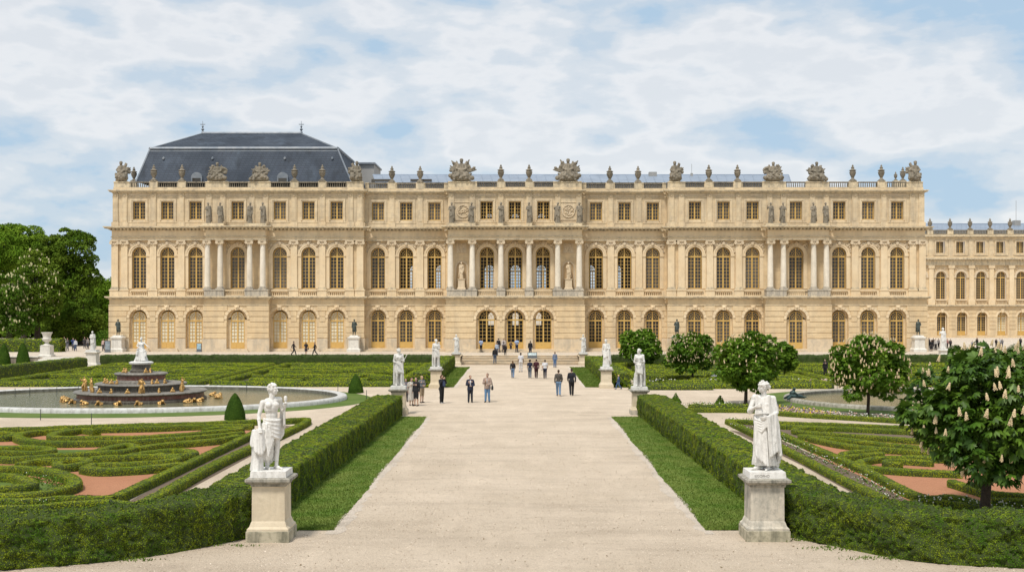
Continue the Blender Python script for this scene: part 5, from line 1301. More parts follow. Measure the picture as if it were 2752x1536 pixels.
def basin(c, rx, ry, wd, ht, mat, label, name='fountain_basin'):
    n = 120; prof = [(0, -.05), (0, ht * .62), (.06, ht * .9), (.16, ht), (wd * .55, ht), (wd * .9, ht * .93), (wd, ht * .8)]
    m = MB(); vs = []; fs = []
    for k in range(n):
        a = 2 * PI * k / n
        for d, z in prof: vs.append((c.x + (rx - d) * math.cos(a), c.y + (ry - d) * math.sin(a), z))
    L = len(prof)
    for k in range(n):
        for q in range(L - 1): fs.append((k * L + q, ((k + 1) % n) * L + q, ((k + 1) % n) * L + q + 1, k * L + q + 1))
    m.add(vs, fs); o = m.build(name, mat, smooth=True, sharp=50); tag(o, label, 'basin')
    mi = MB(); vs = []
    for k in range(n):
        a = 2 * PI * k / n
        for d, z in ((wd - .004, ht * .81), (wd + .03, ht * .7), (wd + .03, -.05)): vs.append((c.x + (rx - d) * math.cos(a), c.y + (ry - d) * math.sin(a), z))
    mi.add(vs, [(k * 3 + q, ((k + 1) % n) * 3 + q, ((k + 1) % n) * 3 + q + 1, k * 3 + q + 1) for k in range(n) for q in (0, 1)]); mi.build('basin_lining', LINING, o)
    ell_sheet('water', (c.x, c.y), rx - wd + .02, ry - wd + .02, .02, WATER); return o
RIMW = stone('white_basin_rim', (.60, .60, .575), (.50, .495, .47), (.20, .19, .155), bricks=False, dirtamt=.6, dsc=1.4, rough=.6)
RIMM = stone('mossy_basin_rim', (.46, .43, .37), (.34, .32, .26), (.13, .13, .09), bricks=False, dirtamt=1.0, dsc=2.2)
basin(FC, 12.45, 9.4, .58, .27, RIMW, 'wide white stone rim of the large pool round the tiered gilded fountain')
basin(RC, 8.6, 8.0, .5, .24, RIMM, 'mossy grey stone rim of the pool behind the right hand chestnut trees')

# ------------------------------------------------------------------ tiered fountain
FT = empty('tiered_fountain', (FC.x, FC.y, 0), 'round tiered red and dark marble fountain with gilded frogs and figures in the left pool', 'fountain')
DM = stone('dark_marble', (.085, .075, .060), (.045, .040, .033), (.26, .24, .20), bricks=False, dirtamt=.55, dsc=3.5, rough=.4)
RM = stone('red_marble', (.17, .062, .045), (.11, .042, .034), (.30, .24, .20), bricks=False, dirtamt=.5, dsc=3.5, rough=.4)
GRM = stone('grey_rim_marble', (.29, .27, .235), (.19, .18, .155), (.07, .065, .055), bricks=False, dirtamt=.8, dsc=2.5, rough=.5)
def tier(name, prof, mat, n=64): m = MB(); m.lathe(prof, FC, n); return m.build(name, mat, FT, smooth=True, sharp=35)
tier('lower_drum', [(3.86, -.05), (3.86, .14), (3.72, .22)], DM); tier('lower_drum_panel', [(3.70, .20), (3.70, .46)], RM); tier('tier_rim', [(3.74, .45), (3.84, .49), (3.90, .53), (3.88, .58), (3.70, .60)], GRM)
tier('middle_drum', [(2.62, .59), (2.62, .66), (2.5, .70), (2.5, .95)], DM); tier('tier_rim', [(2.55, .93), (2.66, .96), (2.70, 1.0), (2.66, 1.05), (2.4, 1.06)], GRM)
tier('middle_drum', [(1.62, 1.05), (1.62, 1.14), (1.46, 1.2), (1.44, 1.25)], GRM); tier('upper_drum_panel', [(1.42, 1.22), (1.42, 1.52)], RM); tier('tier_rim', [(1.46, 1.51), (1.54, 1.55), (1.58, 1.6), (1.52, 1.66), (1.2, 1.67)], GRM)
tier('upper_drum', [(.66, 1.66), (.66, 1.8), (.57, 1.86), (.55, 2.16)], DM); tier('statue_base', [(.6, 2.15), (.7, 2.2), (.72, 2.28), (.6, 2.33), (.3, 2.34)], MARBLEW)
me = fig_mesh(statue_seated, .94, .022, 'figure'); me.materials.append(MARBLEW); tag(link('fountain_statue', me, None, None, (FC.x, FC.y, 2.335), .1), 'white seated woman with children on top of the tiered fountain', 'statue')
def frog(mb):
    mb.ell((0, .05, .17), (.19, .27, .15), Matrix.Rotation(-.35, 3, 'X')); mb.ell((0, -.22, .30), (.14, .15, .10)); mb.ell((0, -.33, .28), (.10, .07, .06))
    for s in (-1, 1):
        mb.ell((s * .07, -.20, .39), .05); mb.ell((s * .2, .14, .12), (.10, .2, .12)); mb.cap((s * .22, .2, .1), .06, (s * .30, -.02, .05), .045); mb.cap((s * .30, -.02, .05), .045, (s * .27, -.14, .03), .05)
        mb.cap((s * .14, -.12, .22), .055, (s * .2, -.22, .04), .045); mb.ell((s * .21, -.28, .03), (.06, .08, .03))
def frogsit(mb):
    mb.ell((0, .03, .2), (.15, .13, .2)); mb.ell((0, -.02, .44), (.11, .12, .11)); mb.ell((0, -.10, .43), (.07, .06, .05))
    for s in (-1, 1): mb.cap((s * .1, 0, .1), .08, (s * .28, -.1, .05), .05); mb.cap((s * .13, 0, .3), .045, (s * .2, -.1, .16), .04); mb.ell((s * .05, -.03, .54), .035)
def gilded(mb):
    j = joints(kneeR=(-.16, -.22, .56), ankR=(-.16, -.05, .075), kneeL=(.18, -.12, .5), ankL=(.22, .08, .075), elR=(-.34, -.05, 1.25), wrR=(-.42, -.2, 1.5), hdR=(-.2, -.3, .9), elL=(.32, .02, 1.2), wrL=(.3, -.22, 1.05), chest=(0, -.03, 1.26), yaw=.5)
    skin(mb, j, g=.04); mb.ell((0, .0, .85), (.24, .2, .22)); mb.cap((-.2, .05, .95), .09, (-.28, .12, .1), .14); mb.cap((.2, .08, .95), .1, (.24, .14, .1), .15); mb.ell((0, .15, .3), (.26, .2, .35))
FR, FSIT, GF = [fig_mesh(f, s, v, nme) for f, s, v, nme in ((frog, .70, .024, 'gilded_frog'), (frogsit, .54, .02, 'gilded_frog'), (gilded, .50, .018, 'gilded_figure'))]
for q in (FR, FSIT, GF): q.materials.append(GOLD)
def onring(px, r, z, me, name, k, back=False):
    x = (px - 355) * .0242; x = max(-r * .99, min(r * .99, x)); y = -math.sqrt(r * r - x * x) * (-1 if back else 1)
    link(name, me, None, FT, (x, y, z), math.atan2(x, -y) + (.9 if k % 3 == 0 else -.5 if k % 3 == 1 else .2))
for k, px in enumerate((168, 180, 196, 232, 271, 311, 358, 404, 452, 500, 512, 522)): onring(px, 4.4, .02, FR, 'gilded_frog', k)
for k, px in enumerate((178, 503, 528, 545)): onring(px, 4.6, .02, FR, 'gilded_frog', k, True)
for k, (px, r) in enumerate(((229, 3.25), (262, 3.1), (396, 3.15), (474, 3.2))): onring(px, r, .595, GF, 'gilded_figure', k)
for k, px in enumerate((291, 324, 364, 432, 458)): onring(px, 3.2, .595, FSIT, 'gilded_frog', k)
for k, px in enumerate((258, 274, 290, 305, 321, 379, 404, 414, 428)): onring(px, 2.1, 1.055, FSIT, 'gilded_frog', k)
for k, px in enumerate((319, 328, 377, 386)): onring(px, 1.0, 1.665, FSIT, 'gilded_frog', k)
# bronze beast on the right pool's edge
def beast(mb):
    mb.ell((0, 0, .3), (.75, .4, .3)); mb.ell((-.2, 0, .62), (.35, .3, .32)); mb.cap((-.15, 0, .7), .2, (-.05, -.05, 1.05), .15); mb.ell((-.05, -.12, 1.12), (.17, .2, .15))
    mb.cap((.5, 0, .3), .24, (1.15, .1, .15), .12); mb.cap((1.1, .1, .15), .1, (1.45, .0, .25), .05)
    for s in (-1, 1): mb.cap((-.5, s * .3, .3), .16, (-.9, s * .45, .08), .12); mb.cap((-.1, s * .25, .75), .09, (.25, s * .4, .5), .08)
me = fig_mesh(beast, .55, .025, 'bronze_beast'); me.materials.append(VERDI); p = G(1990, 1009); tag(link('bronze_beast', me, None, None, (p.x + .15, p.y - .2, .16), .15), 'green bronze sea beast crouched on the left edge of the mossy pool', 'sculpture')
# thin stakes round the left pool
for k, (px, py) in enumerate([(38, 998), (75, 996), (143, 993), (197, 990), (102, 1056), (230, 1067), (620, 985), (690, 990), (850, 992), (922, 1003), (2040, 980), (2106, 978)]):
    p = G(px, py); m = MB(); m.lathe([(.022, 0), (.018, .5), (.03, .52), (.0, .56)], (0, 0, 0), 6); o = m.build('marker_stake', BRONZE, None, loc=p)
    tag(o, ('thin dark stake on the gravel, %s from the left round the gilded fountain' % ORD[k]) if k < 10 else ('thin dark stake on the grass by the mossy pool, %s of the two' % ('left' if k == 10 else 'right')), 'stake', 'thin stakes round the pools')

# ------------------------------------------------------------------ garden statues on pedestals
def pedestal(root, w, h, mat, capm, basem):
    m = MB(); a = w / 2; k = h / 1.56
    m.sqprof([(a, 0), (a, .26 * k), (a - .01, .27 * k)], 0, 0); m.build('pedestal_plinth', basem, root, loc=(0, 0, 0))
    m = MB(); m.sqprof([(a - .02, .271 * k), (a - .02, .32 * k), (a - .07, .37 * k), (a - .10, .46 * k), (a - .12, .50 * k), (a - .125, 1.33 * k), (a - .10, 1.345 * k)], 0, 0); m.build('pedestal_shaft', mat, root, loc=(0, 0, 0))
    m = MB(); m.sqprof([(a - .10, 1.346 * k), (a - .09, 1.40 * k), (a - .03, 1.42 * k), (a + .02, 1.47 * k), (a + .02, 1.53 * k), (a - .06, 1.56 * k)], 0, 0); m.build('pedestal_cap', capm, root, loc=(0, 0, 0))
def garden_statue(px, Y, label, fn, w, h, fs, vox, mats, rz=0.0, args=(), kw={}, marble=MARBLE, pl=.15, z0=0.0, pw=.80, text=None, X0=None):
    r = empty('garden_statue', (X(px, Y) if X0 is None else X0, Y, z0), label, 'statue', 'white statues on pedestals in the garden')
    pedestal(r, w, h, *mats)
    m = MB(); m.frus(0, 0, h + .001, h + pl, w * .42, w * .41); m.build('statue_plinth', marble, r, loc=(0, 0, 0))
    me = fig_mesh(fn, fs, vox, 'figure', *args, **kw); link('figure', me, marble, r, (0, 0, h + pl - .01), rz)
    if text:
        cu = bpy.data.curves.new('inscription', 'FONT'); cu.body = text; cu.size = .085; cu.extrude = .003; cu.align_x = 'LEFT'
        t = bpy.data.objects.new('tmp_text', cu); COL.objects.link(t); dg = bpy.context.evaluated_depsgraph_get(); dg.update()
        me = bpy.data.meshes.new_from_object(t.evaluated_get(dg)); bpy.data.objects.remove(t); me.name = 'inscription'; me.materials.clear()
        me.transform(Matrix.Rotation(PI / 2, 4, 'X')); link('inscription', me, plain('carved_letters', (.24, .22, .19)), r, (-w * .31, -w * .415 - .003, h + .03))
    return r
PL3 = (PEDL, LICHEN, PEDL)
garden_statue(676, 29.25, 'large white statue at front left, bare chested youth with hip cloth lifting a cup', statue_nude, 1.04, 1.55, 1.205, .0095, (PEDL, LICHEN, MOSSB), rz=.55, X0=-6.08)
garden_statue(1920, 29.35, 'large white statue at front right of the avenue, robed woman with hand on breast', statue_robed, 1.06, 1.52, 1.26, .0095, (PEDR, LICHEN, MOSSB), rz=-.35, X0=6.02, text='IEGOPHO')
garden_statue(1003, 62.9, 'white statue holding a baton on the left of the avenue, second from the front', statue_cloak, .96, 1.34, 1.13, .02, PL3, rz=.35, args=('baton', 1, .9), marble=MARBLEW)
garden_statue(1608, 62.9, 'white cloaked statue holding a sickle on the right of the avenue, second from the front', statue_cloak, .98, 1.30, 1.14, .02, (PEDL, LICHEN, PEDR), rz=-.4, args=('sickle', -1, .9), marble=MARBLEW)
garden_statue(1097, 82.9, 'white statue carrying a child on the left of the avenue, third from the front', statue_cloak, .96, 1.32, 1.10, .022, PL3, rz=.4, args=('child', 1, .7), marble=MARBLEW)
garden_statue(1525, 82.9, 'white draped statue right of the avenue beside the walking child, third from front', statue_draped, .96, 1.32, 1.10, .022, PL3, rz=-.3, args=(31,), marble=MARBLEW)
garden_statue(1148, 115.3, 'small white draped statue at the left end of the broad steps', statue_draped, .95, 1.08, .98, .028, PL3, args=(41,), marble=MARBLEW)
garden_statue(1467, 115.3, 'small white draped statue at the right end of the broad steps', statue_draped, .95, 1.08, .98, .028, PL3, args=(44,), marble=MARBLEW)
garden_statue(233, 111, 'white statue on a tall pale pedestal at far left, where the terrace hedges meet', statue_draped, 1.18, 1.46, 1.0, .028, (PEDW, PEDW, PEDW), args=(47,), marble=MARBLEW)
garden_statue(2372, 121.5, 'white statue rising behind the nearest chestnut tree at far right', statue_draped, .9, .5, 1.22, .03, (PEDW, PEDW, PEDW), args=(50,), marble=MARBLE, z0=TZ)
garden_statue(2476, 124.5, 'small white statue beside the dark yew cone at far right', statue_draped, .6, .2, .52, .03, (PEDW, PEDW, PEDW), args=(53,), marble=MARBLE, z0=TZ)
p = Vector((X(118, 117.8), 117.8, TZ - .02)); r = empty('garden_urn', p, 'tall white stone urn on a square pedestal at the far left', 'urn')
m = MB(); m.sqprof([(.62, 0), (.62, .15), (.5, .25), (.48, 1.05), (.52, 1.1), (.38, 1.16)], 0, 0); m.build('pedestal', PEDW, r, loc=(0, 0, 0))
m = MB(); m.lathe([(.36, 1.17), (.2, 1.3), (.14, 1.4), (.22, 1.46), (.4, 1.6), (.46, 1.78), (.36, 1.86), (.36, 1.95), (.42, 2.2), (.52, 2.36), (.54, 2.42), (.4, 2.42), (.3, 2.1)], (0, 0, 0), 20); m.build('vase', PEDW, r, smooth=True, loc=(0, 0, 0))
# clipped cones
def cone(px, Y, r, h, label, z0=0.0, k=1):
    prof = [(r * q, h * t) for q, t in ((.97, 0), (1.0, .08), (.93, .25), (.78, .48), (.55, .72), (.33, .88), (.14, .97), (.02, 1.0))]
    m = MB(); m.lathe(prof, (0, 0, 0), 28); V = np.array(m.v)
    n = int(2600 * r * h) + 500; t = RNG.uniform(0, 1, n) ** 1.2; a = RNG.uniform(0, 2 * PI, n); rr = np.interp(t, [q[1] / h for q in prof], [q[0] for q in prof])
    P = np.c_[rr * np.cos(a), rr * np.sin(a), t * h]; N = np.c_[np.cos(a), np.sin(a), np.full(n, .45)]; N /= np.linalg.norm(N, axis=1)[:, None]
    LV = leaf_quads(P, N, .055 if Y < 90 else .08)
    b = V[:28 * 8].reshape(8, 28, 3); i = np.arange(7)[:, None] * 28; jn = np.arange(28)[None]
    Q = np.stack([i + jn, i + (jn + 1) % 28, i + 28 + (jn + 1) % 28, i + 28 + jn], -1).reshape(-1, 4)
    V2 = np.r_[b.reshape(-1, 3), LV]; Q2 = np.r_[Q, np.arange(n * 4).reshape(-1, 4) + 28 * 8]
    o = link('yew_cone', np_mesh('yew_cone', V2, Q2, YEW, True), None, None, (X(px, Y), Y, z0)); return tag(o, label, 'topiary', 'clipped yew cones')
cone(591, 59.8, .52, 1.32, 'dark clipped yew cone in front of the fountain pool, behind the nearest left statue')
cone(895, 78.2, .50, 1.22, 'rounded yew cone on the gravel beyond the right end of the white pool rim')
cone(10, 115.6, .62, 2.05, 'pointed yew cone at the very left edge before the stone wall'); cone(58, 115.8, .64, 2.1, 'pointed yew cone between the left edge cone and the white urn')
cone(2484, 124.2, .32, 1.05, 'slim dark yew cone at far right beside a small white statue', TZ)
# ------------------------------------------------------------------ near parterres
def zl(p): return G(p[0] / 3.058, 1011 + p[1] / 3.058, .25)
def zr(p): return G(1731.7 + p[0] / 2.763, 917.3 + p[1] / 2.763, .22)
def poly(name, conv, pts, z, mat): return sheet(name, [tuple(conv(p)[:2]) for p in pts], z, mat)
poly('red_gravel', zl, [(-500, 770), (880, 735), (2010, 195), (1990, 165), (560, 190), (-500, 225)], .004, REDG)
poly('soil', zl, [(870, 760), (1170, 755), (2345, 150), (2200, 140), (2010, 185)], .008, SOIL)
poly('lawn', zl, [(-500, 290), (120, 285), (420, 318), (780, 318), (720, 345), (200, 345), (-500, 365)], .009, LAWND)
poly('lawn', zl, [(740, 245), (1100, 238), (1560, 212), (1540, 225), (1000, 262), (740, 262)], .009, LAWND)
poly('lawn', zl, [(-500, 520), (150, 520), (480, 590), (300, 660), (-500, 690)], .009, LAWND)
poly('path_soil', zl, [(-500, 760), (1080, 742), (1050, 765), (500, 830), (-500, 850)], .012, SOIL)
BG = 'low clipped box scrolls of the left parterre'
SCL = [('border', 'straight box border edging the red gravel, inner of the two left diagonals', [(870, 722), (1400, 480), (1990, 210)], .46), ('border', 'straight box border beside the gravel path, outer of the two left diagonals', [(1000, 790), (1180, 720), (1700, 440), (2355, 140), (2200, 130), (2000, 140)], .5),
       ('border', 'long box border at the back of the left parterre nearest the pool', [(-300, 205), (300, 192), (560, 180), (1100, 165), (1500, 155), (2010, 135)], .5), ('border', 'second box border behind the red gravel of the left parterre', [(745, 195), (1200, 185), (1560, 172), (1950, 172)], .5),
       ('scroll', 'box scroll hooked at its left end below the back border', [(745, 212), (640, 200), (540, 212), (430, 232), (400, 250), (470, 262), (760, 262), (1050, 262), (1400, 240), (1700, 212), (1845, 198), (1760, 188), (1560, 200)], .55),
       ('scroll', 'longest sweeping box scroll bulging to the left of the parterre lawn', [(530, 205), (330, 212), (180, 232), (135, 255), (220, 285), (430, 300), (760, 295), (1050, 288), (1350, 268), (1620, 250), (1860, 225)], .55),
       ('scroll', 'short box scroll at the left edge below the back border', [(-200, 235), (20, 225), (110, 238), (60, 255), (-200, 262)], .5),
       ('scroll', 'leaf shaped box scroll at the left edge beside the small lawn', [(-160, 350), (60, 342), (240, 335), (370, 348), (385, 366), (220, 376), (-100, 372)], .55),
       ('scroll', 'long wavy box scroll running from the left edge into a middle loop', [(-200, 395), (30, 418), (250, 415), (450, 398), (700, 378), (860, 335), (990, 318), (1045, 338), (960, 362), (760, 380), (600, 392)], .52),
       ('scroll', 'straight tapering box scroll rising to the right of the middle loop', [(1060, 345), (1250, 315), (1450, 298), (1650, 280), (1840, 252)], .6),
       ('scroll', 'rounded box scroll at the left centre above the red gravel', [(150, 470), (260, 440), (430, 430), (600, 425), (675, 445), (610, 468), (470, 480), (440, 452)], .5),
       ('scroll', 'box scroll folded back on itself in the middle of the red gravel', [(700, 418), (900, 412), (1150, 402), (1330, 412), (1345, 432), (1150, 455), (900, 468), (740, 470), (665, 490)], .5),
       ('scroll', 'broad curved box scroll in front of the folded one', [(655, 492), (780, 508), (1050, 498), (1250, 480), (1390, 462)], .62), ('scroll', 'box scroll hooking round near the inner diagonal border', [(985, 402), (1150, 375), (1340, 358), (1470, 370), (1475, 392), (1350, 402), (1215, 388)], .52),
       ('scroll', 'large round ended box scroll at the bottom left of the red gravel', [(-300, 500), (60, 492), (300, 505), (480, 540), (575, 595), (530, 640), (350, 682), (100, 702), (-300, 715)], .6), ('scroll', 'inner curl of the large round ended scroll at the bottom left', [(-300, 560), (80, 552), (200, 590), (250, 615), (150, 640), (-300, 668)], .5),
       ('border', 'box border along the bottom of the red gravel behind the front hedge', [(-300, 748), (250, 742), (500, 722), (880, 726)], .42), ('border', 'box border closest to the bottom left front hedge', [(-300, 800), (250, 795), (480, 772), (800, 752), (1020, 775)], .42)]
for k, (t, lb, pts, w) in enumerate(SCL): hedge('box_' + t, lb, smooth_path([zl(p) for p in pts], 7), w * .74, .26, .09, .038, 1300, BOX, 'box hedge', BG, seed=20 + k, rough=.014, rnd=.02)
BG = 'low clipped box hedges of the right parterre'
poly('red_gravel', zr, [(640, 470), (1540, 505), (2700, 620), (2700, 1020), (1620, 945), (1100, 690)], .004, REDG)
poly('soil', zr, [(300, 372), (700, 372), (2700, 440), (2700, 560), (620, 470)], .002, SOIL)
poly('soil', zr, [(290, 420), (600, 470), (1180, 720), (1640, 945), (1350, 950), (800, 660)], .008, SOIL)
poly('soil', zr, [(1620, 930), (1900, 935), (2700, 950), (2700, 1050), (1900, 1030), (1600, 990)], .010, SOIL)
SCR = [('border', 'straight box border beside the gravel path, outer of the two right diagonals', [(275, 378), (600, 535), (1000, 740), (1360, 920)], .5), ('border', 'straight box border edging the red gravel, inner of the two right diagonals', [(600, 452), (900, 575), (1200, 702), (1600, 895), (1820, 905), (1960, 930), (2050, 965)], .5),
       ('border', 'box hedge across the back of the right parterre before the flower bed', [(0, 302), (430, 305), (700, 330), (1000, 348), (1500, 378), (2000, 410), (2500, 440)], .55), ('border', 'thin box border with pale flowers behind the right scrolls', [(290, 378), (600, 392), (1100, 408), (1540, 425), (2500, 465)], .36), ('border', 'second straight box border at the back of the right red gravel', [(610, 412), (1000, 428), (1540, 452), (2500, 500)], .5),
       ('scroll', 'box scroll curling round at the back left of the right red gravel', [(985, 440), (880, 425), (770, 432), (745, 448), (850, 462), (1100, 478), (1350, 496), (1800, 530)], .5), ('scroll', 'long box scroll sweeping right under the curled one', [(775, 485), (1000, 502), (1250, 528), (1400, 545), (1800, 580)], .6), ('scroll', 'lowest long box scroll meeting the chestnut foliage', [(850, 500), (1050, 540), (1300, 572), (1540, 585), (1900, 615)], .5),
       ('scroll', 'short flat box scroll standing free on the right red gravel', [(1300, 585), (1180, 592), (1080, 606), (1085, 622), (1200, 618), (1345, 606)], .5), ('scroll', 'round ended box scroll opening right beside the chestnut tree', [(1800, 640), (1500, 632), (1300, 640), (1195, 662), (1210, 690), (1350, 710), (1560, 725), (1900, 740)], .58), ('scroll', 'small inner curl inside the round ended right scroll', [(1700, 665), (1500, 652), (1400, 656), (1375, 668), (1480, 680)], .4),
       ('border', 'box border behind the chestnut trunk at the right edge', [(1830, 800), (2000, 850), (2150, 880), (2700, 915)], .5), ('border', 'box border just above the bottom right front hedge', [(1620, 925), (1850, 950), (2100, 985), (2700, 1010)], .42), ('border', 'short box border at the right edge before the chestnut trunk', [(2110, 925), (2300, 930), (2700, 940)], .4)]
for k, (t, lb, pts, w) in enumerate(SCR): hedge('box_' + t, lb, smooth_path([zr(p) for p in pts], 7), w * .62, .23, .09, .038, 1300, BOX, 'box hedge', BG, seed=50 + k, rough=.014, rnd=.02)
# middle rows beyond the cross path on the right
for k, (lb, a, b, z) in enumerate([('low dark box border along the cross path, from the sickle statue to the second tree', (1583, 981), (1794, 981), .36), ('low dark box border behind the robed statue beside the third tree', (1735, 1037), (1885, 1037), .4), ('low dark box border along the cross path right of the third tree', (1985, 976), (2085, 972), .36)]):
    p, q = G(*a), G(*b); hedge('box_border', lb, [(p.x, p.y + .3), (q.x, q.y + .3)], .55, z, .2, .08, 180, BOX, 'box hedge', 'low box borders on the right', seed=80 + k, rnd=.08)
# ------------------------------------------------------------------ far parterres: one planted bed each, its box lines are parts
BED_SHADE = gravel('parterre_bed_shade', (.10, .095, .05), (.07, .075, .035), (.05, .045, .03), False)  # bed soil darkened to paint in the shade between the box lines
def parterre(label, x0, x1, y0, y1, seed, rows=7):
    rd = random.Random(seed); r = empty('box_parterre', ((x0 + x1) / 2, y0, 0), label, 'parterre', 'far box parterres below the terrace')
    o = sheet('lawn', [(x0, y0), (x1, y0), (x1, y1), (x0, y1)], .005 + .001 * seed, BED_SHADE)  # bed ground, not grass: its dark colour stands for shade in the gaps
    kw = dict(cell=.24, leaf=.085, dens=260, mat=BOX, parent=r, rnd=.03, rough=.018)
    hedge('box_border', None, [(x0, y0), (x1, y0), (x1, y1), (x0, y1), (x0, y0)], .6, .4, seed=seed, **kw)
    cx, w = (x0 + x1) / 2, (x1 - x0)
    for k in range(rows):
        y = y0 + 1.6 + (y1 - y0 - 3.0) * (k + .2 + .3 * rd.random()) / rows; cur = x0 + .8 + rd.random()
        while cur < x1 - 2.5:
            L = min(x1 - .7 - cur, rd.uniform(4.0, 9.0)); s = rd.choice((-1, 1)); hk = rd.uniform(.5, 1.0); ph = rd.uniform(0, 6)
            pts = [(cur + L * t, y + .5 * math.sin(ph + 4.5 * t) + s * 1.1 * t * t) for t in (0, .25, .5, .75, 1)]
            e = pts[-1]
            if rd.random() < .65: pts += [(e[0] + .3, e[1] + s * hk), (e[0] - .7, e[1] + s * hk * 1.5), (e[0] - 1.8, e[1] + s * hk * 1.25)]
            hedge('box_scroll', None, smooth_path(pts, 5), rd.uniform(.55, .85), rd.uniform(.36, .48), seed=seed + k, **kw)
            cur += L + rd.uniform(.3, 1.0)
    return r
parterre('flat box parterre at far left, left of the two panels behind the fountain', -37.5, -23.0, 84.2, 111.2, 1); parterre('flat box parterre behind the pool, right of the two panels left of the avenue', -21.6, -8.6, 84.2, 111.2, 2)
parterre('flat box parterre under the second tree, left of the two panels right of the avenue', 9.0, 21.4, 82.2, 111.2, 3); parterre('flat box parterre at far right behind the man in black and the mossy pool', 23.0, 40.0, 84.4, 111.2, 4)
# ------------------------------------------------------------------ trees
CHESTD = leafy('dark_chestnut_leaves', (.018, .050, .005), (.058, .135, .011), (.13, .23, .02), patch=.9, isl=.8, rough=.45, spec=.3, trans=.15)
BARK = plain('dark_bark', (.060, .045, .032), rough=.9, c2=(.03, .024, .018), scale=9, bmp=.6, bscale=20, bdist=.03)
CHEST = leafy('chestnut_leaves', (.028, .075, .006), (.095, .205, .014), (.20, .32, .026), patch=.9, isl=.75, rough=.5, spec=.15, trans=.15)
WOODA = leafy('lime_leaves', (.05, .115, .008), (.115, .225, .016), (.21, .32, .03), patch=.28, isl=.6, trans=.15)
WOODB = leafy('dark_tree_leaves', (.034, .075, .007), (.095, .175, .016), (.20, .28, .032), patch=.28, isl=.75, trans=.1)
WOODC = leafy('shrub_leaves', (.030, .07, .008), (.07, .145, .014), (.13, .22, .025), patch=.4, isl=.7)
CREAM = plain('cream_blossom', (.70, .58, .37), rough=.8, c2=(.58, .44, .25), scale=25)
def palmate(P, N, size, nl=5, wid=.42):
    """chestnut leaves: nl leaflets fanned round a drooping stalk"""
    n = len(P); up = np.array([0, 0, 1.0]); d = N * .75 + RNG.normal(size=(n, 3)) * .45 + up * -.05; d /= np.linalg.norm(d, axis=1)[:, None]
    f = N * .5 + up * .75 + RNG.normal(size=(n, 3)) * .3; f -= d * (f * d).sum(1)[:, None]; f /= np.linalg.norm(f, axis=1)[:, None] + 1e-9
    s = np.cross(d, f); S = (size * RNG.uniform(.65, 1.25, n))[:, None]; out = []
    for k in range(nl):
        a = (k - (nl - 1) / 2) * (2.3 / (nl - 1)); L = S * (1 - .22 * abs(k - (nl - 1) / 2) / 2)
        u = d * math.cos(a) + s * math.sin(a) - f * .12; w = np.cross(f, u); dr = -f * .22 - up * .12
        out.append(np.stack([P, P + u * L * .62 + w * L * wid * .5 + dr * L * .2, P + u * L + dr * L, P + u * L * .62 - w * L * wid * .5 + dr * L * .2], 1))
    return np.concatenate(out, 1).reshape(-1, 3)
def crown_points(c, r, K, n, cl, seed, upb=.30):
    """clumps over an ellipsoid, leaves on the outer side of each clump; returns points, outward directions, clump centres"""
    g = np.random.default_rng(seed); k = np.arange(K) + .5; z = 1 - 2 * k / K; ph = k * 2.399963; q = np.sqrt(1 - z * z)
    D = np.c_[q * np.cos(ph), q * np.sin(ph), z] + g.normal(size=(K, 3)) * .16; D /= np.linalg.norm(D, axis=1)[:, None]
    rad = g.uniform(.56, .97, K)[:, None]; inner = g.uniform(0, 1, K) < .18; rad[inner] *= .55
    CC = np.array(c) + D * np.array(r) * rad; cr = cl * g.uniform(.7, 1.35, K)
    i = g.integers(0, K, n); v = g.normal(size=(n, 3)); v /= np.linalg.norm(v, axis=1)[:, None]; v = v + D[i] * .5 + np.array([0, 0, upb]); v /= np.linalg.norm(v, axis=1)[:, None]
    P = CC[i] + v * (cr[i] * g.uniform(.72, 1.05, n))[:, None] * np.array([1, 1, .8]); return P, v, CC
def trunk_mesh(base, top, r0, CC, c, name='trunk'):
    m = MB(); b = Vector(base); t = Vector(top); m.tube([b - V3(0, 0, .1), b + (t - b) * .08, b.lerp(t, .5) + V3(.02, 0, 0), t], [r0 * 1.35, r0 * 1.05, r0 * .9, r0 * .75], 10)
    for k in range(0, len(CC), max(1, len(CC) // 16)):
        e = Vector(CC[k]); mid = t.lerp(e, .45) + V3(0, 0, -.06 * (e - t).length); s = t + (b - t).normalized() * 0.02 * k / len(CC)
        m.tube([s, mid, e], [r0 * .5, r0 * .3, r0 * .1], 6)
    return m
def candle(r=.07, h=.26, seed=1):
    rd = random.Random(seed); m = MB()
    for k in range(30):
        t = (k / 29.0) ** .9; a = k * 2.4; rr = r * (1 - t) ** .75 * .8; m.ell((rr * math.cos(a), rr * math.sin(a), h * t), rd.uniform(.7, 1.2) * r * .40, None, 6, 4)
    me = m.mesh('blossom'); me.materials.append(CREAM); return me
PALEB = plain('pale_blossom', (.60, .56, .33), rough=.8, c2=(.46, .44, .22), scale=9)
CAND = [candle(seed=k) for k in range(3)]
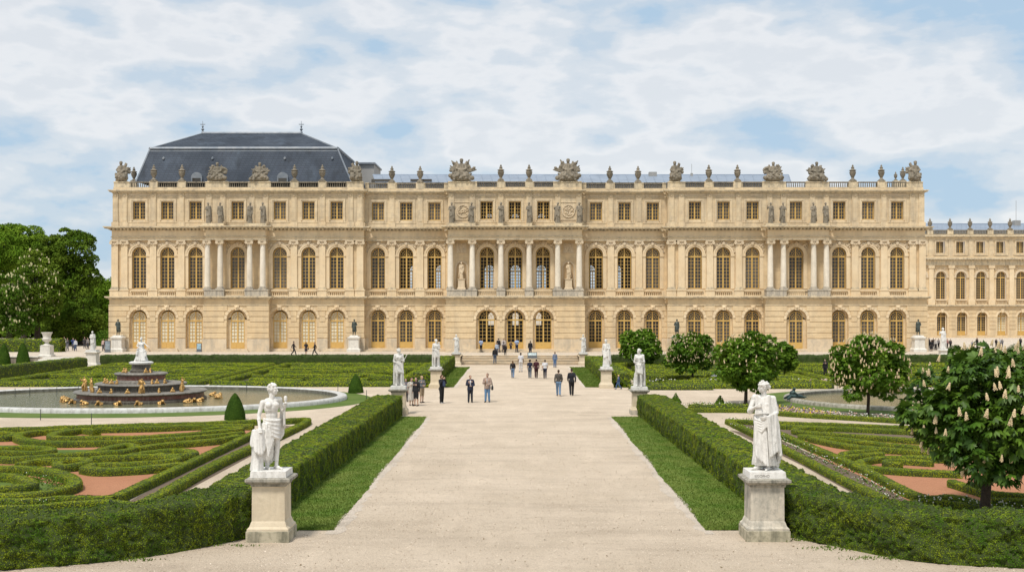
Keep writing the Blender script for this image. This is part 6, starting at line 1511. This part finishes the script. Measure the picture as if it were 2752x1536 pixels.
def chestnut(px, base_py, box, label, n, K=46, leaf=.17, blooms=0, parts=0, bs=1.0, seed=1, tr=.1, mat=None, z0=0, bz=-.3, Y=None):
    x0, x1, y0, y1 = box
    if Y is None: Y = G(px, base_py, z0).y
    s = Y / F; c = Vector((X((x0 + x1) / 2, Y), Y, Z((y0 + y1) / 2, Y))); r = ((x1 - x0) / 2 * s * .92, (x1 - x0) / 2 * s * .9, (y1 - y0) / 2 * s * .92)
    base = Vector((X(px, Y), Y, z0)); root = empty('chestnut_tree', base, label, 'tree', 'round headed chestnut trees in the right garden')
    P, N, CC = crown_points(c, r, K, n, min(r) * .34, seed)
    LV = palmate(P, N, leaf); me = np_mesh('crown', LV - np.array(base), np.arange(len(LV)).reshape(-1, 4), mat or CHEST); link('crown', me, None, root)
    trunk_mesh(base, (base.x + (c.x - base.x) * .5, Y, c.z - r[2] * .35), tr, CC, c).build('trunk', BARK, root, smooth=True)
    if blooms:
        g = np.random.default_rng(seed + 5); v = g.normal(size=(blooms * 6, 3)); v /= np.linalg.norm(v, axis=1)[:, None]; v = v[(v[:, 2] > bz) & (v[:, 1] < .45)][:blooms]
        pts = [Vector(c) + V3(q[0] * r[0], q[1] * r[1], q[2] * r[2]) * g.uniform(1.0, 1.1) for q in v]
        pts.sort(key=lambda p: p.y)
        for k, p in enumerate(pts[:parts]):
            o = link('blossom', CAND[k % 3], None, root, p - base, k, bs * g.uniform(.8, 1.2)); o.rotation_euler = (g.uniform(-.25, .25), g.uniform(-.25, .25), k)
        if len(pts) > parts:
            m = MB()
            for p in pts[parts:]:
                for t in range(5): m.ell(p + V3(g.uniform(-.03, .03), g.uniform(-.03, .03), .05 * t) * bs, (.062 - .009 * t) * bs, None, 6, 4)
            o = m.build('blossoms', CREAM, root); o['kind'] = 'stuff'
    return root
chestnut(1611, 921, (1560, 1663, 826, 918), 'round dense chestnut tree without visible blossom at the right end of the broad steps', 4200, leaf=.24, blooms=26, bs=.7, seed=1, tr=.1, Y=109)
chestnut(1743, 963, (1672, 1800, 838, 938), 'small chestnut tree with many pale blossoms left of the largest unflowered tree', 4200, leaf=.22, blooms=220, bs=.5, seed=2, tr=.085, bz=-.5)
chestnut(1876, 1017, (1794, 1958, 836, 984), 'broad leafy chestnut tree with few blossoms behind the robed statue', 5200, leaf=.2, blooms=60, bs=.6, seed=3, tr=.10)
chestnut(1953, 948, (1938, 2006, 858, 934), 'smallest chestnut tree tucked behind the broad leafy one', 2600, leaf=.2, blooms=14, seed=4, tr=.07)
chestnut(2183, 1046, (2085, 2290, 838, 1006), 'chestnut tree full of blossom in front of the mossy pool', 5600, leaf=.19, blooms=250, parts=95, bs=.55, seed=5, tr=.085, bz=-.75)
chestnut(2476, 1300, (2296, 2700, 862, 1228), 'nearest chestnut tree with large leaves and tall cream blossoms at the right edge', 4200, K=64, leaf=.235, blooms=110, parts=95, bs=.72, seed=6, tr=.135, bz=-.8, Y=32.2, mat=CHESTD)
# the tall trees beyond the palace at the left
def big_tree(px, Y, blobs, label, mat, n, leaf, blooms=0, seed=1, name='broadleaf_tree', tr=.35):
    s = Y / F; base = Vector((X(px, Y), Y, TZ)); root = empty(name, base, label, 'tree', 'tall trees at the left of the palace')
    Ps, Ns, CCs = [], [], []; tot = sum(b[2] * b[3] for b in blobs)
    for k, (bx, by, rx, ry, *dy) in enumerate(blobs):
        y = Y + (dy[0] if dy else 0); c = (X(bx, Y), y, Z(by, Y)); P, N, CC = crown_points(c, (rx * s * .93, rx * s * .8, ry * s * .93), 34, int(2.2 * n * rx * ry / tot), min(rx, ry) * s * .36, seed * 10 + k, .62)
        Ps.append(P); Ns.append(N); CCs.append(CC)
    P, N, CC = np.concatenate(Ps), np.concatenate(Ns), np.concatenate(CCs)
    LV = leaf_quads(P, N * .6 + np.array([0, 0, .4]), leaf * .62, .8, .75); link('crown', np_mesh('crown', LV - np.array(base), np.arange(len(LV)).reshape(-1, 4), mat), None, root)
    b0 = blobs[0]; trunk_mesh(base, (X(b0[0], Y) * .5 + base.x * .5, Y, max(TZ + 2.5, Z(b0[1] + b0[3] * .5, Y))), tr, CC, None).build('trunk', BARK, root, smooth=True)
    if blooms:
        g = np.random.default_rng(seed); i = g.permutation(len(P)); i = i[(N[i, 1] < .3) & (N[i, 2] > .15)][:blooms]; m = MB()
        for q in i: p = P[i[0]] * 0 + P[q] + N[q] * .15; m.ell(p, (.085, .085, .17), None, 5, 4)
        o = m.build('blossoms', PALEB, root); o['kind'] = 'stuff'
    return root
big_tree(60, 172, [(60, 622, 66, 62), (10, 600, 60, 48), (118, 640, 50, 62), (40, 690, 70, 60)], 'tallest bright green tree at the back left under the sky', WOODA, 19000, .46, seed=1)
big_tree(185, 160, [(180, 630, 58, 66), (205, 690, 44, 44), (150, 690, 60, 60), (160, 755, 72, 70), (120, 640, 40, 60)], 'dark rounded tree standing out against the sky nearest the palace', WOODB, 21000, .44, seed=2)
big_tree(-30, 158, [(-10, 650, 60, 60), (-50, 700, 60, 70)], 'bright green tree cut by the left edge of the photo', WOODA, 11000, .42, seed=3)
big_tree(95, 146, [(88, 712, 58, 72), (122, 752, 42, 60), (70, 782, 50, 60)], 'chestnut tree dotted with cream blossom, second from the left edge', WOODB, 17000, .36, blooms=330, seed=4)
big_tree(24, 139, [(18, 752, 52, 68), (40, 806, 40, 46), (-15, 790, 50, 62)], 'pale blossoming chestnut tree low at the left edge', WOODC, 15000, .34, blooms=420, seed=5)
big_tree(250, 176, [(252, 742, 50, 48), (215, 770, 60, 62), (275, 790, 45, 60)], 'lower tree filling the gap beside the palace corner', WOODA, 13000, .44, seed=6)
big_tree(205, 152, [(205, 808, 62, 50), (160, 815, 50, 44)], 'dark low tree behind the visitors at the left', WOODB, 9000, .4, seed=7)
g = np.random.default_rng(3); n = 30000
P = np.c_[g.uniform(X(-160, 185), X(300, 185), n), g.uniform(184, 190, n), TZ + g.uniform(0, 1, n) ** .8 * 8.8]; LV = leaf_quads(P, np.tile([0, -.8, .4], (n, 1)), .62, .8, .8)
tag(link('woodland', np_mesh('woodland', LV, np.arange(4 * n).reshape(-1, 4), WOODB)), kind='stuff')
def shrub(px, py, w, h, label, mat=WOODC, conical=False, z0=0.0, leaf=.09, fl=0, Y=None, seed=1, cat='shrub'):
    if Y is None: Y = G(px, py, z0).y
    base = Vector((X(px, Y), Y, z0)); n = int(900 * w * h) + 300; g = np.random.default_rng(seed + int(px))
    v = g.normal(size=(n, 3)); v /= np.linalg.norm(v, axis=1)[:, None]; v[:, 2] = np.abs(v[:, 2]); t = v[:, 2] * g.uniform(.3, 1, n)
    k = (1 - .8 * t)[:, None] if conical else 1.0
    P = np.c_[v[:, :2] * w / 2 * k * g.uniform(.75, 1.05, (n, 1)), t * h]; me = np_mesh('shrub', leaf_quads(P, v, leaf), np.arange(4 * n).reshape(-1, 4), mat)
    o = link('shrub', me, None, None, base); tag(o, label, cat, 'shrubs in the garden')
    if fl:
        m = MB()
        for q in g.permutation(n)[:fl]: m.ell(Vector(P[q]) * 1.05, .03, None, 5, 4)
        link('blossom', m.mesh('blossom'), CREAM, o)
    return o
shrub(1700, 1013, .75, .62, 'small conical green shrub behind the right tall hedge, left of the two', conical=True); shrub(1812, 1017, .72, .58, 'small conical green shrub under the third tree, right of the two', conical=True)
shrub(208, 884, 5.5, 2.2, 'bright green bush under the dark trees, left of the palace corner', z0=TZ, leaf=.2, Y=156); shrub(262, 884, 3.2, 2.0, 'bright green bush touching the palace corner', z0=TZ, leaf=.2, Y=150)
shrub(2402, 888, 2.0, .95, 'dark rounded bush far right behind the white statue', YEW, z0=TZ, leaf=.1, Y=126); shrub(2424, 888, 1.6, .7, 'low green bush far right, in front of the second wing door', z0=TZ, leaf=.1, Y=123); shrub(2556, 884, 2.2, 1.0, 'dark bush at the right edge below the last wing door', YEW, z0=TZ, leaf=.1, Y=128)
shrub(2590, 900, 2.5, 1.0, 'green bush at the right edge behind the nearest chestnut', z0=TZ, leaf=.1, Y=121)
# flower beds: small plants with bright heads, uncountable
FLW = {'white': plain('white_petals', (.75, .74, .66), rough=.8), 'pink': plain('pink_petals', (.66, .42, .36), rough=.8), 'purple': plain('purple_petals', (.26, .10, .30), rough=.8), 'yellow': plain('yellow_petals', (.70, .50, .03), rough=.8)}
def flowers(name, pts, w, n, cols, h=.28, seed=1, heads=.25, hs=.035):
    g = np.random.default_rng(seed); C, t = resample([(p.x, p.y) for p in pts], .1); i = g.integers(0, len(C), n)
    dens = np.sin(i * .37 + seed) * .5 + .5; keep = g.uniform(0, 1, n) < .25 + .75 * dens; i = i[keep]; n = len(i)
    P = np.c_[C[i] + g.normal(size=(n, 2)) * w * .33, g.uniform(.02, h, n)]; LV = leaf_quads(P, np.tile([0, 0, 1.0], (n, 1)), .075, .9)
    o = link(name, np_mesh(name, LV, np.arange(4 * n).reshape(-1, 4), WOODC)); tag(o, kind='stuff')
    for k, c in enumerate(cols):
        m = MB(); sel = g.permutation(n)[:int(n * heads / len(cols))]
        for q in sel: m.ell((P[q][0], P[q][1], P[q][2] + .05), g.uniform(.6, 1.3) * hs, None, 5, 3)
        link('petals', m.mesh('petals'), FLW[c], o)['kind'] = 'stuff'
flowers('flower_bed', [zr(p) for p in [(330, 415), (620, 490), (900, 625), (1200, 770), (1480, 930)]], .55, 1500, ['white'], seed=2, heads=.16, hs=.018)
flowers('flower_bed', [zr(p) for p in [(600, 285), (700, 300), (850, 318), (1000, 338)]], 1.1, 1700, ['yellow', 'pink', 'purple'], seed=3, hs=.035)
flowers('flower_bed', [zr(p) for p in [(1000, 340), (1250, 352), (1500, 362), (1900, 385)]], 1.1, 1700, ['white', 'pink'], seed=4, hs=.032)
flowers('flower_bed', [zr(p) for p in [(0, 285), (150, 280), (300, 285), (420, 290)]], .9, 1300, ['white'], h=.4, seed=5, heads=.1)
flowers('flower_bed', [G(1590, 965), G(1700, 968), (G(1800, 966))], 1.2, 1400, ['white'], h=.35, seed=6, heads=.1, hs=.05)
flowers('flower_bed', [G(2000, 966), G(2050, 966), G(2120, 966)], 1.2, 1000, ['white', 'pink'], h=.35, seed=7, heads=.2, hs=.05)
flowers('flower_bed', [zr(p) for p in [(1650, 930), (1900, 940), (2100, 965), (2500, 975)]], .6, 1100, ['white'], seed=8, heads=.2, hs=.02)
flowers('flower_bed', [zr(p) for p in [(290, 372), (440, 376), (620, 384)]], .5, 700, ['white'], seed=9, heads=.06)
flowers('flower_bed', [zl(p) for p in [(60, 540), (250, 548), (420, 575), (430, 605)]], .5, 900, ['white'], seed=10, heads=.01, hs=.015)
flowers('flower_bed', [zl(p) for p in [(-200, 775), (250, 770), (430, 755)]], .35, 600, ['white'], seed=12, heads=.05, hs=.015)
flowers('flower_bed', [G(2108, 1398), G(2120, 1398.5)], .3, 10, ['white'], seed=11)
# weeds creeping out at the feet of the hedges
wp = []
for c, n, sx, sy in ((G(905/2.8, 1408), 130, .45, .1), (G(560, 1372), 60, .5, .06), (G(2030, 1358), 120, .7, .08), (G(2150, 1382), 90, .5, .1), (G(2260, 1404), 150, .6, .12), (G(1990, 1330), 60, .3, .2), (G(760, 1330), 60, .25, .1), (G(2080, 1376), 60, .3, .06)):
    wp.append(np.c_[c.x + RNG.normal(size=n) * sx, c.y + RNG.normal(size=n) * sy])
grass(np.concatenate(wp), .0, .05, .018, 'weeds', LAWN)
n = 15000; q = RNG.uniform(0, 1, (n, 2)); y = 25.5 + 30 * q[:, 0] ** 1.5; x = (q[:, 1] - .5) * np.where(y < 30, 26, 9.4)
LV = leaf_quads(np.c_[x, y, np.full(n, .010)], np.tile([0, 0, 1.0], (n, 1)), .034, .35, .8)
tag(link('loose_stones', np_mesh('loose_stones', LV, np.arange(4 * n).reshape(-1, 4), leafy('loose_stones', (.44, .37, .285), (.62, .52, .41), (.74, .65, .54), isl=.75))), kind='stuff')
n = 160; q = RNG.uniform(0, 1, (n, 2)); y = 26 + 38 * q[:, 0] ** 1.8; x = (q[:, 1] - .5) * 13.5
LV = leaf_quads(np.c_[x, y, np.full(n, .012)], np.tile([0, 0, 1.0], (n, 1)), .055, .25)
tag(link('stray_leaves', np_mesh('stray_leaves', LV, np.arange(4 * n).reshape(-1, 4), leafy('dry_leaves', (.10, .065, .03), (.19, .13, .06), (.26, .20, .10)))), kind='stuff')
m = MB(); p = G(1799, 958); m.lathe([(.42, 0), (.5, .12), (.44, .3), (.25, .42), (.08, .5), (.05, .66), (.0, .75)], (0, 0, 0), 14); o = m.build('stone_ornament', MARBLEW, None, smooth=True, loc=p); tag(o, 'small white domed stone ornament with a spike left of the third tree', 'ornament')
# information stands
def stand(px, Y, z0, w, h, label, c=(.20, .30, .36)):
    r = empty('information_stand', (X(px, Y), Y, z0), label, 'sign'); m = MB(); m.box(-w / 2, w / 2, -.05, .05, .06, h); m.box(-w / 2 - .03, w / 2 + .03, -.2, .2, 0, .06); m.build('frame', plain('grey_frame', (.13, .14, .15), rough=.5), r, loc=(0, 0, 0))
    m = MB(); m.box(-w / 2 + .06, w / 2 - .06, -.062, -.049, .3, h - .06); m.box(-w / 2 + .1, w / 2 - .1, -.068, -.06, h * .62, h * .80); m.build('panel', plain('printed_panel', c, rough=.4, c2=tuple(min(.9, q * 1.9) for q in c), scale=7), r, loc=(0, 0, 0))
stand(501, 129.8, TZ, .55, .95, 'grey information stand with blue panel beside the third door from the left'); stand(1339, 119.0, .46, .95, .62, 'pale blue notice board standing on the broad steps', (.38, .46, .52)); stand(271, 128.5, TZ, .6, 1.25, 'dark grey information stand beside the palace corner at left', (.16, .19, .21))

# ------------------------------------------------------------------ people
BK, NV, WH, JE, DJ = (.012, .012, .014), (.018, .024, .05), (.66, .66, .68), (.13, .22, .36), (.06, .085, .13)
BL, SKD, SKW = (.36, .48, .70), (.16, .085, .055), (.52, .33, .24)
def at(px, py, z=0.0): return tuple(G(px, py, z))
def hh(py0, py1, z=0.0): return (py1 - py0) * G(0, py1, z).y / F
PI_ = PI
def pp(px, y0, y1, face, label, z=0.0, **k): return person(at(px, y1, z), hh(y0, y1, z) * 1.01, face, label, **k)
# face 0 looks at the camera, PI walks away from it
pp(1035, 950, 1019, .5, 'woman in a pale patterned dress at the front of the group by the baton statue', top=(.55, .52, .46), bottom=(.50, .47, .42), legs='dress', hairlen='long', sleeve='short', hair=(.05, .03, .02), seed=1)
pp(1047, 949, 1020.5, -.6, 'long haired woman in black top and shorts in the group by the baton statue', legs='shorts', hairlen='long', hair=(.02, .015, .012), seed=2, top=BK, bottom=BK)
pp(1061, 945, 1012.5, .7, 'blond man in grey shirt and khaki shorts in the group by the baton statue', top=(.16, .17, .18), bottom=(.34, .26, .17), legs='shorts', hair=(.45, .33, .18), seed=3, pose='folded')
pp(1021, 952, 1010, .2, 'dark haired person half hidden behind the baton statue pedestal', top=(.10, .11, .14), seed=4)
pp(1111, 943, 1014, .9, 'woman in black leggings and navy top carrying a blue backpack', top=BK, bottom=BK, hair=(.10, .05, .03), shoes=(.5, .48, .46), hairlen='bob', seed=5, pose='camera', pack=('blue backpack worn by the woman in black leggings', (.045, .06, .12), -1), top2=(.05, .07, .13))
pp(1183, 944, 1012, .1, 'person in open navy blazer over white shirt walking towards the viewer', top=NV, top2=WH, jacket=True, bottom=(.02, .024, .035), hair=(.14, .07, .035), seed=6, pose='hands')
pp(1226, 939, 1011, -.15, 'woman in beige jacket and blue jeans looking down at her hands', top=(.36, .27, .22), bottom=(.13, .25, .42), hair=(.12, .06, .035), hairlen='bun', seed=7, pose='hands', jacket=True, top2=(.45, .40, .36), bag=('black shoulder bag of the woman in the beige jacket', BK, 1))
pp(1290, 907, 951, PI_, 'woman in dark jacket and blue jeans walking away, leftmost of the middle walkers', top=(.02, .018, .02), bottom=JE, hairlen='long', hair=(.13, .07, .035), seed=8, pose='walk')
pp(1310, 887, 935, PI_ + .2, 'person in white top and white trousers at the foot of the steps', top=WH, bottom=(.62, .60, .58), hair=BK, skinc=SKD, seed=9, pose='stand', sleeve='short')
pp(1333, 905, 951, PI_, 'bushy haired person in navy top and grey jeans, left of the woman in maroon', top=NV, bottom=(.10, .13, .17), hairlen='afro', hair=BK, skinc=SKD, seed=10, pose='walk', sleeve='short')
pp(1349, 903, 951, PI_, 'woman all in dark maroon walking away', top=(.055, .012, .018), bottom=(.045, .013, .018), hair=(.05, .02, .015), hairlen='bun', seed=11, pose='walk')
pp(1371, 905, 952, PI_, 'person in white shirt and navy trousers walking away with crossed strap', top=WH, bottom=NV, hair=BK, seed=12, pose='walk', sleeve='short', bag=('small pale bag of the walker in the white shirt', (.6, .58, .56), 1))
pp(1396, 885, 924, 0.1, 'person in grey blue shirt and jeans coming down the steps', top=(.17, .22, .32), bottom=(.10, .18, .34), seed=13, hair=BK, skinc=SKD, z=.0)
pp(1405, 930, 996, PI_, 'man in grey brown jacket and light jeans walking away', top=(.085, .075, .062), bottom=(.16, .26, .40), hair=(.06, .035, .02), seed=14, pose='walk', shoes=(.16, .10, .06))
pp(1438, 927, 995, PI_, 'man in black jacket and black trousers walking away on the right', top=(.016, .018, .024), bottom=(.012, .013, .016), hair=(.05, .03, .02), seed=15, pose='walk')
pp(1210, 852, 886, 0, 'guard in light blue shirt standing left of the left central door', z=TZ, top=BL, bottom=BK, skinc=SKD, hair=BK, seed=16, pose='hands', sleeve='short')
pp(1245, 874, 914, PI_, 'person in black top and jeans climbing the left side of the steps', z=.12, top=BK, bottom=DJ, seed=17, hairlen='long', hair=BK)
pp(1250, 862, 893, .4, 'person in pale blue top at the head of the steps on the left', z=TZ, top=(.42, .50, .62), bottom=(.16, .16, .18), seed=18)
pp(1254, 851, 886, PI_, 'tall person in black nearest the middle central door, left of the door group', z=TZ, top=BK, bottom=(.10, .09, .10), seed=19, hair=BK)
pp(1267, 851, 886, 0, 'person in white shirt and dark vest in the group before the middle door', z=TZ, top=(.50, .46, .44), bottom=(.07, .05, .05), seed=20, top2=BK)
pp(1271, 865, 893, PI_, 'short person in black at the head of the steps before the middle door', z=TZ, top=BK, bottom=BK, seed=21)
pp(1285, 858, 885, .3, 'dark dressed person bending beside the middle door', z=TZ, top=(.03, .026, .028), bottom=(.05, .045, .05), seed=22, pose='folded')
pp(1300, 851, 886, 0, 'guard in light blue shirt and navy trousers right of the middle door', z=TZ, top=BL, bottom=NV, skinc=SKD, hair=BK, seed=23, pose='folded', sleeve='short')
pp(1334, 857, 893, PI_, 'man in black pullover standing at the head of the steps before the right door', z=TZ, top=BK, bottom=(.025, .03, .05), skinc=SKD, hair=BK, seed=24)
pp(739, 858, 893, 1.5, 'man in black striding right along the terrace, leftmost of three in black', z=TZ, seed=25, pose='stride', hair=BK)
pp(770, 860, 893, PI_, 'long haired woman in short black dress on the terrace between two men in black', z=TZ, legs='skirt', hairlen='long', hair=(.03, .018, .012), seed=26, sleeve='short', pose='walk', bag=('black jacket bag held by the woman in the black dress', BK, -1))
pp(792, 860, 893, -1.5, 'man in black striding along the terrace, rightmost of three in black', z=TZ, seed=27, pose='stride', hair=(.10, .06, .03))
pp(1556, 942, 979, -1.4, 'blond child in blue denim walking past the draped statue', top=(.05, .09, .20), bottom=(.06, .12, .24), hair=(.55, .40, .18), seed=28, pose='stride', hairlen='bob')
pp(2076, 903, 948, -.7, 'man in black standing among the box hedges at the right', seed=29, top=BK, bottom=(.016, .016, .02), skinc=SKW)
LG = 'visitors on the terrace at the far left'
for k, (px, y0, y1, f, lb, a, b, kw) in enumerate([(144, 855, 884.5, 0, 'child in white shirt and grey jeans nearest the white urn', WH, (.22, .26, .32), {}), (151, 857, 883, .5, 'small child in red standing behind the child in the white shirt', (.45, .10, .08), (.3, .2, .2), {}), (162, 847.5, 878.5, .2, 'person in white jacket and dark trousers, tallest of the far left visitors', WH, (.09, .09, .1), {}), (170, 850, 882, -.4, 'person in dark top and grey trousers beside the person in white jacket', (.05, .05, .06), (.2, .2, .22), {}),
        (184, 850, 881, .4, 'person in bright blue top raising a hand, far left', (.05, .09, .28), (.10, .11, .14), dict(pose='camera')), (190, 853, 882.5, 0, 'person in white shirt and blue trousers left of the tall pedestal', (.62, .64, .68), (.06, .09, .17), {}), (213, 847, 876, .3, 'person in dark clothes in the pair hidden by the tall pedestal, left one', (.04, .04, .045), (.05, .05, .06), {}), (221, 849, 878, -.3, 'person in mottled grey clothes in the pair hidden by the tall pedestal, right one', (.22, .21, .2), (.05, .05, .06), {}),
        (260, 852.5, 882.5, 0, 'person in pale pink shirt and dark trousers beside the palace corner', (.58, .42, .38), (.09, .09, .1), {}), (267, 852.5, 883, .2, 'person in black standing by the palace corner sign', BK, BK, {})]): pp(px, y0, y1, f, lb, z=TZ, top=a, bottom=b, seed=40 + k, group=LG, voxel=.03, **kw)
RG = 'visitors on the terrace at the far right'
for k, (px, y0, y1, f, lb, a, b, kw) in enumerate([(2343, 854.5, 883, PI_, 'person in long black clothes beside the far right bronze pedestal', BK, BK, dict(legs='dress')), (2354, 852, 880, 0, 'person in white shirt and black trousers right of the person in long black', (.6, .58, .55), BK, {}), (2337, 849, 874, .3, 'dark haired person behind the person in long black', (.06, .05, .05), BK, {}), (2348, 850, 876, -.3, 'person in dark brown top in the back of the far right group', (.07, .05, .04), (.06, .06, .07), {}), (2361, 851, 876, 0, 'person in grey top just left of the far right white statue', (.3, .28, .27), BK, {}),
        (2383, 851, 876, .2, 'person in rose top just right of the far right white statue', (.38, .18, .17), (.06, .05, .05), {}), (2391, 852, 876, -.2, 'person in dark coat between the white statue and the dark bush', (.05, .045, .05), BK, {}), (2446, 856, 877, 0, 'person in striped grey top before the third wing door, left of two', (.34, .34, .36), (.05, .05, .06), {}), (2458, 848, 875, .4, 'person in black with pale bag before the third wing door, right of two', BK, BK, {}), (2506, 851, 873, 0, 'person in black before the fourth wing door', BK, BK, {}),
        (2515, 850, 873, .3, 'person in white top before the fourth wing door, left of the man in grey', (.6, .6, .6), (.08, .08, .1), {}), (2521, 851, 873, -.3, 'man in grey clothes right of the person in white top at far right', (.2, .2, .21), (.1, .1, .12), {}), (2567, 848, 874, 0, 'person in dark jacket at the far right edge before the last wing door', (.02, .02, .024), BK, {})]): pp(px, y0, y1, f, lb, z=TZ, top=a, bottom=b, seed=60 + k, group=RG, voxel=.03, **kw)

# ------------------------------------------------------------------ sky, sun, camera
SUN_EL, SUN_AZ = math.radians(60), math.radians(208)      # soft sun behind the camera's left shoulder (azimuth clockwise from +y)
w = bpy.data.worlds.new('World'); SC.world = w; w.use_nodes = True; nt = w.node_tree; bg = nt.nodes['Background']
sky = nt.nodes.new('ShaderNodeTexSky'); sky.sky_type = 'NISHITA'; sky.sun_disc = False; sky.sun_elevation = SUN_EL; sky.sun_rotation = SUN_AZ; sky.air_density = 1.0; sky.dust_density = .6; sky.ozone_density = 1.5
tc = nt.nodes.new('ShaderNodeTexCoord')
def wmap(scale, loc=(0, 0, 0)):
    mp = nt.nodes.new('ShaderNodeMapping'); mp.inputs['Scale'].default_value = scale; mp.inputs['Location'].default_value = loc; nt.links.new(tc.outputs['Generated'], mp.inputs['Vector']); return mp.outputs[0]
big = nz(nt, wmap((2.6, 2.6, 6.6), (3.1, .4, .7)), 2.4, 8, .48, .33, .57, .1)
det = nz(nt, wmap((3.6, 3.6, 8.2), (1.3, 4.4, 2.2)), 6.0, 7, .54, .34, .66, .1)
shd = nz(nt, wmap((3.2, 3.2, 8.0), (7.7, 2.2, 5.2)), 4.8, 6, .48, .38, .62, .15)
cov = math_n(nt, 'MULTIPLY', math_n(nt, 'ADD', math_n(nt, 'MULTIPLY', big, .78), math_n(nt, 'MULTIPLY', det, .30)), 1.0)
mr = nt.nodes.new('ShaderNodeMapRange'); mr.interpolation_type = 'SMOOTHSTEP'; mr.inputs[1].default_value = .0; mr.inputs[2].default_value = .78; nt.links.new(cov, mr.inputs[0])
K = 10.0
rp = nt.nodes.new('ShaderNodeValToRGB'); cr = rp.color_ramp; cr.interpolation = 'EASE'
stops = [(.12, (.44, .595, .75)), (.34, (.56, .66, .76)), (.54, (.68, .735, .79)), (.80, (.82, .835, .855)), (1.0, (.74, .77, .805))]
cr.elements[0].position, cr.elements[0].color = stops[0][0], rgb(stops[0][1]); cr.elements[1].position, cr.elements[1].color = stops[-1][0], rgb(stops[-1][1])
for p_, c_ in stops[1:-1]: e_ = cr.elements.new(p_); e_.color = rgb(c_)
cov2 = math_n(nt, 'SUBTRACT', cov, math_n(nt, 'MULTIPLY', shd, .30))
nt.links.new(math_n(nt, 'ADD', math_n(nt, 'MULTIPLY', cov2, 1.0), .10), rp.inputs[0])
vs_ = nt.nodes.new('ShaderNodeVectorMath'); vs_.operation = 'SCALE'; vs_.inputs['Scale'].default_value = K; nt.links.new(rp.outputs[0], vs_.inputs[0])
out = mixc(nt, .88, sky.outputs[0], vs_.outputs[0])
nt.links.new(out, bg.inputs['Color']); bg.inputs['Strength'].default_value = .1
sl = bpy.data.lights.new('sun', 'SUN'); sl.energy = 3.2; sl.angle = math.radians(10); sl.color = (1.0, .94, .86)
so = bpy.data.objects.new('sun', sl); COL.objects.link(so)
d = Vector((math.sin(SUN_AZ) * math.cos(SUN_EL), math.cos(SUN_AZ) * math.cos(SUN_EL), math.sin(SUN_EL))); so.rotation_euler = d.to_track_quat('Z', 'Y').to_euler(); so.location = (0, 0, 60)
cam = bpy.data.cameras.new('camera'); co = bpy.data.objects.new('camera', cam); COL.objects.link(co); co.location = (0, 0, H); co.rotation_euler = (PI / 2, 0, 0)
cam.sensor_width = 36; cam.lens = 36 * F / 2576.0; cam.shift_x = -(CX - 1288) / 2576.0; cam.shift_y = (HY - 719) / 2576.0; cam.clip_start = .5; cam.clip_end = 5000
SC.camera = co
SC.view_settings.view_transform = 'Standard'; SC.view_settings.look = 'None'; SC.view_settings.exposure = 0.1; SC.view_settings.gamma = 1.0
